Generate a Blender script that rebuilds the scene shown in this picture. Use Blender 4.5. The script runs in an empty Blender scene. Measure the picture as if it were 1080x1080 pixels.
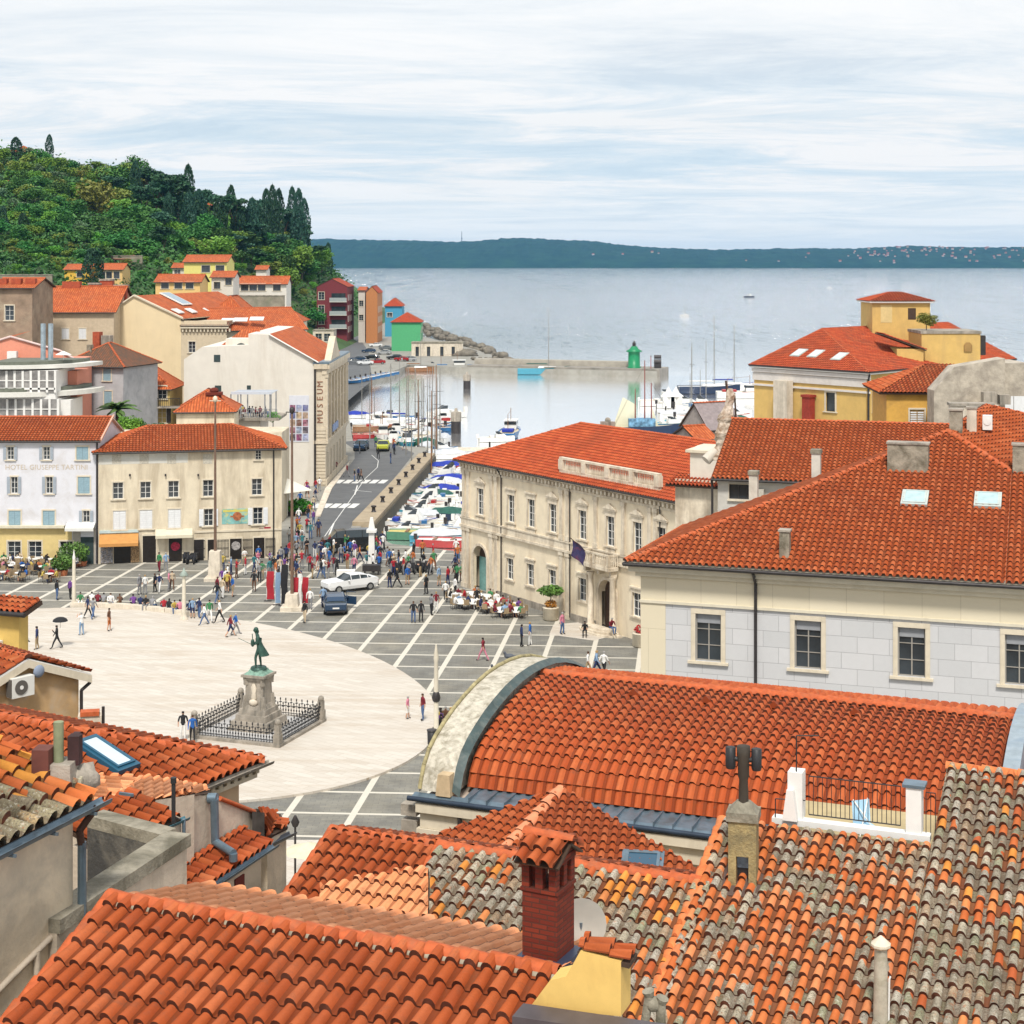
import bpy, bmesh, math, random
import numpy as np
from mathutils import Vector, Matrix
R=random.Random(7)
rad=math.radians; PI=math.pi
sc=bpy.context.scene; COL=sc.collection
# camera model used to measure real positions: eye 28 m above the square, level view
F=1750.0; CX=540.0; HY=276.0; H=28.0
def P(px,py,Y): return Vector(((px-CX)*Y/F, Y, H-(py-HY)*Y/F))
def G(px,py,z=0.0):
    Y=F*(H-z)/(py-HY); return Vector(((px-CX)*Y/F, Y, z))
def RP(px,py,p0,n):
    o=Vector((0,0,H)); d=Vector(((px-CX)/F,1,-(py-HY)/F)); n=Vector(n)
    return o+d*((Vector(p0)-o).dot(n)/d.dot(n))
class Fr:
    def __init__(s,X,Y,Z,a): s.X,s.Y,s.Z,s.a=X,Y,Z,a; s.c,s.s=math.cos(a),math.sin(a)
    def loc(s,p):
        x,y=p[0]-s.X,p[1]-s.Y
        return Vector((x*s.c+y*s.s, -x*s.s+y*s.c, p[2]-s.Z))
    def w(s,l,d,z): return Vector((s.X+l*s.c-d*s.s, s.Y+l*s.s+d*s.c, s.Z+z))
    def pf(s,px,py,d=0.0):
        return s.loc(RP(px,py,s.w(0,d,0),(-s.s,s.c,0)))
    def px_(s,px,py,l=0.0):
        return s.loc(RP(px,py,s.w(l,0,0),(s.c,s.s,0)))
    def pz(s,px,py,z): return s.loc(RP(px,py,(0,0,s.Z+z),(0,0,1)))
def fr2(a,b,Z=0.0):
    return Fr(a[0],a[1],Z,math.atan2(b[1]-a[1],b[0]-a[0]))
# ------------------------------------------------------------ mesh builder
class MB:
    def __init__(s): s.V=[];s.Fc=[];s.M=[];s.UV=[];s.S=[]
    def add(s,vs,fs,m=0,uv=None,smooth=False):
        b=len(s.V); s.V+= [tuple(v) for v in vs]
        s.UV+= uv if uv is not None else [(0.0,0.0)]*len(vs)
        for f in fs: s.Fc.append([b+i for i in f]); s.M.append(m); s.S.append(smooth)
        return s
    def poly(s,pts,m=0): return s.add(pts,[list(range(len(pts)))],m)
    def box(s,x0,x1,y0,y1,z0,z1,m=0):
        v=[(x,y,z) for z in (z0,z1) for y in (y0,y1) for x in (x0,x1)]
        return s.add(v,[(0,2,3,1),(4,5,7,6),(0,1,5,4),(2,6,7,3),(0,4,6,2),(1,3,7,5)],m)
    def cbox(s,x,y,z,w,d,h,m=0,rz=0,tx=1.0,ty=1.0):
        c,q=math.cos(rz),math.sin(rz); v=[]
        for zz,a,b in ((0,1,1),(h,tx,ty)):
            for sy in (-1,1):
                for sx in (-1,1):
                    lx,ly=sx*w/2*a,sy*d/2*b
                    v.append((x+lx*c-ly*q,y+lx*q+ly*c,z+zz))
        return s.add(v,[(0,2,3,1),(4,5,7,6),(0,1,5,4),(2,6,7,3),(0,4,6,2),(1,3,7,5)],m)
    def prism(s,pts,z0,z1,m=0):
        n=len(pts); v=[(p[0],p[1],z0) for p in pts]+[(p[0],p[1],z1) for p in pts]
        f=[list(range(n))[::-1],list(range(n,2*n))]+[(i,(i+1)%n,n+(i+1)%n,n+i) for i in range(n)]
        return s.add(v,f,m)
    def slab(s,pts,t,m=0):
        pts=[Vector(p) for p in pts]; n=len(pts)
        nn=(pts[1]-pts[0]).cross(pts[2]-pts[0]).normalized()
        if nn.z<0: nn=-nn
        v=pts+[p-nn*t for p in pts]
        return s.add(v,[list(range(n)),list(range(n,2*n))[::-1]]+[(i,(i+1)%n,n+(i+1)%n,n+i) for i in range(n)],m)
    def tube(s,p0,p1,r0,r1=None,n=8,m=0,cap=True,smooth=True):
        r1=r0 if r1 is None else r1; p0=Vector(p0);p1=Vector(p1); d=(p1-p0).normalized()
        a=d.orthogonal().normalized(); b=d.cross(a); v=[]
        for p,r in ((p0,r0),(p1,r1)):
            for i in range(n):
                t=2*PI*i/n; v.append(p+a*(r*math.cos(t))+b*(r*math.sin(t)))
        s.add(v,[(i,(i+1)%n,n+(i+1)%n,n+i) for i in range(n)],m,smooth=smooth)
        if cap: s.add(v[:n],[list(range(n))[::-1]],m); s.add(v[n:],[list(range(n))],m)
        return s
    def pipe(s,pts,r,n=8,m=0):
        for a,b in zip(pts,pts[1:]): s.tube(a,b,r,r,n,m)
        return s
    def lathe(s,x,y,prof,n=16,m=0,smooth=True,sx=1,sy=1):
        v=[];k=len(prof)
        for r,z in prof:
            for i in range(n):
                t=2*PI*i/n; v.append((x+sx*r*math.cos(t),y+sy*r*math.sin(t),z))
        f=[(j*n+i,j*n+(i+1)%n,(j+1)*n+(i+1)%n,(j+1)*n+i) for j in range(k-1) for i in range(n)]
        s.add(v,f,m,smooth=smooth)
        s.add(v[:n],[list(range(n))[::-1]],m); s.add(v[-n:],[list(range(n))],m)
        return s
    def blob(s,c,r,m=0,n=8,k=6,seed=None,j=0.0):
        q=random.Random(seed); v=[]
        rx,ry,rz=r if isinstance(r,(tuple,list)) else (r,r,r)
        for a in range(1,k):
            ph=PI*a/k
            for i in range(n):
                t=2*PI*i/n; e=1+q.uniform(-j,j)
                v.append((c[0]+rx*e*math.sin(ph)*math.cos(t),c[1]+ry*e*math.sin(ph)*math.sin(t),c[2]+rz*e*math.cos(ph)))
        top=len(v); v.append((c[0],c[1],c[2]+rz)); v.append((c[0],c[1],c[2]-rz))
        f=[(a*n+i,(a+1)*n+i,(a+1)*n+(i+1)%n,a*n+(i+1)%n) for a in range(k-2) for i in range(n)]
        f+=[(top,i,(i+1)%n) for i in range(n)]+[(top+1,(k-2)*n+(i+1)%n,(k-2)*n+i) for i in range(n)]
        return s.add(v,f,m,smooth=True)
    def merge(s,o,mat=None,dm=0):
        vs=o.V if mat is None else [tuple(mat@Vector(v)) for v in o.V]
        b=len(s.V); s.V+=vs; s.UV+=o.UV
        for f,m,sm in zip(o.Fc,o.M,o.S): s.Fc.append([b+i for i in f]); s.M.append(m+dm); s.S.append(sm)
        return s
    def mesh(s,name,mats):
        me=bpy.data.meshes.new(name); me.from_pydata(s.V,[],s.Fc)
        if not isinstance(mats,(list,tuple)): mats=[mats]
        for m in mats: me.materials.append(m)
        nf=len(s.Fc)
        me.polygons.foreach_set('material_index',np.array(s.M,dtype=np.int32))
        me.polygons.foreach_set('use_smooth',np.array(s.S,dtype=bool))
        ul=me.uv_layers.new(name='UVMap'); li=np.empty(len(me.loops),dtype=np.int32)
        me.loops.foreach_get('vertex_index',li)
        ul.data.foreach_set('uv',np.array(s.UV,dtype=np.float32)[li].ravel())
        me.update(); return me
def link(o,parent=None):
    COL.objects.link(o)
    if parent is not None: o.parent=parent
    return o
def tag(o,label=None,cat=None,group=None,kind=None):
    if label: o['label']=label
    if cat: o['category']=cat
    if group: o['group']=group
    if kind: o['kind']=kind
    return o
def thing(name,label,cat,loc=(0,0,0),rz=0.0,group=None):
    o=bpy.data.objects.new(name,None); link(o); o.empty_display_size=.2
    o.location=loc; o.rotation_euler=(0,0,rz); return tag(o,label,cat,group)
def frthing(name,label,cat,fr,group=None): return thing(name,label,cat,(fr.X,fr.Y,fr.Z),fr.a,group)
def part(name,mb,mats,parent=None,loc=None,rz=None,label=None):
    me=mb if isinstance(mb,bpy.types.Mesh) else mb.mesh(name,mats)
    o=bpy.data.objects.new(name,me); link(o,parent)
    if loc is not None: o.location=loc
    if rz is not None: o.rotation_euler=(0,0,rz)
    if label: o['label']=label
    return o
def copytree(o,parent=None):
    c=o.copy(); link(c)
    c.parent=parent
    for ch in o.children: copytree(ch,c)
    return c
def place(root,loc,rz=0.0,label=None,first=[None],scale=1.0,group=None):
    c=copytree(root); c.location=loc; c.rotation_euler=(0,0,rz); c.scale=(scale,)*3
    if label: c['label']=label
    if group: c['group']=group
    return c
def kill(root):
    for ch in list(root.children): kill(ch)
    bpy.data.objects.remove(root)
# ------------------------------------------------------------ materials
def _nm(name):
    m=bpy.data.materials.new(name); m.use_nodes=True; nt=m.node_tree
    return m,nt,nt.nodes['Principled BSDF']
def N(nt,t,**k):
    n=nt.nodes.new(t)
    for a,b in k.items():
        if a.startswith('i_'): n.inputs[a[2:].replace('_',' ')].default_value=b
        else: setattr(n,a,b)
    return n
def mix(nt,f,a,b,mode='MIX'):
    n=nt.nodes.new('ShaderNodeMix'); n.data_type='RGBA'; n.blend_type=mode
    for i,x in ((0,f),(6,a),(7,b)):
        if hasattr(x,'is_linked') or isinstance(x,bpy.types.NodeSocket): nt.links.new(x,n.inputs[i])
        else: n.inputs[i].default_value=x if i==0 else (*x[:3],1)
    return n.outputs[2]
def mth(nt,op,a,b=None,c=None):
    n=nt.nodes.new('ShaderNodeMath'); n.operation=op
    for i,x in enumerate((a,b,c)):
        if x is None: continue
        if isinstance(x,bpy.types.NodeSocket): nt.links.new(x,n.inputs[i])
        else: n.inputs[i].default_value=x
    return n.outputs[0]
def ramp(nt,fac,stops,interp='LINEAR'):
    n=nt.nodes.new('ShaderNodeValToRGB'); nt.links.new(fac,n.inputs[0]); cr=n.color_ramp; cr.interpolation=interp
    while len(cr.elements)<len(stops): cr.elements.new(0.5)
    for e,(p,c) in zip(cr.elements,stops): e.position=p; e.color=(*c[:3],1) if len(c)<4 else c
    return n.outputs[0]
def noise(nt,vec,scale,detail=4,rough=.55,dist=0):
    n=N(nt,'ShaderNodeTexNoise',i_Scale=scale,i_Detail=detail,i_Roughness=rough,i_Distortion=dist)
    if vec is not None: nt.links.new(vec,n.inputs['Vector'])
    return n.outputs['Fac']
def mul(c,k): return tuple(min(1,x*k) for x in c)
_mc={}
def mat(name,col,rough=.75,metal=0.0,var=.12,scale=2.5,bump=.0,bs=30,stain=None,sa=.5,ss=.5,lo=.5,hi=.7,streak=False,spec=.35,emit=None):
    if name in _mc: return _mc[name]
    m,nt,b=_nm(name); _mc[name]=m
    tc=N(nt,'ShaderNodeTexCoord').outputs['Object']
    c=None
    if var>0:
        f=noise(nt,tc,scale,5,.6); f2=ramp(nt,f,[(.3,(0,0,0)),(.7,(1,1,1))])
        c=mix(nt,f2,mul(col,1-var),mul(col,1+var))
    else: c=None
    if stain:
        vec=tc
        if streak:
            mp=N(nt,'ShaderNodeMapping'); mp.inputs['Scale'].default_value=(1,1,.18); nt.links.new(tc,mp.inputs[0]); vec=mp.outputs[0]
        g=noise(nt,vec,ss,6,.65,.4); g=ramp(nt,g,[(lo,(0,0,0)),(hi,(sa,sa,sa))])
        c=mix(nt,g,c if c is not None else col,stain)
    if c is not None: nt.links.new(c,b.inputs['Base Color'])
    else: b.inputs['Base Color'].default_value=(*col,1)
    b.inputs['Roughness'].default_value=rough; b.inputs['Metallic'].default_value=metal
    b.inputs['Specular IOR Level'].default_value=spec
    if bump>0:
        h=noise(nt,tc,bs,4,.6); bn=N(nt,'ShaderNodeBump',i_Strength=bump,i_Distance=.05); nt.links.new(h,bn.inputs['Height']); nt.links.new(bn.outputs[0],b.inputs['Normal'])
    if emit: b.inputs['Emission Color'].default_value=(*col,1); b.inputs['Emission Strength'].default_value=emit
    return m
def tilemat(name,pal,old=None,oldf=0.0,grime=.35,flat=False,oldscale=.12,dirt=(.10,.07,.045),gs=.35,rough=.8):
    """pal: per-tile palette; old: palette of lichen covered tiles; oldf: share of old tiles"""
    if name in _mc: return _mc[name]
    m,nt,b=_nm(name); _mc[name]=m; L=nt.links.new
    uv=N(nt,'ShaderNodeUVMap').outputs[0]; sp=N(nt,'ShaderNodeSeparateXYZ'); L(uv,sp.inputs[0])
    u=mth(nt,'SUBTRACT',sp.outputs[0],.18); v=mth(nt,'ADD',sp.outputs[1],.02)
    fu=mth(nt,'FLOOR',u); cov=mth(nt,'LESS_THAN',mth(nt,'FRACT',u),.64)
    a=mth(nt,'ADD',mth(nt,'MULTIPLY',fu,2.0),cov)
    cb=N(nt,'ShaderNodeCombineXYZ'); L(a,cb.inputs[0]); L(mth(nt,'FLOOR',v),cb.inputs[1])
    wn=N(nt,'ShaderNodeTexWhiteNoise'); wn.noise_dimensions='3D'; L(cb.outputs[0],wn.inputs['Vector'])
    sc_=N(nt,'ShaderNodeSeparateColor'); L(wn.outputs['Color'],sc_.inputs[0])
    n=len(pal); c=ramp(nt,wn.outputs['Value'],[(i/n,p) for i,p in enumerate(pal)],'CONSTANT' if old else 'LINEAR')
    if not flat: c=mix(nt,mth(nt,'MULTIPLY',mth(nt,'SUBTRACT',1.0,cov),.62),c,mul(pal[0],.22))  # channels darkened in colour, for dirt and shade between the covers
    tc=N(nt,'ShaderNodeTexCoord').outputs['Object']
    f=noise(nt,tc,9,5,.65); c=mix(nt,mth(nt,'MULTIPLY',ramp(nt,f,[(.35,(0,0,0)),(.7,(1,1,1))]),.22),c,mul(pal[0],.5))
    if not old: c=mix(nt,mth(nt,'MULTIPLY',ramp(nt,noise(nt,tc,2.6,7,.78,.3),[(.54,(0,0,0)),(.68,(1,1,1))]),.5),c,(.15,.075,.045))
    if old:
        k=len(old); oc=ramp(nt,sc_.outputs[0],[(i/k,p) for i,p in enumerate(old)],'CONSTANT')
        sp1=noise(nt,tc,26,5,.75); oc=mix(nt,ramp(nt,sp1,[(.48,(0,0,0)),(.60,(.8,.8,.8))]),oc,(.11,.09,.065))
        sp2=noise(nt,tc,17,4,.7); oc=mix(nt,ramp(nt,sp2,[(.55,(0,0,0)),(.66,(.8,.8,.8))]),oc,(.56,.53,.45))
        sp3=noise(nt,tc,11,4,.7); oc=mix(nt,ramp(nt,sp3,[(.58,(0,0,0)),(.68,(.75,.75,.75))]),oc,(.40,.13,.05))
        mu=N(nt,'ShaderNodeMapping'); mu.inputs['Scale'].default_value=(oldscale,oldscale,1); L(uv,mu.inputs[0])
        big=noise(nt,mu.outputs[0],1.0,3,.5)
        t=mth(nt,'ADD',mth(nt,'MULTIPLY',mth(nt,'SUBTRACT',big,.5),4.6),oldf)
        isold=mth(nt,'LESS_THAN',sc_.outputs[1],t)
        oc=mix(nt,mth(nt,'MULTIPLY',ramp(nt,noise(nt,tc,1.1,5,.7),[(.45,(0,0,0)),(.68,(1,1,1))]),.6),oc,(.10,.08,.055))
        c=mix(nt,isold,c,oc)
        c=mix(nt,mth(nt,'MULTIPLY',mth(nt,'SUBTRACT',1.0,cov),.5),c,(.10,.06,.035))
    g=noise(nt,tc,gs,5,.6); c=mix(nt,mth(nt,'MULTIPLY',ramp(nt,g,[(.45,(0,0,0)),(.75,(1,1,1))]),grime),c,dirt)
    L(c,b.inputs['Base Color']); b.inputs['Roughness'].default_value=rough; b.inputs['Specular IOR Level'].default_value=.25
    bn=N(nt,'ShaderNodeBump',i_Strength=.25,i_Distance=.02); h=noise(nt,tc,40,3,.6)
    if flat:
        w=mth(nt,'ABSOLUTE',mth(nt,'SINE',mth(nt,'MULTIPLY',sp.outputs[0],PI))); st=mth(nt,'FRACT',v)
        h=mth(nt,'SUBTRACT',w,mth(nt,'MULTIPLY',st,.5)); bn.inputs['Strength'].default_value=.9; bn.inputs['Distance'].default_value=.09
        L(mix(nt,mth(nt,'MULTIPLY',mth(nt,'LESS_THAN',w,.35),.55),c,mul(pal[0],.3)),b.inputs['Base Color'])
    L(h,bn.inputs['Height']); L(bn.outputs[0],b.inputs['Normal'])
    return m
TW=[(.34,.062,.016),(.42,.085,.022),(.48,.12,.036),(.39,.074,.02),(.31,.055,.015),(.50,.15,.055)]
TC=[(.41,.088,.022),(.37,.074,.018),(.45,.104,.029),(.33,.061,.015),(.48,.125,.042)]
T_main=tilemat('terracotta_tiles',TC,grime=.45,dirt=(.20,.045,.018),gs=.5)
T_bright=tilemat('bright_terracotta_tiles',[(.72,.27,.11),(.76,.30,.13),(.80,.34,.16)],grime=.1)
T_brown=tilemat('weathered_terracotta_tiles',TW,grime=.5,dirt=(.20,.055,.02))
T_dark=tilemat('dark_old_tiles',[(.18,.075,.04),(.25,.09,.045),(.13,.08,.05),(.3,.12,.06)],grime=.6)
OLD=[(.36,.32,.25),(.44,.40,.33),(.28,.24,.18),(.50,.44,.33),(.40,.28,.18),(.31,.31,.20)]
T_old=tilemat('lichen_covered_tiles',[(.52,.13,.035),(.60,.17,.05),(.66,.24,.08),(.70,.27,.05),(.45,.10,.03)],OLD,.80,grime=.2)
T_mid=tilemat('half_new_lichen_tiles',[(.56,.15,.04),(.62,.19,.06),(.60,.20,.08),(.68,.25,.10),(.52,.13,.035)],OLD,.30,grime=.15,oldscale=.3)
T_flat=tilemat('distant_terracotta_tiles',[(.52,.12,.035),(.60,.16,.05),(.44,.09,.026)],grime=.35,flat=True)
T_flatr=tilemat('distant_red_tiles',[(.42,.06,.022),(.50,.08,.028),(.36,.05,.02)],grime=.35,flat=True)
T_flatd=tilemat('distant_dark_tiles',[(.17,.08,.045),(.24,.09,.045),(.12,.075,.05)],grime=.6,flat=True)
GAP_SHADE=mat('tile_end_shade',(.075,.022,.010),var=.4,scale=9)  # shade inside the open tile ends, painted as dark faces
RIDGE=mat('ridge_terracotta',(.44,.095,.028),var=.25,scale=6,stain=(.2,.12,.07),sa=.5,ss=2.5,lo=.5,hi=.75)
RIDGEO=mat('weathered_ridge_terracotta',(.55,.17,.07),var=.25,scale=6,stain=(.22,.19,.13),sa=.7,ss=2.5,lo=.48,hi=.7)
MORTAR=mat('mortar',(.30,.27,.20),var=.25,scale=8,stain=(.14,.13,.08),sa=.7,ss=4)
GLASS=mat('window_glass',(.03,.038,.045),rough=.08,var=.5,scale=.6,spec=.7)
GLASSB=mat('bright_sky_glass',(.30,.42,.50),rough=.06,var=.1,spec=.8)
WHITE=mat('white_paint',(.72,.71,.68),rough=.55,var=.05)
STONE=mat('pale_limestone',(.62,.55,.45),var=.14,scale=2,bump=.3,stain=(.26,.22,.16),sa=.6,ss=.9,streak=True)
STONED=mat('weathered_grey_stone',(.34,.30,.25),var=.2,scale=2.5,bump=.5,bs=14,stain=(.13,.12,.10),sa=.8,ss=1.2,streak=True,lo=.45,hi=.65)
CONC=mat('mossy_concrete',(.30,.27,.21),var=.2,scale=3,bump=.5,bs=12,stain=(.10,.09,.06),sa=.85,ss=1.3,lo=.42,hi=.62)
IRON=mat('black_iron',(.025,.025,.027),rough=.5,var=0)
ZINC=mat('blue_grey_zinc',(.16,.22,.27),rough=.4,metal=.5,var=.2,scale=3,stain=(.09,.10,.10),sa=.6,ss=2)
GUT=mat('dark_gutter_metal',(.05,.045,.045),rough=.45,metal=.4,var=.2)
TRIM=mat('cream_trim',(.62,.55,.43),var=.08,scale=3,stain=(.36,.30,.2),sa=.4,ss=1.5,streak=True)
SHUT_B=mat('pale_blue_shutter',(.26,.38,.44),var=.12,scale=5)
SHUT_G=mat('grey_blue_shutter',(.33,.37,.42),var=.1,scale=5)
SHUT_W=mat('white_shutter',(.68,.69,.70),var=.06,scale=5)
SHUT_D=mat('dark_shutter',(.06,.05,.045),var=.2,scale=5)
WOODD=mat('dark_wood',(.06,.035,.022),var=.25,scale=4)
BRICK=None
def brickmat(name,c1,c2,mo,sx=.25,sz=.075,var=.3,msz=.012,rough=.85):
    if name in _mc: return _mc[name]
    m,nt,b=_nm(name); _mc[name]=m; L=nt.links.new
    tc=N(nt,'ShaderNodeTexCoord'); sp=N(nt,'ShaderNodeSeparateXYZ'); L(tc.outputs['Object'],sp.inputs[0])
    cb=N(nt,'ShaderNodeCombineXYZ'); L(mth(nt,'ADD',sp.outputs[0],sp.outputs[1]),cb.inputs[0]); L(sp.outputs[2],cb.inputs[1])
    bt=N(nt,'ShaderNodeTexBrick',i_Scale=1.0); L(cb.outputs[0],bt.inputs['Vector'])
    bt.inputs['Color1'].default_value=(*c1,1);bt.inputs['Color2'].default_value=(*c2,1);bt.inputs['Mortar'].default_value=(*mo,1)
    bt.inputs['Brick Width'].default_value=sx;bt.inputs['Row Height'].default_value=sz;bt.inputs['Mortar Size'].default_value=msz;bt.inputs['Bias'].default_value=0
    f=noise(nt,tc.outputs['Object'],5,5,.6)
    c=mix(nt,mth(nt,'MULTIPLY',f,var),bt.outputs['Color'],mul(c1,.45))
    g=noise(nt,tc.outputs['Object'],.5,5,.6); c=mix(nt,mth(nt,'MULTIPLY',ramp(nt,g,[(.4,(0,0,0)),(.75,(1,1,1))]),var*.6),c,mul(c2,.55))
    L(c,b.inputs['Base Color']); b.inputs['Roughness'].default_value=rough; b.inputs['Specular IOR Level'].default_value=.25
    bn=N(nt,'ShaderNodeBump',i_Strength=.5,i_Distance=.01); L(mth(nt,'SUBTRACT',1.0,bt.outputs['Fac']),bn.inputs['Height']); L(bn.outputs[0],b.inputs['Normal'])
    return m
BRICK=brickmat('dark_red_brick',(.13,.020,.012),(.22,.035,.016),(.09,.03,.02),sx=.21,sz=.062,msz=.009)
# ------------------------------------------------------------ tiled roofs
PROF9=[(0,.0),(.13,.0),(.19,.30),(.30,.80),(.42,.98),(.58,.98),(.70,.80),(.81,.30),(.87,.0)]
PROF5=[(0,.0),(.16,.0),(.32,.85),(.5,1.0),(.68,.85),(.84,.0)]
PROF4=[(0,.0),(.25,.55),(.5,1.0),(.75,.55)]
def sheet(mb,poly,w=.28,ch=.36,hgt=None,q=5,m=0,step=.035,jit=0.0,seed=1,up=None,lift=.02,taper=.09,over=.05):
    pts=[Vector(p) for p in poly]
    n=Vector((0,0,0))
    for i in range(len(pts)): n+= (pts[i]-pts[0]).cross(pts[(i+1)%len(pts)]-pts[0])
    n.normalize()
    if n.z<0: n=-n; pts=pts[::-1]
    s=Vector((0,0,1))-n*n.z if up is None else Vector(up)-n*n.dot(Vector(up))
    s.normalize(); t=s.cross(n); o=pts[0]
    T=[(p-o).dot(t) for p in pts]; S=[(p-o).dot(s) for p in pts]
    t0=math.floor(min(T)/w)*w; t1=max(T); s0=min(S); s1=max(S)
    nc=max(1,int(math.ceil((t1-t0)/w))); nr=max(1,int(math.ceil((s1-s0)/ch)))
    prof={9:PROF9,5:PROF5,4:PROF4}[q]; hgt=hgt if hgt is not None else w*(.40 if q==9 else .34)
    k=len(prof); U=np.array([p[0] for p in prof]); Z=np.array([p[1] for p in prof])*hgt
    rs=np.random.RandomState(seed)
    cols=np.arange(nc)[:,None]
    base=(cols+U[None,:])             # nc,k
    rows=[];
    V=np.zeros((2*nr,nc*k+1,3)); UVs=np.zeros((2*nr,nc*k+1,2))
    cover=(Z>0.001).astype(float)
    for r in range(nr):
        ju=rs.uniform(-1,1,(nc,1))*jit*w; jz=rs.uniform(0,1,(nc,1))*jit*.5*w
        js=rs.uniform(-1,1,(nc,1))*jit*.8*ch
        for e in (0,1):
            tp=(1+taper) if e==0 else (1-taper)
            uu=cols+0.5+(U[None,:]-.5)*(1+(tp-1)*cover[None,:])
            tt=uu*w+ju*cover[None,:]
            zz=Z[None,:]*(tp if k>4 else 1)+(step if e==0 else 0.0)*(.5+.5*cover[None,:])+jz*cover[None,:]
            ss=np.full((nc,k),(r+e)*ch)+ (js*cover[None,:])
            ti=2*r+e
            V[ti,:-1,0]=t0+tt.ravel(); V[ti,:-1,1]=s0-over+ss.ravel(); V[ti,:-1,2]=zz.ravel()+lift
            V[ti,-1]=(t0+nc*w,s0-over+(r+e)*ch,lift+(step*.5 if e==0 else 0))
            UVs[ti,:-1,0]=(cols+U[None,:]).ravel(); UVs[ti,-1,0]=nc; UVs[ti,:,1]=r+(0.0 if e==0 else .975)
    W=nc*k+1
    A=np.array([[o.x,o.y,o.z]])+V.reshape(-1,3)@np.array([[t.x,t.y,t.z],[s.x,s.y,s.z],[n.x,n.y,n.z]])
    idx=np.arange(2*nr*W).reshape(2*nr,W)
    Fq=np.stack([idx[:-1,:-1],idx[:-1,1:],idx[1:,1:],idx[1:,:-1]],-1).reshape(-1,4)
    uvf=UVs.reshape(-1,2)
    # convex clip
    ins=np.ones(len(A),bool); planes=[]
    for i in range(len(pts)):
        a,b=pts[i],pts[(i+1)%len(pts)]; e=(b-a)
        if e.length<1e-6: continue
        pn=e.cross(n).normalized()   # outward for ccw
        if abs((a-o).dot(s)-s0)<1e-4 and abs((b-o).dot(s)-s0)<1e-4: continue
        planes.append((a,pn))
    bm=bmesh.new(); uvl=bm.loops.layers.uv.new('u')
    d=np.full(len(A),-1e9)
    for a,pn in planes:
        dd=(A-np.array(a))@np.array(pn); d=np.maximum(d,dd)
    ris=np.zeros((2*nr-1,W-1),bool); ris[1::2,:]=True; ris=ris.ravel()
    keep=(d[Fq].min(axis=1)<0)
    ris=ris[keep]; Fq=Fq[keep]; used=np.unique(Fq); mp=-np.ones(len(A),int); mp[used]=np.arange(len(used))
    full=(d[Fq].max(axis=1)<=0)
    # fully inside faces go straight in; boundary faces are clipped
    Fi=mp[Fq[full]]
    mb.add([tuple(x) for x in A[used]],[tuple(f) for f in Fi.tolist()],m,uv=[tuple(x) for x in uvf[used]],smooth=(k>4))
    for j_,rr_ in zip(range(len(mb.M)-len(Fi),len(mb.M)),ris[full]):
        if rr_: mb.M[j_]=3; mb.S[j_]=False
    Fb=Fq[~full]
    if len(Fb):
        ub=np.unique(Fb); mp[:]=-1; mp[ub]=np.arange(len(ub))
        bv=[bm.verts.new(A[i]) for i in ub]
        for f in Fb:
            try: fc=bm.faces.new([bv[mp[i]] for i in f])
            except ValueError: continue
            for lp,i in zip(fc.loops,f): lp[uvl].uv=uvf[i]
        for a,pn in planes:
            bmesh.ops.bisect_plane(bm,geom=bm.verts[:]+bm.edges[:]+bm.faces[:],plane_co=a,plane_no=pn,clear_outer=True)
        vs=[];fs=[];uv=[]
        for f in bm.faces:
            b0=len(vs)
            for lp in f.loops: vs.append(tuple(lp.vert.co)); uv.append(tuple(lp[uvl].uv))
            fs.append(list(range(b0,len(vs))))
        mb.add(vs,fs,m,uv=uv)
    bm.free()
    return mb
def flatroof(mb,poly,w=.28,ch=.36,m=0):
    pts=[Vector(p) for p in poly]; n=(pts[1]-pts[0]).cross(pts[2]-pts[0]).normalized()
    if n.z<0: n=-n; pts=pts[::-1]
    s=(Vector((0,0,1))-n*n.z).normalized(); t=s.cross(n); o=pts[0]
    return mb.add(pts,[list(range(len(pts)))],m,uv=[((p-o).dot(t)/w,(p-o).dot(s)/ch) for p in pts])
def ridge(mb,p0,p1,r=.14,ln=.42,m=0,lift=.02,seed=0,n=6):
    p0=Vector(p0);p1=Vector(p1); L=(p1-p0).length; d=(p1-p0)/L; k=max(1,int(round(L/ln))); ln=L/k
    side=d.cross(Vector((0,0,1))).normalized(); up=side.cross(d); q=random.Random(seed)
    for i in range(k):
        a=p0+d*(i*ln-.03); b=p0+d*((i+1)*ln); v=[]; jz=q.uniform(-.008,.012)
        for pp,rr in ((a,r*1.2),(b,r*.86)):
            for j in range(n+1):
                th=PI*j/n; v.append(pp+side*(rr*math.cos(th))+up*(rr*math.sin(th)*.8+lift+jz-.02))
        f=[(j,j+1,n+2+j,n+1+j) for j in range(n)]
        mb.add(v,f,m,smooth=True); mb.add(v[:n+1],[list(range(n+1))],3 if m==2 else m)
    return mb
def planar(polys):
    out=[]
    for p in polys:
        p=[Vector(x) for x in p]; n=(p[1]-p[0]).cross(p[2]-p[0]).normalized()
        if len(p)>3 and any(abs((x-p[0]).dot(n))>.03 for x in p[3:]): out+=[[p[0],p[i],p[i+1]] for i in range(1,len(p)-1)]
        else: out.append(p)
    return out
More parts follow.
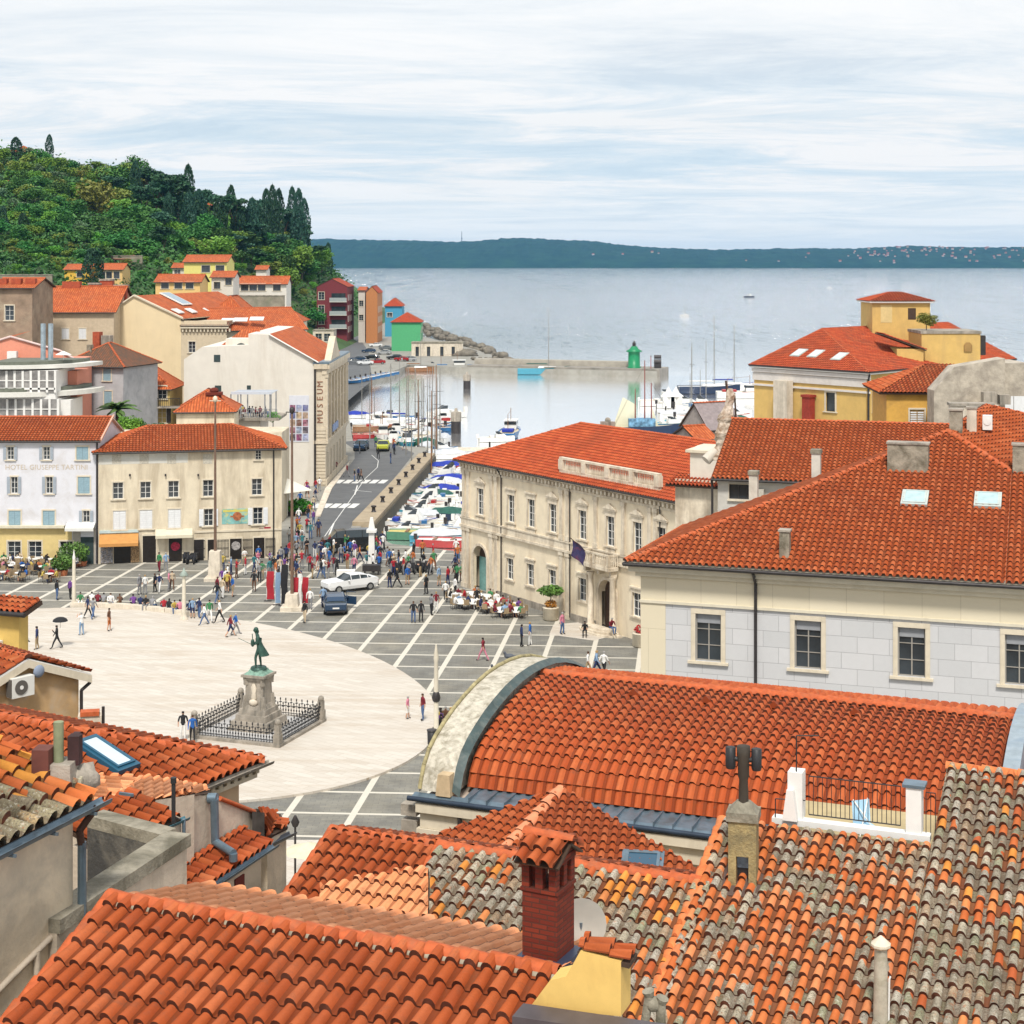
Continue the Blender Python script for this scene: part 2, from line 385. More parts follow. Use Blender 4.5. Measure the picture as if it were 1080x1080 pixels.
def roofpart(parent,polys,m,w=.28,ch=.36,q=5,thick=.12,under=None,ridges=(),rm=None,rr=.14,flat=False,jit=0.0,name='roof',seed=1,ups=None,hgt=None,step=.05):
    mb=MB()
    if ups is None: polys=planar(polys)
    for i,p in enumerate(polys):
        if flat: flatroof(mb,p,w,ch,0)
        else: sheet(mb,p,w,ch,q=q,m=0,jit=jit,seed=seed+i,up=None if ups is None else ups[i],hgt=hgt,step=step)
        mb.slab([Vector(x)-Vector((0,0,.012)) for x in p],thick,1)
    for i,(a,b) in enumerate(ridges): ridge(mb,a,b,rr,m=2,seed=i,lift=.03 if not flat else 0)
    return part(name,mb,[m,under or WOODD,rm or RIDGE,GAP_SHADE],parent)
# ------------------------------------------------------------ windows & walls
_wm={}
def window(parent,loc,w,h,kind='p',shut=None,rz=0.0,trim=None,frame=None,rec=.16,glass=None,bars=(1,2),label=None,surround=.12):
    """window centred on loc in a wall facing -y; kind: p plain, s open shutters, c closed, h hood, g pediment"""
    trim=trim or TRIM; frame=frame or WHITE; glass=glass or GLASS
    key=(round(w,2),round(h,2),kind,trim.name,frame.name,glass.name,shut.name if shut else '',bars,surround,rec)
    if key not in _wm:
        mb=MB(); s=surround; hw,hh=w/2,h/2
        if s>0:
            mb.box(-hw-s,-hw,-.05,.02,-hh,hh,0); mb.box(hw,hw+s,-.05,.02,-hh,hh,0)
            mb.box(-hw-s,hw+s,-.06,.02,hh,hh+s*1.1,0)
        mb.box(-hw-s*1.5-.04,hw+s*1.5+.04,-.14,.02,-hh-.11,-hh-.002,0)
        if kind in('h','g'):
            mb.box(-hw-s*1.8,hw+s*1.8,-.16,.02,hh+s*2.6,hh+s*2.6+.12,0)
            mb.box(-hw-s*1.2,hw+s*1.2,-.05,.02,hh+s*1.1+.002,hh+s*2.6-.002,0)
        if kind=='g':
            z=hh+s*2.6+.122; a=hw+s*1.8
            v=[(-a,-.2,z),(a,-.2,z),(0,-.2,z+.42),(-a,.02,z),(a,.02,z),(0,.02,z+.42)]
            mb.add(v,[(0,1,2),(3,5,4),(0,2,5,3),(1,4,5,2),(0,3,4,1)],0)
        t=.05
        fb=MB()
        if kind!='c':
            fb.box(-hw,-hw+t,rec-.04,rec+.02,-hh,hh);fb.box(hw-t,hw,rec-.04,rec+.02,-hh,hh)
            fb.box(-hw+t,hw-t,rec-.04,rec+.02,hh-t,hh);fb.box(-hw+t,hw-t,rec-.04,rec+.02,-hh,-hh+t)
            for i in range(1,bars[0]+1): x=-hw+w*i/(bars[0]+1); fb.box(x-.025,x+.025,rec-.03,rec+.015,-hh+t,hh-t)
            for i in range(1,bars[1]+1):
                z=-hh+h*i/(bars[1]+1); fb.box(-hw+t,hw-t,rec-.02,rec+.01,z-.016,z+.016)
        pb=MB().box(-hw+.01,hw-.01,rec+.021,rec+.04,-hh+.01,hh-.01)
        sb=None
        if kind=='c' :
            sb=[MB().box(-hw+.01,-.008,.0,.045,-hh+.01,hh-.01),MB().box(.008,hw-.01,.0,.045,-hh+.01,hh-.01)]
            for k,x0,x1 in ((0,-hw+.05,-.04),(1,.04,hw-.05)):
                for i in range(8):
                    z=-hh+.1+(h-.2)*i/8; sb[k].box(x0,x1,-.015,-.001,z,z+(h-.2)/8*.6)
        elif kind=='s' :
            a=hw*.98
            sb=[MB().box(-hw-s*.3-a,-hw-s*.3-.01,-.10,-.065,-hh,hh),MB().box(hw+s*.3+.01,hw+s*.3+a,-.10,-.065,-hh,hh)]
            for k in (0,1):
                x0=(-hw-s*.3-a+.05) if k==0 else hw+s*.3+.06; x1=x0+a-.11
                for i in range(8):
                    z=-hh+.1+(h-.2)*i/8; sb[k].box(x0,x1,-.115,-.101,z,z+(h-.2)/8*.6)
        if kind=='c': fb.box(-hw+.01,hw-.01,.06,.07,-hh+.01,hh-.01)
        _wm[key]=(mb.mesh('window',[trim]),fb.mesh('frame',[frame]),pb.mesh('pane',[glass]),[x.mesh('shutter',[shut or SHUT_W]) for x in sb] if sb else [])
    a,f,p,sh=_wm[key]
    o=part('window',a,None,parent,loc,rz,label)
    part('frame',f,None,o)
    if kind!='c': part('pane',p,None,o)
    for x in sh: part('shutter',x,None,o)
    return o
def wallholes(mb,mp,l0,l1,z0,z1,holes,rec=.2,m=0,m2=None):
    """mp(l,depth,z)->point; holes: (l,z,w,h) centres"""
    m2=m if m2 is None else m2
    X=sorted(set([l0,l1]+[round(min(max(c,l0),l1),5) for (l,z,w,h) in holes for c in (l-w/2,l+w/2)]))
    Zs=sorted(set([z0,z1]+[round(min(max(c,z0),z1),5) for (l,z,w,h) in holes for c in (z-h/2,z+h/2)]))
    for a,b in zip(X,X[1:]):
        for c,d in zip(Zs,Zs[1:]):
            x,y=(a+b)/2,(c+d)/2
            if any(abs(x-l)<w/2 and abs(y-z)<h/2 for l,z,w,h in holes): continue
            mb.poly([mp(a,0,c),mp(b,0,c),mp(b,0,d),mp(a,0,d)],m)
    for l,z,w,h in holes:
        a,b,c,d=l-w/2,l+w/2,z-h/2,z+h/2
        for p,q in (((a,c),(a,d)),((a,d),(b,d)),((b,d),(b,c)),((b,c),(a,c))):
            mb.poly([mp(p[0],0,p[1]),mp(q[0],0,q[1]),mp(q[0],rec,q[1]),mp(p[0],rec,p[1])],m2)
    return mb
def house(name,label,fr,L,D,zt,roof='hip',rise=1.8,over=.35,wm=None,rm=None,under=None,z0=-3.0,
          front=(),right=(),left=(),tile=(.3,.38),q=5,flat=False,cat='building',group=None,trim=None,wk={},
          gut=True,cornice=None,ridgem=None,lowband=None,back_lower=0):
    """front/right/left: windows (l,z,w,h,kind,shut) measured in the wall's own plane"""
    t=frthing(name,label,cat,fr,group); mb=MB()
    A=lambda l,d,z:(l,d,z); Bq=lambda l,d,z:(L-d,l,z); Cq=lambda l,d,z:(d,l,z)
    hf=[tuple(x[:4]) for x in front]; hr=[tuple(x[:4]) for x in right]; hl=[tuple(x[:4]) for x in left]
    wallholes(mb,A,0,L,z0,zt,hf); wallholes(mb,Bq,0,D,z0,zt,hr); wallholes(mb,Cq,0,D,z0,zt,hl)
    mb.poly([(0,D,z0),(L,D,z0),(L,D,zt),(0,D,zt)])
    if roof=='gy':
        mb.poly([(0,0,zt),(L,0,zt),(L/2,0,zt+rise)]); mb.poly([(0,D,zt),(L,D,zt),(L/2,D,zt+rise)])
    if roof=='gx':
        mb.poly([(0,0,zt),(0,D,zt),(0,D/2,zt+rise)]); mb.poly([(L,0,zt),(L,D,zt),(L,D/2,zt+rise)])
    part('wall',mb,[wm],t)
    o=over; e=zt+.02; sl=rise/(D/2); 
    if roof=='hip':
        hd=min(D,L)/2; sl=rise/hd; ez=e-o*sl; 
        c=[(-o,-o,ez),(L+o,-o,ez),(L+o,D+o,ez),(-o,D+o,ez)]
        if L>=D: r0,r1=(D/2,D/2,e+rise),(L-D/2,D/2,e+rise); polys=[[c[0],c[1],r1,r0],[c[1],c[2],r1],[c[2],c[3],r0,r1],[c[3],c[0],r0]]
        else: r0,r1=(L/2,L/2,e+rise),(L/2,D-L/2,e+rise); polys=[[c[0],c[1],r0],[c[1],c[2],r1,r0],[c[2],c[3],r1],[c[3],c[0],r0,r1]]
        if L>=D: rd=[(r0,r1),(c[0],r0),(c[1],r1),(c[2],r1),(c[3],r0)]
        else: rd=[(r0,r1),(c[0],r0),(c[1],r0),(c[2],r1),(c[3],r1)]
    elif roof=='gx':
        ez=e-o*sl; polys=[[(-o,-o,ez),(L+o,-o,ez),(L+o,D/2,e+rise),(-o,D/2,e+rise)],[(L+o,D+o,ez),(-o,D+o,ez),(-o,D/2,e+rise),(L+o,D/2,e+rise)]]; rd=[((-o,D/2,e+rise),(L+o,D/2,e+rise))]
    elif roof=='gy':
        sl=rise/(L/2); ez=e-o*sl; polys=[[(-o,-o*.3,ez),(L/2,-o*.3,e+rise),(L/2,D,e+rise),(-o,D,ez)],[(L/2,-o*.3,e+rise),(L+o,-o*.3,ez),(L+o,D,ez),(L/2,D,e+rise)]]; rd=[((L/2,-o*.3,e+rise),(L/2,D,e+rise))]
    elif roof=='sh':  # single slope falling to the front
        sl=rise/D; ez=e-o*sl; polys=[[(-o,-o,ez),(L+o,-o,ez),(L+o,D,e+rise),(-o,D,e+rise)]]; rd=[]
        w2=MB(); w2.poly([(0,0,zt),(0,D,zt),(0,D,zt+rise)]);w2.poly([(L,0,zt),(L,D,zt),(L,D,zt+rise)]);w2.poly([(0,D,zt),(L,D,zt),(L,D,zt+rise),(0,D,zt+rise)]); part('gable_wall',w2,[wm],t)
    else: polys=[];rd=[]
    if polys:
        roofpart(t,polys,rm or (T_flat if flat else T_main),tile[0],tile[1],q,flat=flat,ridges=rd,under=under,rm=ridgem,rr=.13)
        if gut and roof!='gy': part('gutter',MB().pipe([(-o,-o-.06,ez-.08),(L+o,-o-.06,ez-.08)],.075,6),[GUT],t)
    else:
        part('roof',MB().box(-o*.4,L+o*.4,-o*.4,D+o*.4,zt+.002,zt+.3),[under or CONC],t)
    if cornice: part('cornice',MB().box(-.12,L+.12,-.14,-.002,zt-cornice,zt-.05).box(-.2,L+.2,-.24,-.003,zt-.16,zt-.01),[trim or TRIM],t)
    for W,org,rz in ((front,lambda l:(l,0),0),(right,lambda l:(L,l),PI/2),(left,lambda l:(0,l),-PI/2)):
        for x in W:
            l,z,w,h=x[:4]; kind=x[4] if len(x)>4 else 'p'; sh=x[5] if len(x)>5 else None
            X,Yy=org(l); window(t,(X,Yy,z),w,h,kind,sh,rz,trim=trim,**wk)
    return t
def wrow(fr,pts,w,h,kind='p',sh=None,d=0.0):
    out=[]
    for px,py in pts:
        l=fr.pf(px,py,d); out.append((l.x,l.z,w,h,kind,sh))
    return out
def textmesh(txt,size,m,parent,loc,rot=(PI/2,0,0),depth=.01,name='lettering',align='CENTER',vertical=False,spacing=1.0):
    cu=bpy.data.curves.new(name,'FONT'); cu.body='\n'.join(txt) if vertical else txt; cu.size=size; cu.extrude=depth; cu.align_x=align; cu.align_y='CENTER'; cu.space_character=spacing; cu.resolution_u=3
    if vertical: cu.space_line=.82
    o=bpy.data.objects.new(name,cu); COL.objects.link(o)
    dg=bpy.context.evaluated_depsgraph_get(); me=bpy.data.meshes.new_from_object(o.evaluated_get(dg)); bpy.data.objects.remove(o)
    me.materials.clear(); me.materials.append(m)
    q=bpy.data.objects.new(name,me); link(q,parent); q.location=loc; q.rotation_euler=rot; return q
# ============================================================ FOREGROUND ROOFS
UU=Vector((.932,-.362,0)); VV=Vector((.362,.932,0)); AF=math.atan2(-.362,.932)
def worldroof(name,label,cat,base,polys,m,**k):
    t=thing(name,label,cat,base); b=Vector(base)
    roofpart(t,[[Vector(p)-b for p in q] for q in polys],m,ridges=[(Vector(a)-b,Vector(c)-b) for a,c in k.pop('ridges',())],**k)
    return t,b
# --- front roof with big clean tiles (bottom left)
PL_Y=mat('front_house_plaster',(.50,.42,.30),stain=(.3,.25,.17),sa=.5)
r0=P(118,947,0.001); Yr=21.0
c=P(340,985,Yr)   # a ridge point
ridz=c.z
A0=RP(116,946,c,VV); A1=RP(590,1023,c,VV)
A0.z=A1.z=ridz
dn=(-VV*math.cos(rad(18.6))-Vector((0,0,1))*math.sin(rad(18.6)))
t,b=worldroof('tiled_roof_house','house in the near left foreground under a large clean orange tiled roof','house',(A0.x,A0.y,0),
  [[A0,A1,A1+dn*5.2,A0+dn*5.2]],T_main,w=.235,ch=.36,q=9,ridges=[(A0,A1)],rr=.12,seed=3,jit=.05,ups=None)
roofpart(t,[[p-b for p in (A0,A1,A1+VV*2.3-Vector((0,0,.62)),A0+VV*2.3-Vector((0,0,.62)))]],T_bright,w=.25,ch=.40,q=5,name='rear_roof',hgt=.04,step=.02)  # rear slope tiles painted paler, standing in for its grazing light
fr=Fr(A0.x,A0.y,0,AF); L=(A1-A0).length
mb=MB(); mb.box(.15,L-.1,-4.5,1.95,0,ridz-1.75); mb.add([(.15,-4.5,ridz-1.75),(.15,1.95,ridz-1.75),(.15,0,ridz-.2)],[(0,1,2)]); w_=part('wall',mb,[PL_Y],t); w_.rotation_euler=(0,0,AF)
mo=MB(); 
for s_ in (0,): mo.pipe([A0-b+Vector((0,0,-.02))-VV*.12,A1-b+Vector((0,0,-.02))-VV*.12],.05,6)
part('mortar_bedding',mo,[MORTAR],t)
# verge tiles on the left edge
vg=MB(); ridge(vg,A0-b,A0+dn*5.2-b,.10,.40,0,lift=.02); part('verge_tiles',vg,[T_main if False else RIDGE],t)
# --- yellow gable with its own tile cap + zinc flashing (bottom centre)
YEL=mat('yellow_plaster',(.70,.46,.14),var=.07,scale=3,stain=(.45,.27,.08),sa=.4,ss=1.4)
pl=P(600,1050,18.6); 
def q_(px,py,d=0): return RP(px,py,pl+VV*d,VV)
t=thing('yellow_roof_gable','small yellow plastered gable wall beside the red brick chimney','gable wall',tuple(q_(610,1065)))
b=Vector(t.location)
pts=[q_(559,1062),(q_(655,1072)),q_(655,1014),q_(612,1003),q_(607,1012),q_(597,1030),q_(580,1034)]
mb=MB(); n=len(pts); fr_=[p-b for p in pts]; bk=[p-b+VV*.36 for p in pts]
mb.add(fr_+bk,[list(range(n)),list(range(n,2*n))[::-1]]+[(i,(i+1)%n,n+(i+1)%n,n+i) for i in range(n)])
part('wall',mb,[YEL],t)
a,c2=q_(609,1004),q_(664,1018)
poly=[a+Vector((0,0,.02)),c2+Vector((0,0,.02)),c2+VV*.30+Vector((0,0,.03)),a+VV*.30+Vector((0,0,.03))]
roofpart(t,[[p-b for p in poly]],T_main,w=.16,ch=.3,q=5,thick=.05,name='tile_cap',ups=[(a-c2)])
lf=MB(); p0,p1=q_(552,1058,-.1)-b,q_(760,1088,-.1)-b; dz=Vector((0,0,.17)); o=VV*.35
lf.add([p0-dz-o,p1-dz-o,p1-o,p0-o,p0,p1,p1-dz,p0-dz],[(0,1,2,3),(3,2,5,4),(4,5,6,7),(0,3,4,7),(1,6,5,2),(0,7,6,1)])
part('flashing',lf,[mat('purple_grey_flashing',(.10,.085,.09),rough=.45,metal=.3,var=.2)],t)
# --- brick chimney
cy=20.3; cb=P(569,1012,cy); t=thing('brick_chimney','tall dark red brick chimney with a small tiled cap beside the yellow gable','chimney',tuple(cb),AF-.10)
wx,wy=.47,.50; hh=.88; zb=-.45
mb=MB().box(-wx/2,wx/2,0,wy,zb,hh-.06); mb.box(-wx/2-.02,wx/2+.02,-.02,wy+.02,hh-.06,hh-.02)
part('shaft',mb,[BRICK],t)
mb=MB(); z0,z1=hh-.02,hh+.33
# vented head: corner and middle posts
for x in (-wx/2+.05,0,wx/2-.05):
    mb.box(x-.05,x+.05,-.02,.08,z0,z1-.06); mb.box(x-.05,x+.05,wy-.08,wy+.02,z0,z1-.06)
mb.box(-wx/2,-wx/2+.1,.2,.3,z0,z1-.06); mb.box(wx/2-.1,wx/2,.2,.3,z0,z1-.06)
mb.box(-wx/2-.01,wx/2+.01,-.03,wy+.03,z1-.06,z1+.02)
mb.add([(-wx/2,-.02,z1+.02),(-wx/2,wy+.02,z1+.02),(-wx/2,wy/2,z1+.17)],[(0,1,2)]);mb.add([(wx/2,-.02,z1+.02),(wx/2,wy+.02,z1+.02),(wx/2,wy/2,z1+.17)],[(0,1,2)])
part('vented_head',mb,[BRICK],t)
part('flue',MB().tube((-.09,.25,hh-.1),(-.09,.25,hh+.2),.06).tube((.1,.25,hh-.1),(.1,.25,hh+.2),.06),[ZINC],t)
o=.10; e=z1+.0; pk=z1+.2
roofpart(t,[[(-wx/2-.05,-o-.03,e),(wx/2+.08,-o-.03,e),(wx/2+.08,wy/2,pk),(-wx/2-.05,wy/2,pk)],[(wx/2+.08,wy+o,e),(-wx/2-.05,wy+o,e),(-wx/2-.05,wy/2,pk),(wx/2+.08,wy/2,pk)]],T_main,w=.178,ch=.22,q=9,thick=.03,ridges=[((-wx/2-.06,wy/2,pk+.02),(wx/2+.12,wy/2,pk+.02))],rr=.07,name='cap',hgt=.075)
part('base_flashing',MB().box(-wx/2-.05,wx/2+.12,-.07,wy+.05,zb-.02,.015),[mat('navy_lead',(.03,.04,.07),rough=.4)],t)
# --- satellite dish behind the chimney
dp=P(613,975,22.2); t=thing('satellite_dish','grey satellite dish half hidden behind the red brick chimney','satellite dish',tuple(dp),0)
mb=MB(); n=20; v=[(0,.06,0)]; 
for k,(r,y) in enumerate(((.12,.05),(.24,.025),(.34,0))):
    v+=[(r*math.cos(2*PI*i/n),y,r*1.05*math.sin(2*PI*i/n)) for i in range(n)]
f=[(0,1+i,1+(i+1)%n) for i in range(n)]+[(1+k*n+i,1+(k+1)*n+i,1+(k+1)*n+(i+1)%n,1+k*n+(i+1)%n) for k in range(2) for i in range(n)]
mb.add(v,f,0,smooth=True); part('dish',mb,[mat('dish_grey',(.42,.42,.38),var=.08)],t)
part('mast',MB().tube((0,.07,0),(0,.12,-.9),.025),[ZINC],t)
part('feed_arm',MB().pipe([(0,0,-.33),(0,-.38,-.05),(0,-.42,.0)],.012),[ZINC],t)

# --- middle roof (ridge 350,883 -> 745,928): clean tiles at left, lichen tiles right
c=P(640,917,33.0); B0=RP(350,885,c,VV); B1=RP(752,929,c,VV); B0.z=B1.z=c.z
sl=rad(18); dn=(-VV*math.cos(sl)-Vector((0,0,1))*math.sin(sl))
Bm=RP(462,899,c,VV); Bm.z=c.z
t,b=worldroof('old_tiled_house','long low house whose front roof is half clean orange and half grey lichen tiles','house',(B0.x,B0.y,0),
  [[B0,Bm,Bm+dn*2.1,B0+dn*2.7]],T_main,w=.25,ch=.38,q=9,ridges=[(B0,B1)],rr=.13,seed=5,jit=.03,rm=RIDGE)
roofpart(t,[[p-b for p in (Bm+dn*.06,B1+dn*.06,B1+dn*7.5,Bm+dn*7.5)]],T_old,w=.235,ch=.34,q=9,jit=.07,seed=9,name='lichen_roof')
roofpart(t,[[p-b for p in (B0,B1,B1+VV*2.5-Vector((0,0,.9)),B0+VV*2.5-Vector((0,0,.9)))]],T_main,name='back_roof')
part('verge_tiles',ridge(MB(),Bm-b+dn*.1,Bm+dn*4.6-b,.10,.36),[RIDGE],t); part('verge_tiles',ridge(MB(),B0-b,B0+dn*2.7-b,.10,.36),[RIDGE],t)
mb=MB(); a=math.hypot(*(B1-B0).xy); mb.box(.2,a-.1,-2.4,2.1,0,c.z-1.1); mb.box(4.2,a-.1,-6.9,2.1,0,c.z-2.45)
w_=part('wall',mb,[mat('grey_beige_plaster',(.40,.35,.27),stain=(.2,.17,.12),sa=.6)],t); w_.rotation_euler=(0,0,AF)
g0=B0+dn*2.72-b; g1=Bm+dn*2.12-b; part('gutter',MB().pipe([g0,g1],.05,6),[STONED],t)
# low orange roof below it
c3=P(400,950,28.5); sl2=rad(17); d3=(-VV*math.cos(sl2)-Vector((0,0,1))*math.sin(sl2))
C0=RP(372,926,c3,Vector((VV.x*math.sin(sl2),VV.y*math.sin(sl2),-math.cos(sl2)))); C1=RP(452,922,c3,Vector((VV.x*math.sin(sl2),VV.y*math.sin(sl2),-math.cos(sl2))))
Cn=Vector((-VV.x*math.sin(sl2),-VV.y*math.sin(sl2),math.cos(sl2)))
q4=[RP(x,y,c3,Cn) for x,y in ((338,936),(452,916),(452,985),(338,960))]
t,b=worldroof('low_lean_to','small flat orange tiled lean-to below the grey lichen roof','lean-to roof',tuple(Vector((q4[0].x,q4[0].y,0))),[q4],T_bright,w=.2,ch=.34,q=5)
mb=MB(); mb.prism([(p-b).xy for p in q4],0,min(p.z for p in q4)-.15); part('wall',mb,[PL_Y],t)
# chimney pot cluster (three pots) on it
def threepots(name,label,px,py,Y,s=1.0,m=None,stem=.35,rz=0.2):
    m=m or CONC; p=P(px,py,Y); t=thing(name,label,'chimney',tuple(p),rz)
    mb=MB().lathe(0,0,[(.085*s,-.3),(.08*s,stem*s),(.10*s,(stem+.22)*s),(.075*s,(stem+.23)*s),(.07*s,(stem+.1)*s)],12)
    mb.tube((-.26*s,0,stem*s),(.26*s,0,stem*s),.055*s,n=8)
    part('stem',mb,[m],t)
    for sx in (-1,1):
        part('pot',MB().lathe(sx*.26*s,0,[(.075*s,(stem-.17)*s),(.085*s,(stem-.1)*s),(.08*s,(stem+.2)*s),(.1*s,(stem+.24)*s),(.075*s,(stem+.25)*s),(.07*s,(stem+.12)*s)],12),[m],t)
    return t
threepots('triple_chimney_pot','mossy chimney with three short clay pots on the low orange roof',435,958,29.5,.92)
# triple cowl at the bottom of the lichen roof
p=P(697,1066,25.0); t=thing('twin_flue_cowl','pair of old grey curved clay flues low on the lichen tile roof','chimney',tuple(p),.3)
part('flue',MB().tube((0,0,-.3),(.0,0,.12),.075,.08).tube((.0,0,.12),(.02,-.02,.2),.08,.1),[CONC],t)
part('flue',MB().tube((-.24,.1,-.3),(-.16,.06,.22),.07,.075).tube((-.16,.06,.22),(-.18,.06,.3),.075,.1),[CONC],t)
part('saddle',MB().blob((-.08,.03,.1),(.16,.09,.12)),[CONC],t)

# --- pyramid roof in the middle (592,830)
Ap=P(592,832,41.5); zc=13.95
K0=G(520,909,zc); K1=G(744,922,zc); K2=G(440,890,zc)
ex=lambda p,k:Ap+(p-Ap)*k
E0=ex(K0,1.5);E1=ex(K1,1.5);E2=ex(K2,1.5); 
Eb=Ap+(Ap-E0); Eb.z=E0.z-6
t,b=worldroof('pyramid_roof_house','house under a pointed pyramid roof of small orange tiles in front of the barrel roof','house',(E0.x,E0.y,0),
  [[Ap,E2,E0],[Ap,E0,E1]],T_main,w=.23,ch=.30,q=5,ridges=[(E0,Ap)],rr=.15,rm=mat('pale_ridge',(.62,.24,.12),var=.15,scale=5))
mb=MB(); mb.poly([Ap-b,E1-b,Eb-b]); mb.poly([Ap-b,Eb-b,E2-b]); mb.poly([E2-b,E0-b,(E0-b)*Vector((1,1,0)).length if False else Vector(((E0-b).x,(E0-b).y,0)),Vector(((E2-b).x,(E2-b).y,0))])
mb.poly([E0-b,E1-b,Vector(((E1-b).x,(E1-b).y,0)),Vector(((E0-b).x,(E0-b).y,0))]); mb.poly([E1-b,Eb-b,Vector(((Eb-b).x,(Eb-b).y,0)),Vector(((E1-b).x,(E1-b).y,0))])
part('wall',mb,[PL_Y],t)
# skylight low right on it
def skylight(px,py,Y,n,up,w,l,label,glass=None,fm=None,pt=None):
    p=P(px,py,Y) if pt is None else Vector(pt); n=Vector(n).normalized(); s=(Vector(up)-n*n.dot(Vector(up))).normalized(); x=s.cross(n)
    M=Matrix((( x.x,s.x,n.x),(x.y,s.y,n.y),(x.z,s.z,n.z))).to_4x4()
    t=thing('skylight',label,'skylight',tuple(p)); fb=MB(); a,c=w/2,l/2; f=.07
    fb.box(-a,a,-c,-c+f,-.04,.12);fb.box(-a,a,c-f,c,-.04,.12);fb.box(-a,-a+f,-c+f,c-f,-.04,.12);fb.box(a-f,a,-c+f,c-f,-.04,.12)
    fb.box(-a-.09,a+.09,-c-.12,c+.09,-.05,.075)
    m_=MB().merge(fb,M); part('frame',m_,[fm or ZINC],t)
    part('pane',MB().merge(MB().box(-a+f,a-f,-c+f,c-f,.085,.10),M),[glass or GLASSB],t); return t
def pn(a,b_,c_):
    n=(Vector(b_)-Vector(a)).cross(Vector(c_)-Vector(a)).normalized(); return n if n.z>0 else -n
nn=pn(Ap,E0,E1); skylight(0,0,0,nn,(0,0,1),.8,1.0,'skylight half hidden low on the pyramid roof',glass=mat('blue_skylight_glass',(.02,.07,.12),rough=.05,var=0,spec=.8),fm=ZINC,pt=RP(677,918,Ap,nn)+nn*.05)

# --- right lichen roof
c=P(900,960,31.0); sl=rad(17.5); up=(VV*math.cos(sl)+Vector((0,0,1))*math.sin(sl)); nR=UU.cross(up).normalized(); nR=nR if nR.z>0 else -nR
q=lambda x,y:RP(x,y,c,nR)
TL=q(762,864); TM=q(986,884); TL2=q(988,808); 
base=q(700,1078); b0=(base.x,base.y,0)
w0=lambda p,k:p-up*k
# build in roof coordinates so tile columns run together
def rc(t_,s_): return c+UU*t_+up*s_
def cc(x,y): p=q(x,y)-c; return p.dot(UU),p.dot(up)
tl=cc(762,865); tm=cc(992,884); tt=cc(992,808); bl=cc(700,1082)
WL=.235
tm0=math.floor((tm[0])/WL)*WL
t,b=worldroof('lichen_roof_house','house at the right foreground under a big sloping roof of grey lichen and orange tiles','house',b0,
  [[rc(tl[0],tl[1]-.05),rc(tm0,tl[1]-.05),rc(tm0,bl[1]-1),rc(tl[0],bl[1]-1)]],T_mid,w=WL,ch=.335,q=9,jit=.08,seed=21)
roofpart(t,[[p-b for p in (rc(tm0,tt[1]),rc(tm0+4,tt[1]),rc(tm0+4,bl[1]-1),rc(tm0,bl[1]-1))]],T_old,w=WL,ch=.335,q=9,jit=.08,seed=22,name='upper_roof')
OV=mat('orange_verge',(.60,.17,.05),var=.25,scale=6,stain=(.25,.18,.1),sa=.6,ss=2)
part('verge_tiles',ridge(MB(),rc(tl[0],tl[1])-b,rc(tl[0],bl[1]-1)-b,.11,.34,seed=3),[OV],t); part('ridge_tiles',ridge(MB(),rc(tm0,tt[1]+.02)-b,rc(tm0+4,tt[1]+.02)-b,.12,.36,seed=4),[OV],t)
mb=MB(); z1=rc(tl[0],tl[1]).z
for (a,c_,s0,s1) in ((tl[0]+.05,tm0,bl[1]-.9,tl[1]-.2),(tm0,tm0+3.9,bl[1]-.9,tt[1]-.2)):
    pts=[rc(a,s0)-b,rc(c_,s0)-b,rc(c_,s1)-b,rc(a,s1)-b]
    mb.add([(p.x,p.y,p.z-.15) for p in pts]+[(p.x,p.y,0) for p in pts],[(0,1,2,3),(0,1,5,4),(1,2,6,5),(2,3,7,6),(3,0,4,7)])
part('wall',mb,[mat('grey_plaster_wall',(.42,.38,.33),stain=(.2,.18,.14),sa=.6)],t)
# terrace behind the left part: kerb, white posts, railing
kb=MB(); k0=rc(tl[0]+1.0,tl[1]+.1)-b; k1=rc(tm0-.05,tl[1]+.1)-b
d=(k1-k0).normalized(); s_=VV
kb.add([k0,k1,k1+s_*.25,k0+s_*.25,k0+Vector((0,0,.12)),k1+Vector((0,0,.12)),k1+s_*.25+Vector((0,0,.12)),k0+s_*.25+Vector((0,0,.12))],[(0,1,5,4),(1,2,6,5),(2,3,7,6),(3,0,4,7),(4,5,6,7)])
part('terrace_kerb',kb,[WHITE],t)
tf=MB(); a0=k0+s_*.25-Vector((0,0,.25)); a1=k1+s_*.25-Vector((0,0,.25)); tf.poly([a0,a1,a1+s_*2.2,a0+s_*2.2]); tf.poly([a0,a0+s_*2.2,a0+s_*2.2-Vector((0,0,6)),a0-Vector((0,0,6))]); tf.poly([a0+s_*2.2,a1+s_*2.2,a1+s_*2.2-Vector((0,0,6)),a0+s_*2.2-Vector((0,0,6))])
part('terrace_floor',tf,[mat('ochre_terrace',(.42,.33,.18),stain=(.25,.2,.1))],t)
def atk(px,off=.12): # point on kerb line under pixel column
    return RP(px,860,b+k0+s_*off,VV)
for px,wd,ht,cap in ((841,.52,1.0,False),(966,.45,.95,True)):
    p=atk(px)-b; p.z=k0.z+.12; mb=MB().cbox(p.x,p.y+.1,p.z,wd if False else .3,.34,ht*.95,0,AF)
    part('post',mb,[WHITE],t)
    if cap: part('post_cap',MB().cbox(p.x,p.y+.1,p.z+ht*.95+.002,.44,.40,.06,0,AF),[ZINC],t)
p=atk(833)-b; p.z=k0.z+.12; part('buttress',MB().cbox(p.x,p.y-.12,p.z,.3,.22,.62,0,AF,.45,1),[WHITE],t)
rl=MB(); ra=atk(854)-b; rb=atk(951)-b
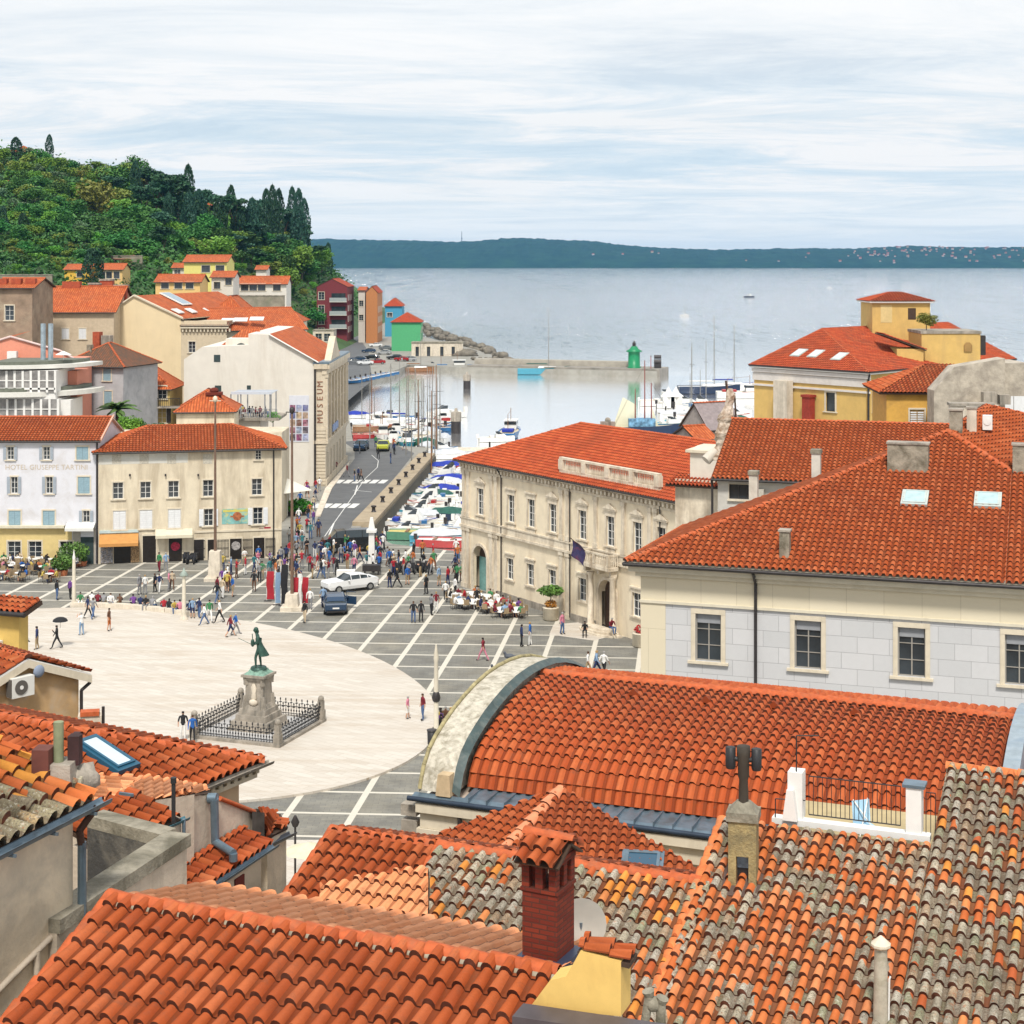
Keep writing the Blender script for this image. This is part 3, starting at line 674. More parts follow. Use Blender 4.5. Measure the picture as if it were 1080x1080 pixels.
for z in (.08,.86): rl.pipe([Vector((ra.x,ra.y+.1,k0.z+.12+z)),Vector((rb.x,rb.y+.1,k0.z+.12+z))],.014,5)
n=20
for i in range(n+1):
    x=ra.lerp(rb,i/n); rl.tube((x.x,x.y+.1,k0.z+.2),(x.x,x.y+.1,k0.z+.98),.009,n=4)
rc_=atk(978)-b; rd_=atk(988)-b
for i in range(3):
    x=rc_.lerp(rd_,i/2); rl.tube((x.x,x.y+.1,k0.z+.1),(x.x,x.y+.1,k0.z+.92),.009,n=4)
rl.pipe([Vector((rc_.x,rc_.y+.1,k0.z+.92)),Vector((rd_.x,rd_.y+.1,k0.z+.92))],.012,5)
rr0=atk(817)-b; rr1=atk(833)-b
rl.pipe([Vector((rr0.x,rr0.y-.1,k0.z)),Vector((rr0.x,rr0.y-.1,k0.z+.5)),Vector((rr1.x+.3,rr1.y-.1,k0.z+.5))],.012,5)
part('railing',rl,[IRON],t)
m0=atk(840)-b; part('antenna_mast',MB().pipe([Vector((m0.x,m0.y,k0.z+.7)),Vector((m0.x,m0.y,k0.z+1.8)),Vector((m0.x+.45,m0.y,k0.z+1.8))],.014,5),[IRON],t)
p=atk(909,.9); 
t2=thing('folded_blue_chair','folded pale blue garden chair leaning behind the terrace railing','chair',(p.x,p.y,b.z+k0.z-.25),.3)
part('seat',MB().add([(-.2,0,.15),(.2,0,.15),(.25,.15,.6),(-.15,.15,.6)],[(0,1,2,3)]).box(-.2,.2,-.3,0,.13,.16),[mat('pale_blue_canvas',(.35,.55,.70),var=.1)],t2)
part('leg',MB().tube((-.2,-.28,0),(.22,.15,.62),.015).tube((.2,-.28,0),(-.12,.15,.62),.015),[WHITE],t2)
# stone chimney with arched opening and triple top
p=q(784,930); t=thing('stone_chimney','old ochre stone chimney with three black pots on the lichen roof edge','chimney',(p.x,p.y,p.z),AF+.12)
OCH=mat('ochre_lichen_stone',(.36,.28,.13),var=.3,scale=5,bump=.6,bs=20,stain=(.14,.12,.07),sa=.8,ss=2.5,lo=.4,hi=.62)
mb=MB(); wx,wy,hh=.54,.46,1.22
# shaft with a niche
mb.box(-wx/2,-.12,-.2,wy-.2,-.2,.55); mb.box(.12,wx/2,-.2,wy-.2,-.2,.55); mb.box(-.12,.12,0.04,wy-.2,-.2,.55)
mb.box(-wx/2,wx/2,-.2,wy-.2,.55,hh); part('shaft',mb,[OCH],t)
part('niche',MB().box(-.119,.119,.02,.038,-.19,.26),[IRON],t); part('niche_pane',MB().box(-.119,.119,.018,.036,.265,.545),[mat('pale_blue_pane',(.22,.32,.42),rough=.3,var=.4,scale=8)],t)
part('cap',MB().box(-wx/2-.04,wx/2+.04,-.24,wy-.16,hh,hh+.17).add([(-wx/2,-.2,hh+.17),(wx/2,-.2,hh+.17),(wx/2,wy-.2,hh+.17),(-wx/2,wy-.2,hh+.17),(-.12,-.05,hh+.34),(.12,-.05,hh+.34),(.12,.12,hh+.34),(-.12,.12,hh+.34)],[(0,1,5,4),(1,2,6,5),(2,3,7,6),(3,0,4,7),(4,5,6,7)]),[CONC],t)
part('flue',MB().lathe(0,.03,[(.10,hh+.3),(.085,hh+.75),(.11,hh+.82),(.11,hh+1.1),(.13,hh+1.22),(.13,hh+1.4),(.09,hh+1.41)],12),[mat('sooty_flue',(.05,.04,.03),var=.3)],t)
for sx in (-1,1): part('pot',MB().lathe(sx*.25,.03,[(.085,hh+.95),(.10,hh+1.0),(.10,hh+1.36),(.075,hh+1.37)],10).tube((0,.03,hh+1.12),(sx*.2,.03,hh+1.15),.05),[IRON],t)
part('base_flashing',MB().merge(MB().box(-wx/2-.12,wx/2+.1,-.5,.45,-.02,.03),Matrix.Translation((0,0,.02))@Matrix.Rotation(sl,4,'X')),[mat('brown_lead',(.09,.06,.05),var=.2)],t)
# vent pipe
p=q(929,1080); t=thing('stone_vent_pipe','tall pale stone vent pipe with a pointed cap on the lichen roof','vent pipe',(p.x,p.y,p.z),0)
part('pipe',MB().lathe(0,0,[(.14,-.3),(.125,.5),(.11,1.28)],12),[mat('pale_lichen_stone',(.42,.38,.30),var=.2,scale=6,stain=(.2,.17,.1),sa=.7,ss=3)],t)
part('cap',MB().lathe(0,0,[(.11,1.28),(.17,1.33),(.17,1.37),(.02,1.5)],10,smooth=False),[TRIM],t)
part('cable',MB().pipe([(.11,-.08,-.2),(.12,-.1,.8),(.14,-.1,.85)],.018,5),[WHITE],t)
# ============================================================ BARREL ROOF HALL
Yb=44.0; B=P(442,833,Yb); zb=B.z; fr=Fr(B.x,B.y,0,AF)
CH=13.1; RS=2.0
def arc(s,rise,c0,c1):   # height over the chord
    return rise*float(np.interp((s-c0)/(c1-c0),[0,.012,.04,.09,.19,.29,.38,.47,.56,.64,.72,.80,.88,.95,1],[0,.22,.43,.61,.82,.94,1,.995,.94,.84,.69,.50,.29,.12,0]))
t=frthing('barrel_roof_hall','long hall with a curved barrel roof of orange tiles and mossy end arch','hall',fr)
LEN=15.2; PW=.95
K=22
def arch_band(x0,x1,c0,c1,rise,zoff,drop,m=0):
    mb=MB(); ss=[c0+(c1-c0)*(.5-.5*math.cos(PI*i/K)) for i in range(K+1)]
    top=[(s,zb+zoff+arc(s,rise,c0,c1)) for s in ss]
    for (a,za),(b_,zb_) in zip(top,top[1:]):
        mb.add([(x0,a,za),(x0,b_,zb_),(x1,b_,zb_),(x1,a,za)],[(0,1,2,3)],m,smooth=True)
    for x in (x0,x1):
        mb.poly([(x,c0,zb-drop)]+[(x,a,z) for a,z in top]+[(x,c1,zb-drop)],m)
    return mb
MOSS=mat('mossy_white_stone',(.50,.46,.38),var=.22,scale=7,bump=.5,bs=14,stain=(.20,.175,.12),sa=.8,ss=3.2,lo=.46,hi=.66)
# big lichen tint towards the rim
part('end_arch',arch_band(0,PW,-.0,CH,RS,.0,0.05),[MOSS],t)
rim=MB(); ss=[CH*(.5-.5*math.cos(PI*i/K)) for i in range(K+1)]
pts=[Vector((.02,s,zb+.03+arc(s,RS,0,CH))) for s in ss]; rim.pipe(pts,.06,6); part('rim',rim,[mat('ochre_mossy_rim',(.34,.29,.15),var=.3,scale=5,stain=(.12,.1,.06),sa=.8,ss=3)],t)
fl=MB(); pts=[(s,zb+.02+arc(s,RS,0,CH)) for s in ss]
for (a,za),(b_,z2) in zip(pts,pts[1:]):
    fl.add([(PW,a,za+.04),(PW,b_,z2+.04),(PW+.22,b_,z2-.10),(PW+.22,a,za-.10)],[(0,1,2,3)],smooth=True)
    fl.add([(PW,a,za+.04),(PW,b_,z2+.04),(PW,b_,z2-.1),(PW,a,za-.1)],[(0,1,2,3)])
part('flashing',fl,[mat('dark_teal_flashing',(.05,.075,.075),rough=.5,var=.3,stain=(.2,.2,.17),sa=.4,ss=3)],t)
part('corner_stone',MB().cbox(PW-.2,.10,zb-.05,.42,.5,.55,0,0,.8,.8),[mat('ochre_block',(.48,.36,.22),var=.15,scale=4)],t)
# tiled vault: strips between arc points, tile rows continuous
c0,c1,r2=.75,CH-.75,1.62
TWB=.27; chh=.37; mb=MB(); 
arcp=[]; S=0
fine=[(c0+(c1-c0)*(.5-.5*math.cos(PI*i/400)),) for i in range(401)]
fp=[(s,zb-.02+arc(s,r2,c0,c1)) for (s,) in fine]
cum=[0]
for a,b_ in zip(fp,fp[1:]): cum.append(cum[-1]+math.hypot(b_[0]-a[0],b_[1]-a[1]))
def at(u):
    u=min(max(u,0),cum[-1]); 
    import bisect
    i=min(len(cum)-2,max(0,bisect.bisect_right(cum,u)-1)); f=(u-cum[i])/max(1e-9,cum[i+1]-cum[i])
    s=fp[i][0]+(fp[i+1][0]-fp[i][0])*f; z=fp[i][1]+(fp[i+1][1]-fp[i][1])*f
    tx,tz=fp[i+1][0]-fp[i][0],fp[i+1][1]-fp[i][1]; l=math.hypot(tx,tz); return s,z,-tz/l,tx/l
nr=int(cum[-1]/2/chh)+2; nc=int((LEN-PW-.55)/TWB)
prof=PROF5; rs=random.Random(4)
for sgn in (0,1):
    nrr=nr if sgn==0 else nr
    V=[];UVl=[];W=nc*len(prof)+1
    for r in range(nrr):
        for e in (0,1):
            u=(r+e)*chh
            if u>cum[-1]/2+.2: u=cum[-1]/2+.2
            s,z,ns,nz=at(u if sgn==0 else cum[-1]-u)
            for ccol in range(nc):
                for (pu,pz) in prof:
                    tp=1.09 if e==0 else .91
                    hh=pz*TWB*.37*(tp)+(.055 if e==0 else 0)*(.5+.5*(pz>0))+.05
                    uu=ccol+.5+(pu-.5)*((tp if pz>0 else 1))
                    V.append((PW+.15+uu*TWB,s+ns*hh,z+nz*hh)); UVl.append((ccol+pu+(300 if sgn else 0),r+(0 if e==0 else .975)))
            V.append((PW+.15+nc*TWB,s+ns*.05,z+nz*.05)); UVl.append((nc+(300 if sgn else 0),r+.5))
    idx=lambda a,b_:a*W+b_
    mb.add(V,[(idx(a,b_),idx(a,b_+1),idx(a+1,b_+1),idx(a+1,b_)) for a in range(0,2*nrr-1,2) for b_ in range(W-1)],0,uv=UVl,smooth=True)
    mb.add(V,[(idx(a,b_),idx(a,b_+1),idx(a+1,b_+1),idx(a+1,b_)) for a in range(1,2*nrr-1,2) for b_ in range(W-1)],2,uv=UVl)
ridge(mb,(PW+.15,(c0+c1)/2,zb+r2+.07),(LEN-.45,(c0+c1)/2,zb+r2+.07),.15,.42,1,seed=4)
rr=random.Random(9)
for (u,xx) in ((cum[-1]*.40,4.4),(cum[-1]*.40,6.5),(cum[-1]*.41,8.4),(cum[-1]*.42,10.6)):
    s,z,ns,nz=at(u); mb.add([(xx-.22,s-.2,z+.1),(xx+.22,s-.2,z+.1),(xx,s-.2,z+.3),(xx,s+.35,z+.16)],[(0,1,2),(1,3,2),(0,2,3)],0,uv=[(999,9)]*4)
part('barrel_roof',mb,[tilemat('barrel_terracotta',[(.41,.078,.019),(.45,.094,.025),(.36,.064,.015),(.49,.12,.036)],grime=.4,dirt=(.18,.04,.016),gs=.4),RIDGE,GAP_SHADE],t)
# far end arch (blue-grey)
mb=arch_band(LEN-.5,LEN-.1,-.0,CH,RS*.98,0,.05); part('end_arch',mb,[mat('pale_blue_flashing_arch',(.26,.31,.35),var=.15,scale=3,stain=(.16,.22,.3),sa=.5,ss=1.5)],t)
# eave: zinc strip, cornice, walls
gb=MB(); gb.add([(-.12,-.22,zb-.12),(LEN+.1,-.22,zb-.12),(LEN+.1,.72,zb-.0),(1.3,.72,zb-.0),(1.3,.0,zb-.06),(-.12,.0,zb-.06)],[(0,1,2,3,4,5)])
for i in range(28):
    x=1.5+i*.5; gb.box(x,x+.025,-.22,.70,zb-.11,zb+.02)
part('eave_flashing',gb,[ZINC],t)
part('gutter',MB().pipe([(-.2,-.29,zb-.15),(LEN+.1,-.29,zb-.15)],.07,8),[mat('navy_gutter',(.03,.045,.07),rough=.4,metal=.3,var=.2)],t)
HALL=mat('pinkish_cream_plaster',(.52,.42,.34),var=.08,stain=(.34,.26,.2),sa=.5,ss=1,streak=True)
mb=MB(); mb.box(.15,LEN,0.0,CH-.1,0,zb-.17)
part('wall',mb,[HALL],t)
mb=MB(); mb.box(.02,LEN,-.28,-.005,zb-.5,zb-.26);mb.box(.08,LEN,-.12,-.005,zb-.95,zb-.51);mb.box(.0,1.0,-.18,-.006,zb-8,zb-.96); mb.box(.05,LEN,-.1,-.004,zb-1.6,zb-1.4)
part('cornice',mb,[TRIM],t)
part('downpipe',MB().pipe([(1.25,-.2,zb-.3),(1.25,-.2,zb-7)],.06,8),[GUT],t)
mb=MB(); q7=random.Random(3)
for i in range(9): z=zb-.4-i*.42; mb.cbox(-.25+q7.uniform(-.05,.05),.1,z-.3,.45,.35,.3,0,q7.uniform(-.1,.1))
part('carved_corner',mb,[STONED],t)
# orange roof piece right of the barrel
fr0=fr
p=P(1085,790,43); t=thing('low_orange_annex','small annex with a deep orange tile roof right of the barrel roof arch','annex',(p.x,p.y,0),AF)
roofpart(t,[[(-1.15,-2.0,p.z-.55),(3,-2.0,p.z-.55),(3,1.4,p.z+.35),(-1.15,1.4,p.z+.35)]],T_brown,w=.27,ch=.37)
part('wall',MB().box(-1.1,3,-1.8,1.4,0,p.z-.7),[HALL],t)

# ============================================================ COURT HOUSE (big roof right)
Y0=72.0; a0=P(660,592,Y0); AC=math.atan2(-.313,.95); fr=Fr(a0.x,a0.y,0,AC); ez=a0.z
ov=.75
t=frthing('grey_block_palace','large palace with pale grey stone block walls under a huge orange tiled roof','palace',Fr(fr.X,fr.Y,0,AC))
Lc=24.0
pe=fr.pz(1085,616.5,ez)
ap=None
nF=lambda sl:Vector((fr.s*math.sin(sl),-fr.c*math.sin(sl),math.cos(sl)))
SLc=rad(20); E0=fr.w(0,0,ez)
apx=fr.loc(RP(1000,455,E0,nF(SLc)))      # apex, local
vly=fr.loc(RP(1067,498,E0,nF(SLc)))
C0=Vector((0,0,ez)); C1=Vector((Lc,0,ez)); Bk=fr.loc(G(722,556,ez))
rg=Vector((apx.x,apx.y,apx.z))
vx=vly+(vly-rg)*1.2
wingT=fr.loc(P(1040,428,RP(1000,455,E0,nF(SLc)).y+6)); 
wt2=wingT+Vector((9,1.0,-.3))
front=[C0,C1,Vector((Lc,vx.y,vx.z)) if vx.x<Lc else vx,rg]
polys=[[C0,Vector((vly.x,0,ez)),vly,rg],[Vector((vly.x,0,ez)),C1,Vector((Lc,vly.y,vly.z)),vly],[C0,rg,Bk]]
left2=[Bk,rg,Vector((rg.x,rg.y+10,ez))]
mb=MB()
rds=[(C0,rg),(rg,vly)]
roofpart(t,polys,T_main,w=.285,ch=.40,q=5,ridges=rds,under=TRIM,rr=.15,thick=.15,seed=31)
# wing roof to the right
W=[rg,vly,vly+(vly-rg)*.8,wt2,wingT]
wn=(vly-rg).cross(wingT-rg).normalized()
pW=[rg,vly+(vly-rg)*.9,wt2+Vector((0,0,0)),wingT]
d0=(pW[2]-rg).dot(wn); pW[2]=pW[2]-wn*d0
roofpart(t,[pW],T_main,w=.285,ch=.4,q=5,ridges=[(rg,wingT),(wingT,pW[2])],under=TRIM,name='wing_roof',seed=33)
mb=MB(); mb.poly([Bk,rg,wingT,Vector((wingT.x,wingT.y,ez)),Vector((Bk.x,Bk.y,ez))]); part('rear_roof',mb,[T_flat],t)
# walls
BLK=brickmat('pale_grey_ashlar',(.53,.535,.545),(.59,.59,.60),(.36,.36,.37),sx=1.32,sz=.68,var=.14,msz=.011)
CRE=brickmat('cream_ashlar_band',(.66,.59,.44),(.70,.63,.48),(.50,.44,.32),sx=1.55,sz=3.0,var=.08,msz=.009)
w0=ov; zt=ez-.05
wpts=[(747,672),(853,680),(964,688),(1075,697)]
ww=[]
for x,y in wpts:
    l=fr.pf(x,y,w0); ww.append((l.x,l.z))
zl=fr.pf(747,638,w0).z   # bottom of cream band
ww=[(a,ww[0][1]+(ww[-1][1]-ww[0][1])*0+(-.0)) for a,b_ in ww]
sp=(ww[3][0]-ww[0][0])/3
xs=[ww[0][0]+sp*i for i in range(5)]
zc=sum(fr.pf(x,y,w0).z for x,y in wpts)/4
hw_,hh_=1.12,2.05
holes=[(x,z,hw_,hh_) for x in xs for z in (zc,)]
low=[(x,zc-4.6,hw_,hh_) for x in xs]
xl=fr.pf(676,640,w0).x; xb=fr.pf(702,660,w0).x
mb=MB(); mp=lambda l,d,z:(l,w0+d,z)
wallholes(mb,mp,xb,Lc+2,0,zl,holes+low,.22,0)
part('block_wall',mb,[BLK],t)
mb=MB(); mb.box(xl,xb,w0-.03,w0+.8,0,zl-.001); mb.box(xl+.02,xb+.3,w0+.24,14,0,zl)
mb.box(xl,Lc+2,w0-.04,w0+.8,zl,zt-.65)
part('wall',mb,[CRE],t)
mb=MB(); mb.box(xl-.05,Lc+2,w0-.10,w0-.041,zl-.06,zl+.06)
mb.box(xl-.2,Lc+2,w0-.22,w0+.8,zt-.649,zt-.42); mb.box(xl-.45,Lc+2,w0-.5,w0+.8,zt-.419,zt-.12)
part('cornice',mb,[mat('cream_cornice',(.62,.57,.45),var=.06,stain=(.4,.35,.25),sa=.4)],t)
part('gutter',MB().pipe([(-.1,-.06,ez-.12),(Lc,-.06,ez-.12)],.08,8),[GUT],t)
part('gutter',MB().pipe([(-.1,0,ez-.12),(Bk.x-.15,Bk.y,ez-.12)],.08,8),[GUT],t)
for px in (797,):
    x=fr.pf(px,650,w0-.1).x; part('downpipe',MB().pipe([(x,.0,ez-.2),(x,w0-.12,ez-.75),(x,w0-.12,0)],.07,8),[GUT],t)
FRG=mat('grey_window_frame',(.30,.28,.25),var=.1)
_k=[0]
for x in xs:
    for z in (zc,zc-4.6):
        o=window(t,(x,w0,z),hw_,hh_,'p',None,0,trim=TRIM,frame=FRG,rec=.17,bars=(1,2),surround=.19)
        part('blind',MB().box(-hw_/2+.06,hw_/2-.06,.12,.125,hh_/2-.42,hh_/2-.05),[mat('grey_blind',(.28,.29,.31),var=.1)],o)
mb=MB().box(xl+.3,Lc+1.6,3,14,0,ez-.3); part('core',mb,[CRE],t)
# chimneys / skylights on the court roof (own things for skylights; chimneys are parts)
def onroof(px,py): return fr.loc(RP(px,py,E0,nF(SLc)))
def chim(parent,l,w,d,h,m,capm=None,cap=.08,rz=0,name='chimney'):
    mb=MB().cbox(l.x,l.y,l.z-.5,w,d,h+.5,0,rz); o=part(name,mb,[m],parent)
    part('chimney_cap',MB().cbox(l.x,l.y,l.z+h+.002,w+.1,d+.1,cap,0,rz),[capm or m],o); return o
l=onroof(958,494); chim(t,l,1.85,.8,1.15,CONC,STONED)
l=onroof(828,586); chim(t,l,.42,.5,1.05,CONC,STONED)
l=onroof(1079,497); chim(t,l,.9,.7,1.2,CONC,STONED)
l=onroof(1008,455)+Vector((0,.3,0)); chim(t,l,.6,.6,1.0,CONC,STONED); l2=l+Vector((.7,.7,.1)); chim(t,l2,.45,.5,.95,STONE,STONED)
part('air_conditioner',MB().box(l2.x+.5,l2.x+.95,l2.y+.2,l2.y+.7,l2.z-.1,l2.z+.6).tube((l2.x+.72,l2.y+.19,l2.z+.3),(l2.x+.72,l2.y+.17,l2.z+.3),.17,n=12),[WHITE],t)
vc=mat('white_vent_chimney',(.60,.57,.50),var=.1,stain=(.3,.27,.2),sa=.5)
for px,py,h in ((861,505,1.25),(795,527,1.25)):
    n3=(rg-C0).cross(Bk-C0).normalized(); l=fr.loc(RP(px,py,E0,Vector((n3.x*fr.c-n3.y*fr.s,n3.x*fr.s+n3.y*fr.c,n3.z)))); chim(t,l,.42,.42,h,vc,CONC,.2)
nW=nF(SLc)
for px,lb in ((965,'left skylight of the pair on the huge orange palace roof'),(1042,'right skylight of the pair on the huge orange palace roof')):
    skylight(0,0,0,nW,(0,0,1),.98,1.15,lb,glass=mat('pale_sky_pane',(.36,.50,.52),rough=.1,var=.15,spec=.8),fm=mat('skylight_grey_frame',(.42,.47,.45),var=.1),pt=RP(px,527 if px<1000 else 529,E0,nW)+nW*.08)
# ============================================================ MIDDLE ROOF behind (755-1000, 440-505)
p0=P(757,504,100.0); fr=Fr(p0.x,p0.y,0,AC+.03); e=p0.z
t=frthing('middle_roof_house','house with a broad orange roof between the town palace and the grey block palace','house',fr)
top=fr.loc(P(772,442,107.5)); tz=top.z
D=top.y
roofpart(t,[[(-.35,-.4,e),(22,-.4,e),(22,D,tz),(top.x,D,tz)]],T_main,w=.29,ch=.4,q=5,ridges=[((top.x,D,tz),(22,D,tz))],under=TRIM,seed=41)
GW=mat('grey_white_plaster',(.50,.48,.44),var=.08,stain=(.3,.27,.22),sa=.5)
mb=MB(); lw=fr.pf(783,517,0); wallholes(mb,lambda l,d,z:(l,d,z),0,22,e-5,e-.1,[(lw.x,lw.z-.1,1.6,.9)]); mb.box(0.01,22,.3,D+4,0,e-.25); mb.add([(0.01,0,e-.3),(top.x+.3,D,tz-.2),(.01,D,e-.3)],[(0,1,2)])
part('wall',mb,[GW],t); window(t,(lw.x,0,lw.z-.1),1.6,.9,'p',None,frame=GUT,bars=(2,0),surround=.03)
l=fr.pf(812,520,-.3); part('air_conditioner',MB().box(l.x-1.05,l.x-.35,-.5,-.05,l.z-.5,l.z+.2).tube((l.x-.72,-.51,l.z-.15),(l.x-.72,-.53,l.z-.15),.24,n=14),[mat('beige_unit',(.45,.42,.36),var=.05)],t)
part('gutter',MB().pipe([(-.35,-.45,e-.06),(22,-.45,e-.06)],.08,6),[GUT],t)
part('downpipe',MB().pipe([(-.3,-.42,e-.1),(-.3,-.2,e-.5),(-.3,-.2,0)],.08,6),[GUT],t)
mframe=fr
# ============================================================ TOWN PALACE (clock hall) with facade bays
C0=Vector((-4.3,143.3,0)); aT=math.atan2(-19.3,12.65); fr=Fr(C0.x,C0.y,0,aT); ez=11.05; LT=30.2; DT=14.7
t=frthing('town_palace','cream Renaissance style palace with pediment windows, balcony and arched door on the square','palace',fr)
UP=[(506.7,530),(539,536.7),(560.4,542),(583,546.7),(614.4,553),(643.8,560),(672.5,566)]
LO=[(538,600),(559.6,606.7),(582.7,612),(614.4,622),(671.6,638)]
zu=sum(fr.pf(x,y).z for x,y in UP)/7; zl=sum(fr.pf(x,y).z for x,y in LO)/5
xu=[fr.pf(x,y).x for x,y in UP]; xlo=[fr.pf(x,y).x for x,y in LO]
a1=(fr.pf(499.5,600).x+fr.pf(514.5,600).x)/2; a2=(fr.pf(633.5,630).x+fr.pf(648.5,630).x)/2
TP=mat('warm_cream_stucco',(.74,.64,.48),var=.07,scale=1.5,stain=(.46,.36,.25),sa=.5,ss=.8,streak=True)
TPW=mat('white_stone_trim',(.66,.58,.46),var=.14,scale=3,bump=.3,stain=(.26,.19,.12),sa=.7,ss=1.2,streak=True,lo=.45)
aw=2.15; AH=3.9
extra=[27.6]
holes=[(x,zu,1.0,2.25) for x in xu+extra]+[(x,zl,1.0,1.75) for x in xlo+extra]+[(a1,AH/2,aw,AH),(a2,AH/2,aw,AH)]
mb=MB(); wallholes(mb,lambda l,d,z:(l,d,z),0,LT,0,ez-.05,holes,.25)
mb.box(.3,LT,.9,DT,0.1,ez-.4); mb.poly([(0,0,0),(0,DT,0),(0,DT,ez-.05),(0,0,ez-.05)])
# arch spandrels
for ax in (a1,a2):
    r=aw/2; zc=AH-r
    for sg in (-1,1):
        pts=[(ax+sg*r,0,zc)]+[(ax+sg*r*math.cos(PI/2*i/8),0,zc+r*math.sin(PI/2*i/8)) for i in range(1,9)]+[(ax+sg*r,0,AH)]
        mb.poly(pts)
        for i in range(8):
            a_,b_=PI/2*i/8,PI/2*(i+1)/8
            mb.poly([(ax+sg*r*math.cos(a_),0,zc+r*math.sin(a_)),(ax+sg*r*math.cos(b_),0,zc+r*math.sin(b_)),(ax+sg*r*math.cos(b_),.6,zc+r*math.sin(b_)),(ax+sg*r*math.cos(a_),.6,zc+r*math.sin(a_))])
part('wall',mb,[TP],t)
for x in xu+extra:
    ped=(x<3 or x>12)
    window(t,(x,0,zu),1.0,2.25,'g' if ped else 'h',None,trim=TPW,bars=(1,3),surround=.17)
    part('sill_panel',MB().box(x-.62,x+.62,-.07,-.004,zu-1.125-1.0,zu-1.125-.2),[TPW],t)
for x in xlo+extra: window(t,(x,0,zl),1.0,1.75,'h',None,trim=TPW,bars=(1,2),surround=.13)
def archring(ax,r,w,z0,d=.14):
    mb=MB(); zc=AH-aw/2; n=12
    pin=[(ax-r,zc)]+[(ax-r*math.cos(PI*i/n),zc+r*math.sin(PI*i/n)) for i in range(n+1)]
    po=[(ax-(r+w)*math.cos(PI*i/n),zc+(r+w)*math.sin(PI*i/n)) for i in range(n+1)]; pi_=pin[1:]
    for i in range(n):
        v=[(p[0],y,p[1]) for y in (-d,-.003) for p in (pi_[i],pi_[i+1],po[i+1],po[i])]
        mb.add(v,[(0,1,2,3),(4,7,6,5),(2,3,7,6),(0,1,5,4)])
    for sg in (-1,1): mb.box(min(ax+sg*r,ax+sg*(r+w)),max(ax+sg*r,ax+sg*(r+w)),-d,-.003,z0,zc)
    return mb
for ax,dm,gl in ((a1,'glazed',1),(a2,'dark',0)):
    d_=part('door',archring(ax,aw/2,.22,0),[TPW],t)
    part('door_leaf',MB().box(ax-aw/2,ax+aw/2,.55,.62,0,AH-aw/2 if gl else AH),[mat('teal_glass_door',(.16,.32,.30),rough=.15,var=.2) if gl else WOODD],d_)
    if gl: part('fanlight',MB().box(ax-aw/2,ax+aw/2,.56,.6,AH-aw/2+.01,AH),[WOODD],d_)
# pilasters: paired
def pil(x,z0,z1,w=.42): 
    return MB().box(x-w/2,x+w/2,-.13,-.004,z0,z1).box(x-w/2-.07,x+w/2+.07,-.17,-.003,z0,z0+.4).box(x-w/2-.08,x+w/2+.08,-.19,-.003,z1-.3,z1)
sz=fr.pf(550,568.5).z
sz=5.35
mb=MB()
cols=[.35,1.05]+[a1+1.75,a1+2.5]+[(xu[3]+xu[4])/2-.75,(xu[3]+xu[4])/2+.1]+[(xu[4]+xu[5])/2,(xu[5]+xu[6])/2]+[xu[6]+1.5,xu[6]+2.2]
for x in cols:
    w=.4
    part('pilaster',pil(x,0,sz-.16,w+.1),[TPW],t) if x not in cols[6:8] else None
    part('pilaster',pil(x,sz+.75,ez-1.0,w),[TPW],t)
mb=MB().box(-.15,LT,-.22,-.003,sz-.15,sz+.05).box(-.08,LT,-.1,-.005,sz+.055,sz+.6).box(-.12,LT,-.16,-.004,sz+.605,sz+.72)
part('string_course',mb,[TPW],t)
mb=MB().box(-.1,LT,-.12,-.004,ez-1.0,ez-.8).box(-.25,LT,-.3,-.003,ez-.42,ez-.28).box(-.4,LT,-.48,-.003,ez-.27,ez-.1)
for i in range(60): x=.1+i*.5; mb.box(x,x+.24,-.38,-.005,ez-.72,ez-.43)
part('cornice',mb,[TPW],t)
mb=MB()
for x in (xu[1],xu[2],xu[3],xu[1]+4.9): mb.box(x-.18,x+.18,-.016,-.002,ez-.86,ez-.62)
part('attic_vent',mb,[WOODD],t)
part('plinth',MB().box(a1+1.2,a2-1.2,-.1,-.002,0,.55),[STONED],t)
# balcony
bx0,bx1=a2-2.1,a2+1.55; bz=5.1
mb=MB().box(bx0-.1,bx1+.1,-1.15,-.23,bz-.25,bz)
for x in (bx0+.2,a2-.2,bx1-.2): mb.box(x-.13,x+.13,-.8,-.23,bz-.7,bz-.26)
b=part('balcony',mb,[TPW],t)
mb=MB().box(bx0,bx1,-1.1,-.98,bz+.002,bz+.12).box(bx0,bx1,-1.12,-.96,bz+.82,bz+.95)
for x in (bx0+.1,a2-.3,bx1-.1): mb.box(x-.12,x+.12,-1.13,-.95,bz+.12,bz+.82)
for x in (bx0,bx1-.12): mb.box(x,x+.12,-.95,-.05,bz+.82,bz+.95)
x=bx0+.3
while x<bx1-.25:
    mb.lathe(x,-1.04,[(.04,bz+.12),(.075,bz+.3),(.03,bz+.55),(.05,bz+.82)],6); x+=.22
for x in (bx0+.06,bx1-.06):
    for y in (-.8,-.6,-.4,-.2): mb.lathe(x,y,[(.04,bz+.002),(.075,bz+.3),(.03,bz+.55),(.05,bz+.82)],6)
part('balustrade',mb,[TPW],b)
mb=MB()
for sx in (-1.45,1.35): mb.lathe(a2+sx,-.55,[(.34,0),(.34,.4),(.25,.5),(.22,4.1),(.32,4.3),(.32,4.38)],12)
part('column',mb,[TPW],t)
fp=MB().tube((bx0+.7,-1.1,bz+.9),(bx0+.2,-2.1,bz+1.9),.03); o=part('flagpole',fp,[WOODD],t)
fm=mat('navy_flag_cloth',(.035,.03,.09),var=.3,scale=4,stain=(.25,.05,.05),sa=.6,ss=2)
v=[];
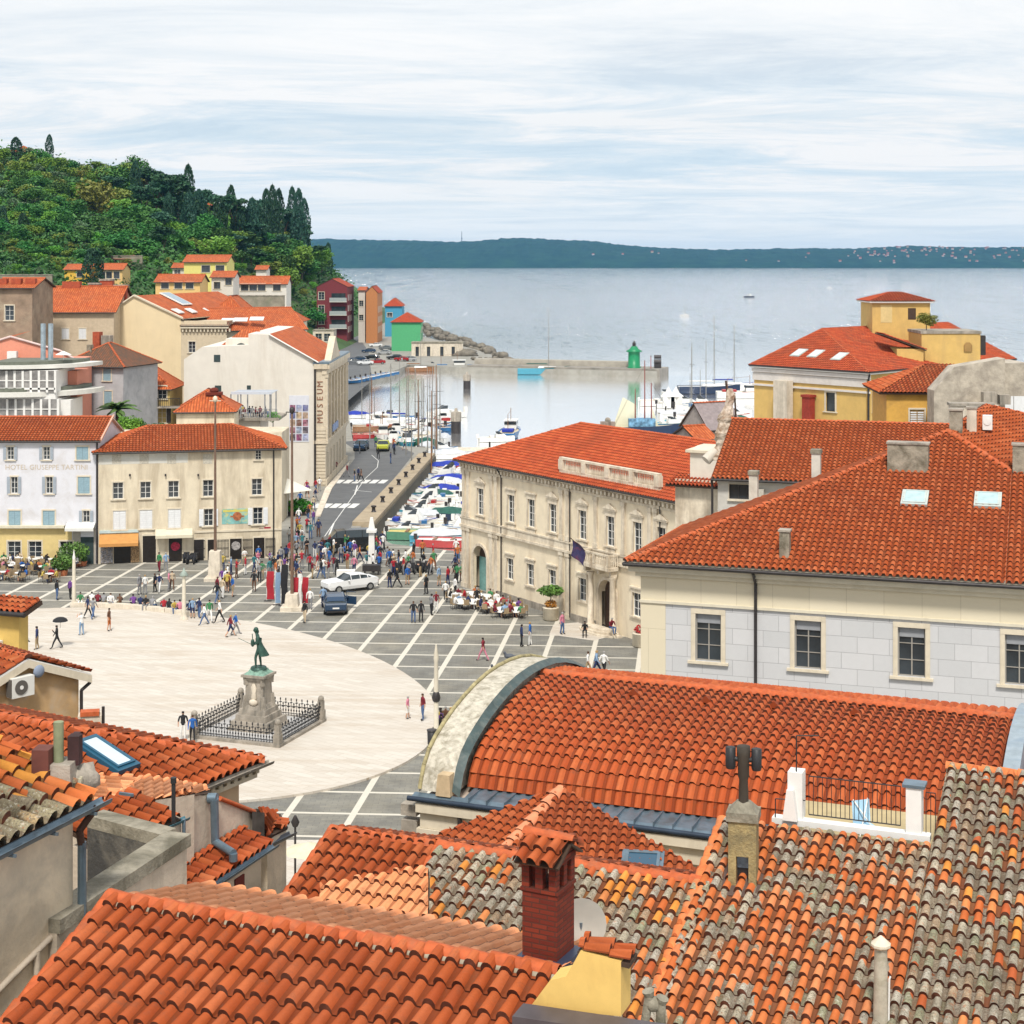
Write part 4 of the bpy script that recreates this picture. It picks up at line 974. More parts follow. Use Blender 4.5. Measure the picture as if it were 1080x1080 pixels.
for i in range(7):
    for j in range(5):
        u_,w_=i/6,j/4; v.append((bx0+.68-.42*u_+.07*math.sin(w_*7+u_*3),-1.15-.85*u_+.1*math.sin(w_*5),bz+.95+.95*u_-w_*1.25+.08*math.sin(u_*5)))
part('flag',MB().add(v,[(i*5+j,i*5+j+1,i*5+j+6,i*5+j+5) for i in range(6) for j in range(4)],smooth=True),[fm],o)
# steps
mb=MB(); 
for i in range(3): r=2.2-.35*i; mb.prism([(a2+r*math.cos(PI+PI*k/10)*1.1,-.45+r*.62*math.sin(PI+PI*k/10)) for k in range(11)],i*.15+.004,(i+1)*.15)
part('steps',mb,[TPW],t)
# roof
o=.55; e=ez; r0=(7.36,7.36,e+3.2); r1=(LT-1,7.36,e+3.2)
c=[(-o,-o,e-.15),(LT+o,-o,e-.15),(LT+o,DT+o,e-.15),(-o,DT+o,e-.15)]
T_tp=tilemat('red_orange_tiles',[(.40,.066,.022),(.45,.082,.026),(.36,.056,.018),(.49,.10,.032)],grime=.55,dirt=(.17,.035,.015),gs=.3)
roofpart(t,[[c[0],c[1],(LT+o,7.36,e+3.2),r0],[c[3],c[0],r0],[c[2],c[3],r0,(LT+o,7.36,e+3.2)]],T_tp,w=.30,ch=.40,q=4,ridges=[(r0,(LT,7.36,e+3.2)),(c[0],r0)],under=TPW,thick=.14,seed=51)
part('gutter',MB().pipe([(-o,-o-.06,e-.2),(LT,-o-.06,e-.2)],.07,6),[GUT],t)
for px in (529.5,): x=fr.pf(px,530).x; part('downpipe',MB().pipe([(x,-o,e-.2),(x,-.1,e-.9),(x,-.1,.2)],.06,6),[GUT],t)
for px in (602,697): x=fr.pf(px,560).x; part('downpipe',MB().pipe([(x,-.1,e-.4),(x,-.1,.2)],.05,6),[GUT],t)
# roof balustrade
x0=fr.pf(592,505,.4).x; x1=LT-3.2
mb=MB(); by=.35; z0=e+.08
mb.box(x0,x1,by-.15,by+.15,z0-.3,z0+.45); mb.box(x0,x1,by-.17,by+.17,z0+1.25,z0+1.42)
n=4
for i in range(n+1): x=x0+.2+(x1-x0-.4)*i/n; mb.box(x-.28,x+.28,by-.2,by+.2,z0+.45,z0+1.25)
o=part('roof_balustrade',mb,[TPW],t)
mb=MB(); x=x0+.5
while x<x1-.4:
    if all(abs(x-(x0+.2+(x1-x0-.4)*i/n))>.34 for i in range(n+1)): mb.lathe(x,by,[(.05,z0+.45),(.08,z0+.65),(.035,z0+.95),(.055,z0+1.25)],6)
    x+=.21
part('baluster_row',mb,[TPW],o)
# chimney on the far roof
l=fr.loc(P(641,447,139)); part('chimney',MB().cbox(l.x,l.y,l.z-1.2,.9,.9,1.4).blob((l.x,l.y,l.z+.3),.25),[STONED],t)
# ---- white attic block + orange lean roof right of the palace
p=P(742,535,112); fr=Fr(p.x,p.y,0,aT+.55); 
t=frthing('white_attic_block','white rendered roof block with a small orange tile skirt beside the carved stone ornament','roof block',fr)
z=lambda py:H-(py-HY)*112/F
mb=MB().cbox(0,.6,z(560),3.4,3,z(505)-z(560)); part('lower_wall',mb,[TPW],t)
mb=MB().cbox(.2,.7,z(506),2.1,2.0,z(477)-z(506)); part('wall',mb,[mat('cream_white_block',(.64,.60,.52),var=.06,stain=(.45,.4,.3),sa=.4)],t)
part('coping',MB().cbox(.2,.7,z(477),2.6,2.5,.18).cbox(.2,.7,z(477)+.18,2.2,2.2,.25,0,0,.6,.6),[TRIM],t)
e1=z(508)
roofpart(t,[[(-2.2,-1.5,e1-.12),(2.2,-1.5,e1-.12),(1.9,.2,e1+.35),(-1.9,.2,e1+.35)]],T_tp,w=.27,ch=.35,q=5)
# ---- carved stone ornament (back of a gable sculpture with timber props)
p=P(763,470,108); t=thing('carved_roof_ornament','pale carved stone roof ornament propped by dark timbers above the white block','ornament',tuple(p),.4)
q5=random.Random(5); mb=MB(); pr=[]
for i in range(22):
    u=i/21; pr.append(((.95-.75*u)*(1+.16*math.sin(u*23)+q5.uniform(-.1,.1)),-.9+4.6*u,.45*u+.12*math.sin(u*9)))
v=[(r*math.cos(a*PI/6+z_*.5)*(1+q5.uniform(-.16,.16))+ox,r*.7*math.sin(a*PI/6+z_*.5)*(1+q5.uniform(-.16,.16)),z_) for r,z_,ox in pr for a in range(12)]
mb.add(v,[(k*12+a,k*12+(a+1)%12,(k+1)*12+(a+1)%12,(k+1)*12+a) for k in range(21) for a in range(12)],0).add(v[-12:],[tuple(range(12))],0)
CS=mat('pinkish_carved_stone',(.50,.42,.34),var=.3,scale=4,bump=.7,bs=7,stain=(.24,.15,.09),sa=.85,ss=1.8,lo=.45,hi=.6)
part('carving',mb,[CS],t)
part('scroll',MB().tube((-1.3,0,-.9),(-.6,0,-.3),.36,.3,10),[mat('pale_scroll_stone',(.55,.5,.43),var=.15)],t)
part('prop',MB().tube((.9,.2,-.6),(.3,.2,4.2),.07),[WOODD],t); part('prop',MB().tube((1.25,.3,-.4),(.95,.2,3.4),.06),[WOODD],t); part('prop',MB().tube((2.6,.3,-.6),(.6,.2,2.4),.035),[IRON],t)
# ============================================================ GREY SHED ROOFS by the marina (650-800, 430-460)
def simplehouse(name,label,pA,pB,Y_A,Y_B,ezy,D,rise,roof,wm,rm,**k):
    a=P(pA,ezy,Y_A); b=P(pB,ezy,Y_B); f=fr2(a,b); z=a.z
    return house(name,label,f,(b-a).xy.length,D,z,roof,rise,wm=wm,rm=rm,**k),f
SHED=mat('grey_shed_plaster',(.30,.26,.24),var=.2,stain=(.15,.13,.12),sa=.6)
simplehouse('grey_harbour_shed','grey gabled shed behind the carved roof ornament',748,783,168,170,452,5,2.4,'gx',SHED,mat('grey_sheet_roof',(.24,.20,.20),var=.2,stain=(.35,.3,.28),sa=.4),over=.2,tile=(.3,.4),flat=True)
simplehouse('orange_harbour_shed','low shed with a faded orange roof left of the carved ornament',735,755,150,151,463,4,1.0,'gx',SHED,T_flat,over=.2,flat=True)
# ============================================================ YELLOW PALACE behind right
YW=mat('ochre_yellow_plaster',(.60,.40,.13),var=.08,scale=1.2,stain=(.42,.28,.12),sa=.5,ss=.6,streak=True)
c0=P(917,393,170.0); ez=c0.z; cl=G(790,385,ez); cr=G(1072,379,ez)
t=thing('yellow_palace','ochre yellow palace with a roof tower and sea view behind the orange roofs','palace',(c0.x,c0.y,0)); b=Vector((c0.x,c0.y,0))
L0=cl-b; R0=cr-b; K0=c0-b
pk=P(867,347,186)-b; p2=P(895,353,179)-b; rt=P(1040,366,196)-b; BkL=G(835,372,ez) -b
zr=pk.z; p2=Vector((p2.x,p2.y,zr))
bk=L0+(R0-K0)
T_ye=tilemat('deep_red_tiles',[(.36,.055,.02),(.42,.07,.025),(.33,.05,.018),(.48,.09,.03)],grime=.4)
ctr=(L0+R0)*.5; ctr=Vector((ctr.x,ctr.y,zr))
rid0=Vector((pk.x,pk.y,zr))
rdR=P(1000,352,205)-b; rdR.z=zr
roofpart(t,[[L0,K0,rid0],[K0,R0,rdR,rid0],[L0,rid0,L0+(R0-K0)*.9]],T_ye,w=.32,ch=.42,q=4,ridges=[(K0,rid0),(L0,rid0),(rid0,rdR)],under=WHITE,thick=.25,seed=61)
fL=Fr(cl.x,cl.y,0,math.atan2(c0.y-cl.y,c0.x-cl.x)); fR=Fr(c0.x,c0.y,0,math.atan2(cr.y-c0.y,cr.x-c0.x))
LL=(c0-cl).xy.length; LR=(cr-c0).xy.length
def wallseg(fr_,L,holes,m,z1,trim=True,inset=.5):
    mb=MB(); mp=lambda l,d,z:fr_.w(l,d+inset,z)-b
    wallholes(mb,mp,inset*.6,L-inset*.6,0,z1,holes,.2); part('wall',mb,[m],t)
    tr=MB()
    def bx(l0,l1,d0,d1,z0,z1_): 
        v=[fr_.w(l,d+inset,z)-b for z in (z0,z1_) for d in (d0,d1) for l in (l0,l1)]
        tr.add(v,[(0,2,3,1),(4,5,7,6),(0,1,5,4),(2,6,7,3),(0,4,6,2),(1,3,7,5)])
    bx(0.2,L-.2,-.3,-.003,z1-.9,z1-.5);bx(.2,L-.2,-.15,-.003,z1-1.8,z1-.95);bx(.2,L-.2,-.2,-.004,z1-2.4,z1-2.2)
    if trim: part('cornice',tr,[mat('white_band',(.62,.58,.54),var=.06,stain=(.45,.38,.33),sa=.4)],t)
h1=[fL.pf(876,424,.5)]; hh=[(h.x,h.z,1.2,2.0) for h in h1]
wallseg(fL,LL,hh,YW,ez+.2)
for h in h1: window(t,fL.w(h.x,.5,h.z)-b,1.2,2.0,'p',None,fL.a,frame=GUT,bars=(0,0),surround=.2)
h2=[fR.pf(920,424,.5),fR.pf(943,420,.5)][:1]; hh=[(h.x+.6,h.z,1.2,2.1) for h in h2]
wallseg(fR,LR,hh,YW,ez+.2,False)
for h in h2: window(t,fR.w(h.x+.6,.5,h.z)-b,1.2,2.1,'p',None,fR.a,frame=GUT,bars=(0,0),surround=.08)
part('downpipe',MB().pipe([K0+Vector((0,0,-.2)),K0+Vector((0,.5,-.9)),Vector((0,.5,2))],.1,6),[GUT],t)
part('gutter',MB().pipe([L0,K0,R0],.1,6),[GUT],t)
# stone chimney stack against the left wall & red chimney
l=fL.pf(824,440,-.5); v=fL.w(l.x,-.2,0)-b
part('chimney_stack',MB().cbox(v.x,v.y,8,1.9,1.0,ez-1.4-8,0,fL.a),[STONE],t)
l=fL.pf(850,430,-.5); v=fL.w(l.x,-.1,0)-b
part('red_chimney',MB().cbox(v.x,v.y,9,1.1,.8,ez-3.0-9,0,fL.a).cbox(v.x,v.y,ez-2.99,1.3,1.0,.25,0,fL.a),[mat('red_paint_chimney',(.28,.035,.02),var=.2)],t)
# roof tower
tw=P(918,352,188)-b; s_=F/190
tz0=zr-2.6; tcx=P(951,330,192)-b
def yb(x0,x1,y0,y1,Y,D,name,m,zlow=None):
    a=P(x0,y0,Y)-b; c_=P(x1,y0,Y)-b; zt_=a.z; zb_=(P(x0,y1,Y)-b).z if zlow is None else zlow
    o=part(name,MB().box(a.x,c_.x,a.y,a.y+D,zb_,zt_),[m],t); return a.x,c_.x,a.y,zt_
x0,x1,y0,zt_=yb(920,981,318,380,189,6.2,'tower_wall',YW)
roofpart(t,[[(x0-.4,y0-.4,zt_),(x1+.4,y0-.4,zt_),(x1-2.8,y0+3.1,zt_+1.0),(x0+2.8,y0+3.1,zt_+1.0)],[(x1+.4,y0-.4,zt_),(x1+.4,y0+6.6,zt_),(x1-2.8,y0+3.1,zt_+1.0)],[(x0-.4,y0+6.6,zt_),(x0-.4,y0-.4,zt_),(x0+2.8,y0+3.1,zt_+1.0)],[(x1+.4,y0+6.6,zt_),(x0-.4,y0+6.6,zt_),(x0+2.8,y0+3.1,zt_+1.0),(x1-2.8,y0+3.1,zt_+1.0)]],T_ye,w=.32,ch=.42,q=4,name='tower_roof',thick=.15,under=WHITE)
for px,w_,h_ in ((935,1.3,2.0),(962,.9,1.3)):
    p=P(px,331,188.9)-b; part('tower_window',MB().box(p.x-w_/2,p.x+w_/2,y0-.03,y0-.005,p.z-h_/2,p.z+h_/2),[mat('pale_yellow_panel',(.62,.48,.22),var=.1) if px<940 else WOODD],t)
yb(972,1034,352,395,181,6.0,'annex_wall',YW)
part('annex_coping',MB().box((P(971,352,181)-b).x,(P(1035,352,181)-b).x,P(0,0,181).y-b.y-.1,P(0,0,181).y-b.y+6.1,(P(0,352,181)).z+.002,(P(0,350,181)).z+.1),[STONED],t)
p=P(1021,367,180.9)-b; part('arched_niche',MB().lathe(p.x,p.y+.02,[(.45,p.z-.4),(.45,p.z+.3),(.2,p.z+.6)],10,sy=.15),[mat('dark_ochre',(.3,.18,.06))],t)
ax0,ax1,ay0,az=yb(946,974,368,384,180,4,'lean_to_wall',YW,zlow=(P(0,384,180)).z-1)
zz=P(0,368,180).z
roofpart(t,[[(ax0-1.5,ay0-.2,zz+1.6),(ax1+.3,ay0-.2,zz-.1),(ax1+.3,ay0+4,zz-.1),(ax0-1.5,ay0+4,zz+1.6)]],T_ye,w=.3,ch=.4,q=4,name='lean_to_roof')
for i,(px,py) in enumerate(((843,373),(861,374),(886,377))):
    n_=pn(L0,K0,rid0); skylight(0,0,0,n_,(0,0,1),1.15,1.6,['leftmost','middle','rightmost'][i]+' of three skylights in a row on the yellow palace roof',glass=mat('white_sky_pane',(.55,.60,.63),rough=.1,var=.05),fm=mat('skylight_grey_frame',(.4,.4,.4)),pt=RP(px,py,L0+b,n_)+n_*.1)
for px,py,lb in ((951,375,'dark roof vent'),(971,374,'dark roof vent')):
    n_=pn(K0,R0,rid0); v=RP(px,py,K0+b,n_)-b; part('roof_vent',MB().cbox(v.x,v.y,v.z-.1,1.5,1.0,.5,0,fR.a,.8,.8),[GUT],t)
v=P(1036,365,186)-b; part('flue',MB().cbox(v.x,v.y,v.z-1,.6,.6,2.2),[GUT],t)
# plants on the tower terrace
leafT=mat('terrace_leaf',(.10,.14,.04),var=.5,scale=2)
# small yellow house & grey house right
tt=thing('small_yellow_house','small yellow house with a red orange roof below the yellow palace','house',(P(935,440,128).x,128,0),-.06)
x1=(P(988,440,128).x-P(935,440,128).x)
ev2=H-(414-HY)*128/F
part('wall',MB().box(0,x1,0,7,0,ev2),[mat('deep_yellow_plaster',(.60,.34,.07),var=.1,stain=(.3,.17,.05),sa=.5)],tt)
roofpart(tt,[[(-.6,-.4,ev2),(x1+.3,-.4,ev2),(x1+2.3,5.0,ev2+1.5+.35),(4.0,5.0,ev2+1.5+.35)],[(-.6,-.4,ev2),(4.0,5.0,ev2+1.85),(-.6,8,ev2)]],T_brown,w=.3,ch=.4,q=4)
w_=P(965,434,128); window(tt,(x1*.6,0,ev2-2.1),1.1,1.6,'c',SHUT_W); part('balcony',MB().box(x1*.6-1,x1*.6+1,-.9,-.002,ev2-3.3,ev2-3.1).box(x1*.6-1,x1*.6+1,-.9,-.85,ev2-3.09,ev2-2.3),[STONED],tt)
GR=mat('rough_grey_wall',(.42,.37,.30),var=.25,scale=1.5,bump=.5,bs=6,stain=(.2,.17,.14),sa=.8,ss=.8,lo=.45)
tt=thing('grey_stone_house','rough grey stone house with a stepped parapet at the right edge','house',(P(985,440,124).x,124,0),.0)
zz=lambda py:H-(py-HY)*124/F
X=lambda px:(px-985)*124/F
mb=MB(); mb.add([(X(985),0,0),(X(1060),0,0),(X(1060),0,zz(378)),(X(1007),0,zz(387)),(X(985),0,zz(412)),(X(985),2,0),(X(1060),2,0),(X(1060),2,zz(378)),(X(1007),2,zz(387)),(X(985),2,zz(412))],[(0,1,2,3,4),(5,6,7,8,9),(0,5,9,4),(1,6,7,2),(2,7,8,3),(3,8,9,4)])
part('wall',mb,[GR],tt)
part('side_wall',MB().box(X(1060)+.01,X(1090),1,6,0,zz(384)),[GR],tt)
for px,py in ((1067,428),(1079,428)): part('window_shutter',MB().box(X(px)-.4,X(px)+.4,.9,.99,zz(py+9),zz(py-9)),[SHUT_W],tt)
part('door_shutter',MB().box(X(1035),X(1046),-.06,-.003,zz(431),zz(414)),[SHUT_W],tt)
mb=MB().box(X(1020),X(1045),-2,-.01,0,zz(425)); part('front_wall',mb,[STONE],tt)
l=(X(1039),-1,zz(425)); part('chimney',MB().cbox(l[0],l[1],l[2],1.0,.8,.9).cbox(l[0]+1.1,l[1],l[2],.8,.8,.7),[STONED],tt)
tt=thing('low_chimney_wall','low rendered wall with a row of stone caps above the big palace roof','wall',(P(1003,445,112).x,112,0),-.1)
part('wall',MB().box(0,2.8,0,1,8,H-(428-HY)*112/F),[STONE],tt); part('coping',MB().box(-.1,2.9,-.1,1.1,H-(428-HY)*112/F+.002,H-(426-HY)*112/F+.05),[STONED],tt)
# ============================================================ LEFT FOREGROUND
BEI=mat('old_beige_stucco',(.72,.60,.44),var=.1,scale=1.5,bump=.35,bs=8,stain=(.44,.38,.30),sa=.75,ss=1.1,lo=.42,hi=.66)
BEI2=mat('pinkish_grey_stucco',(.56,.47,.37),var=.1,scale=1.5,bump=.3,bs=8,stain=(.24,.2,.15),sa=.8,ss=.9,lo=.45,hi=.7,streak=True)
# --- near mossy house at the left edge: eave runs along VV, roof falls to +UU
e1=P(100,842,24.0); zE=e1.z
fr=Fr(e1.x,e1.y,0,AF+PI/2)      # local x = away (VV), local y = -UU (uphill)
t=frthing('mossy_tile_house','near beige house with old mossy tiles and a long zinc gutter at the left edge','house',fr)
a=fr.pz(-60,925,zE)
nl=a.x-2.0
up_=rad(20); Lr=3.2
T_mo=tilemat('mossy_mixed_tiles',[(.56,.14,.035),(.62,.18,.05),(.50,.12,.035),(.66,.28,.05)],[(.30,.26,.16),(.38,.30,.18),(.22,.19,.12),(.42,.30,.16),(.26,.22,.15)],.62,grime=.35)
roofpart(t,[[(nl,0,zE),(-.05,0,zE),(-.05,Lr,zE+Lr*math.tan(up_)),(nl,Lr,zE+Lr*math.tan(up_))]],T_mo,w=.27,ch=.36,q=9,jit=.07,seed=71,ridges=[((nl,.95*Lr,zE+.95*Lr*math.tan(up_)),(-.05,.95*Lr,zE+.95*Lr*math.tan(up_)))],rm=RIDGEO)
mb=MB().box(nl,-.22,.22,8,0,zE-.12); mb.add([(-.22,.22,zE-.13),(-.22,8,zE-.13),(-.22,8,zE+1.0),(-.22,3.2,zE+1.0)],[(0,1,2,3)])
part('wall',mb,[BEI],t)
part('ledge',MB().pipe([(nl,.19,zE-2.3),(-2.0,.19,zE-2.05),(-.8,.19,zE-1.75),(-.25,.19,zE-1.7)],.05,6).pipe([(-1.1,.18,zE-2.7),(-1.1,.18,zE-1.8)],.05,6),[BEI2],t)
gm=MB(); n=8
def gutterpipe(mb,p0,p1,r):
    p0=Vector(p0);p1=Vector(p1); d=(p1-p0).normalized(); s=d.cross(Vector((0,0,1))).normalized(); v=[]
    for rr in (r,r*.86):
        for p in (p0,p1):
            for j in range(n+1):
                th=PI+PI*j/n; v.append(p+s*(rr*math.cos(th))+Vector((0,0,rr*math.sin(th))))
    k=n+1; f=[(j,j+1,k+j+1,k+j) for j in range(n)]+[(2*k+j,3*k+j,3*k+j+1,2*k+j+1) for j in range(n)]+[(0,k,3*k,2*k),(k-1,2*k-1,4*k-1,3*k-1)]
    mb.add(v,f,0,smooth=True); return mb
gutterpipe(gm,(nl,-.10,zE-.02),(.15,-.10,zE-.02),.10)
for i in range(7): x=nl+.5+i*.9; gm.box(x,x+.03,-.22,.02,zE-.14,zE-.1)
part('gutter',gm,[ZINC],t)
part('elbow',MB().pipe([(-.05,-.08,zE-.1),(-.12,.0,zE-.22),(-.2,.12,zE-.42),(-.16,.12,zE-.62)],.055,8),[mat('corroded_pipe',(.06,.03,.02),var=.4,scale=9)],t)
part('downpipe',MB().pipe([(-.14,.12,zE-.6),(-.14,.12,zE-6)],.065,10),[ZINC],t)
# chimney on that roof
p=fr.loc(P(67,822,24.2)); mb=MB().cbox(p.x,p.y,p.z-.35,.55,.42,.62,0,.3,.8,.8)
c_=part('chimney',mb,[STONED],t); mb=MB()
for i in range(4): mb.cbox(p.x+.02+.07*i,p.y-.27+.03*i,p.z-.28,.03,.04,.32,0,.3)
part('cowl_slats',mb,[mat('pale_slats',(.5,.46,.34))],c_)
q=p
part('flue',MB().tube((q.x-.05,q.y+.05,q.z+.2),(q.x-.05,q.y+.05,q.z+.85),.075,n=10),[mat('mossy_flue',(.22,.24,.14),var=.3)],c_)
part('box_pot',MB().cbox(q.x+.14,q.y-.1,q.z+.2,.17,.17,.42,0,.3).cbox(q.x+.32,q.y,q.z+.15,.1,.1,.45,0,.3),[mat('dark_brown_pot',(.045,.02,.02),var=.3)],c_)
part('box_pot',MB().cbox(q.x-.2,q.y+.2,q.z+.1,.3,.25,.4,0,.3),[mat('rusty_brown_pot',(.12,.04,.03),var=.3)],c_)
part('rubble',MB().blob((p.x+.3,p.y-.15,p.z-.05),(.25,.2,.22),0,8,6,3,.25),[STONED],c_)
# --- concrete terrace box behind it
zt=None
tc_=P(197,888,27.0); z1=tc_.z
t=thing('concrete_terrace','mossy concrete roof terrace with open sunken box beside the beige house','terrace',(tc_.x,tc_.y,0)); b=Vector(t.location)
g=lambda x,y,z=z1:G(x,y,z)-b
O=[g(197,890),g(60,966),g(60,908),g(97,874)+Vector((0,0,0)),g(178,892)]
# outer: near wall A(95,962)->C(197,890) ; back wall B(97,872)->C'
A_=g(60,985); C_=g(197,893); Bq=g(92,873); 
w=.30
def wallrun(mb,p,q,w,z0,z1,side=1,m=0):
    d=(q-p); d.z=0; d.normalize(); s=Vector((-d.y,d.x,0))*side*w
    mb.prism([p.xy,q.xy,(q+s).xy,(p+s).xy],z0,z1,m)
mb=MB(); wallrun(mb,A_,C_,.34,0,z1); part('near_wall',mb,[BEI2],t)
mb=MB(); d=(C_-A_).normalized(); s=Vector((-d.y,d.x,0))
pA,pB=A_-s*.05,C_-s*.05+d*.05; cp=MB(); cp.prism([pA.xy,pB.xy,(pB+s*.45).xy,(pA+s*.45).xy],z1+.002,z1+.2); 
Bk=C_+s*.4-d*.15; pe=Bq; d2=(pe-Bk); d2.z=0; d2.normalize(); s2=Vector((-d2.y,d2.x,0))
cp.prism([Bk.xy,pe.xy,(pe-s2*.36).xy,(Bk-s2*.36).xy],z1+.004,z1+.204)
part('coping',cp,[CONC],t)
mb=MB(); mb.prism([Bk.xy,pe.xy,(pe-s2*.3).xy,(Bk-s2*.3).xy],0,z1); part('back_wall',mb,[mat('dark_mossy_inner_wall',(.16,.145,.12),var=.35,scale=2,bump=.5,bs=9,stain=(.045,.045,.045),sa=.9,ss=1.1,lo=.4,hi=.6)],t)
part('floor',MB().prism([(A_+s*.3).xy,(C_+s*.3).xy,Bk.xy,pe.xy],0,z1-1.3),[CONC],t)
p=P(183,889,27.3); part('pole',MB().tube((p.x-b.x,p.y-b.y,z1+.2),(p.x-b.x,p.y-b.y,P(182,822,27.3).z),.035,n=8).tube((p.x-b.x,p.y-b.y,P(182,826,27.3).z),(p.x-b.x,p.y-b.y,P(182,820,27.3).z),.05,n=8),[IRON],t)
# --- rear house with pipes: wall (197..268, 838..925)
YW_=33.0
pw=P(100,860,YW_-2.2); 
ee=P(200,836,33.0); fr=Fr(ee.x,ee.y,0,AF+PI/2-.05)
t=thing('pipe_wall_house','beige house with fat zinc drainpipes and a bright orange slanting roof left of the square','house',(ee.x,ee.y,0)); b=Vector(t.location)
# wall facing +UU: polygon by pixels on plane through ee, normal UU
def WP(px,py,off=0): return RP(px,py,ee+UU*off,UU+Vector((0,0,0)))-b
wallpts=[WP(197,920),WP(197,846),WP(207,838),WP(232,842),WP(268,856),WP(268,884)]
mb=MB(); n_=len(wallpts); low=[Vector((p.x,p.y,0)) for p in (wallpts[-1],wallpts[0])]
pol=wallpts+[Vector((wallpts[-1].x,wallpts[-1].y,0)),Vector((wallpts[0].x,wallpts[0].y,0))]
bk=[p-UU*4 for p in pol]; k=len(pol)
mb.add(pol+bk,[list(range(k)),list(range(k,2*k))[::-1]]+[(i,(i+1)%k,k+(i+1)%k,k+i) for i in range(k)]); part('wall',mb,[BEI2],t)
# wall going left-behind concrete box (px 100..200, y 845..890)
mb=MB(); l0=P(97,868,31); l1=P(200,842,33)
v=[P(97,880,30.2)-b,P(200,880,32.9)-b,P(205,838,32.9)-b,P(150,846,31.5)-b,P(97,866,30.2)-b]
v=[Vector((p.x,p.y,0)) for p in (v[0],v[1])]+v[2:]
k=5; bk=[p+Vector((-.3,.3,-.3)) for p in v]; mb.add(v+bk,[list(range(k)),list(range(k,2*k))[::-1]]+[(i,(i+1)%k,k+(i+1)%k,k+i) for i in range(k)]); part('wall',mb,[BEI2],t)
# bright orange slanting roof (100..218, 828..860)
pl=[P(92,866,30.5)-b,P(152,846,31.6)-b,P(207,836,33.2)-b,P(222,834,33.8)-b,P(150,824,34.0)-b,P(100,822,32.0)-b]
roofpart(t,[[pl[0],pl[2],pl[3],P(150,822,34.6)-b+Vector((0,0,0)),P(92,822,33.2)-b]],T_bright,w=.24,ch=.34,q=5,thick=.04)
# pipes
def off(px,py,o): return WP(px,py,o)
o_=part('downpipe',MB().pipe([off(224,842,.05),off(226,843,.16),off(227,888,.16),off(246,900,.75),off(246,908,.75)],.085,10).tube(off(220,842,.02),off(229,842,.2),.11),[ZINC],t)
part('wall_cap',MB().pipe([off(232,842,.02),off(268,856,.02)],.05,6),[RIDGE],t)
part('soot_box',MB().add([off(266,856,.1),off(279,857,.1),off(279,882,.1),off(266,880,.1),off(266,856,-.6),off(279,857,-.6),off(279,882,-.6),off(266,880,-.6)],[(0,1,2,3),(0,1,5,4),(1,2,6,5),(2,3,7,6),(3,0,4,7),(4,5,6,7)]),[mat('sooty_wall',(.07,.06,.05),var=.4,scale=4)],t)
# lower tile skirt (197..280, 882..928)
u0=WP(197,903); u1=WP(255,881); z_=(u0.z+u1.z)/2; u0.z=u1.z=z_; u0-=(u1-u0)*.5
up2=(-UU*math.cos(rad(20))+Vector((0,0,1))*math.sin(rad(20)))
s0=u0-up2*.72; s1=u1-up2*.72; z_=s0.z
roofpart(t,[[s0,s1,u1,u0]],T_brown,w=.24,ch=.32,q=9,thick=.08,ups=[up2],seed=75,jit=.03)
gm=MB(); d=(s1-s0).normalized(); gutterpipe(gm,s0+UU*.08-d*.1,s1+UU*.08+d*.1,.09); part('gutter',gm,[ZINC],t)
low=MB(); a_=s0-UU*.1;c_=s1-UU*.1-d*.2; low.add([Vector((a_.x,a_.y,0)),Vector((c_.x,c_.y,-14)),Vector((c_.x,c_.y,z_-.15)),Vector((a_.x,a_.y,z_-.15))],[(0,1,2,3)]); e_=c_-UU*3; low.add([Vector((c_.x,c_.y,0)),Vector((e_.x,e_.y,0)),Vector((e_.x,e_.y,z_)),Vector((c_.x,c_.y,z_-.15))],[(0,1,2,3)])
part('lower_wall',low,[BEI],t)
part('shutter',MB().cbox((c_-d*.9).x,(c_-d*.9).y,z_-2.0,.07,.35,1.7,0,AF),[mat('dark_red_shutter',(.16,.03,.02))],t)
# right end bit with another gutter (268..308, 856..885)
r0_=P(306,884-10,37)-b; g0=P(282,889,36)-b
q0=P(268,852,35.5)-b;q1=P(296,866,37.2)-b
roofpart(t,[[P(279,884,36)-b,P(304,872,37.5)-b,P(296,858,38.3)-b,P(270,852,36.4)-b]],T_brown,w=.24,ch=.32,q=5,thick=.06)
gm=MB(); gutterpipe(gm,P(278,892,35.9)-b,P(309,877,37.7)-b,.1); part('gutter',gm,[mat('navy_gutter',(0,0,0))],t)
mb=MB(); a_=P(282,890,36.2)-b;c_=P(302,884,37.6)-b; mb.add([Vector((a_.x,a_.y,0)),Vector((c_.x,c_.y,0)),Vector((c_.x,c_.y,a_.z)),a_,Vector((a_.x-3,a_.y+2,0)),Vector((c_.x-3,c_.y+2,0)),Vector((c_.x-3,c_.y+2,a_.z)),Vector((a_.x-3,a_.y+2,a_.z))],[(0,1,2,3),(0,3,7,4),(1,2,6,5),(2,3,7,6)]); part('end_wall',mb,[BEI],t)
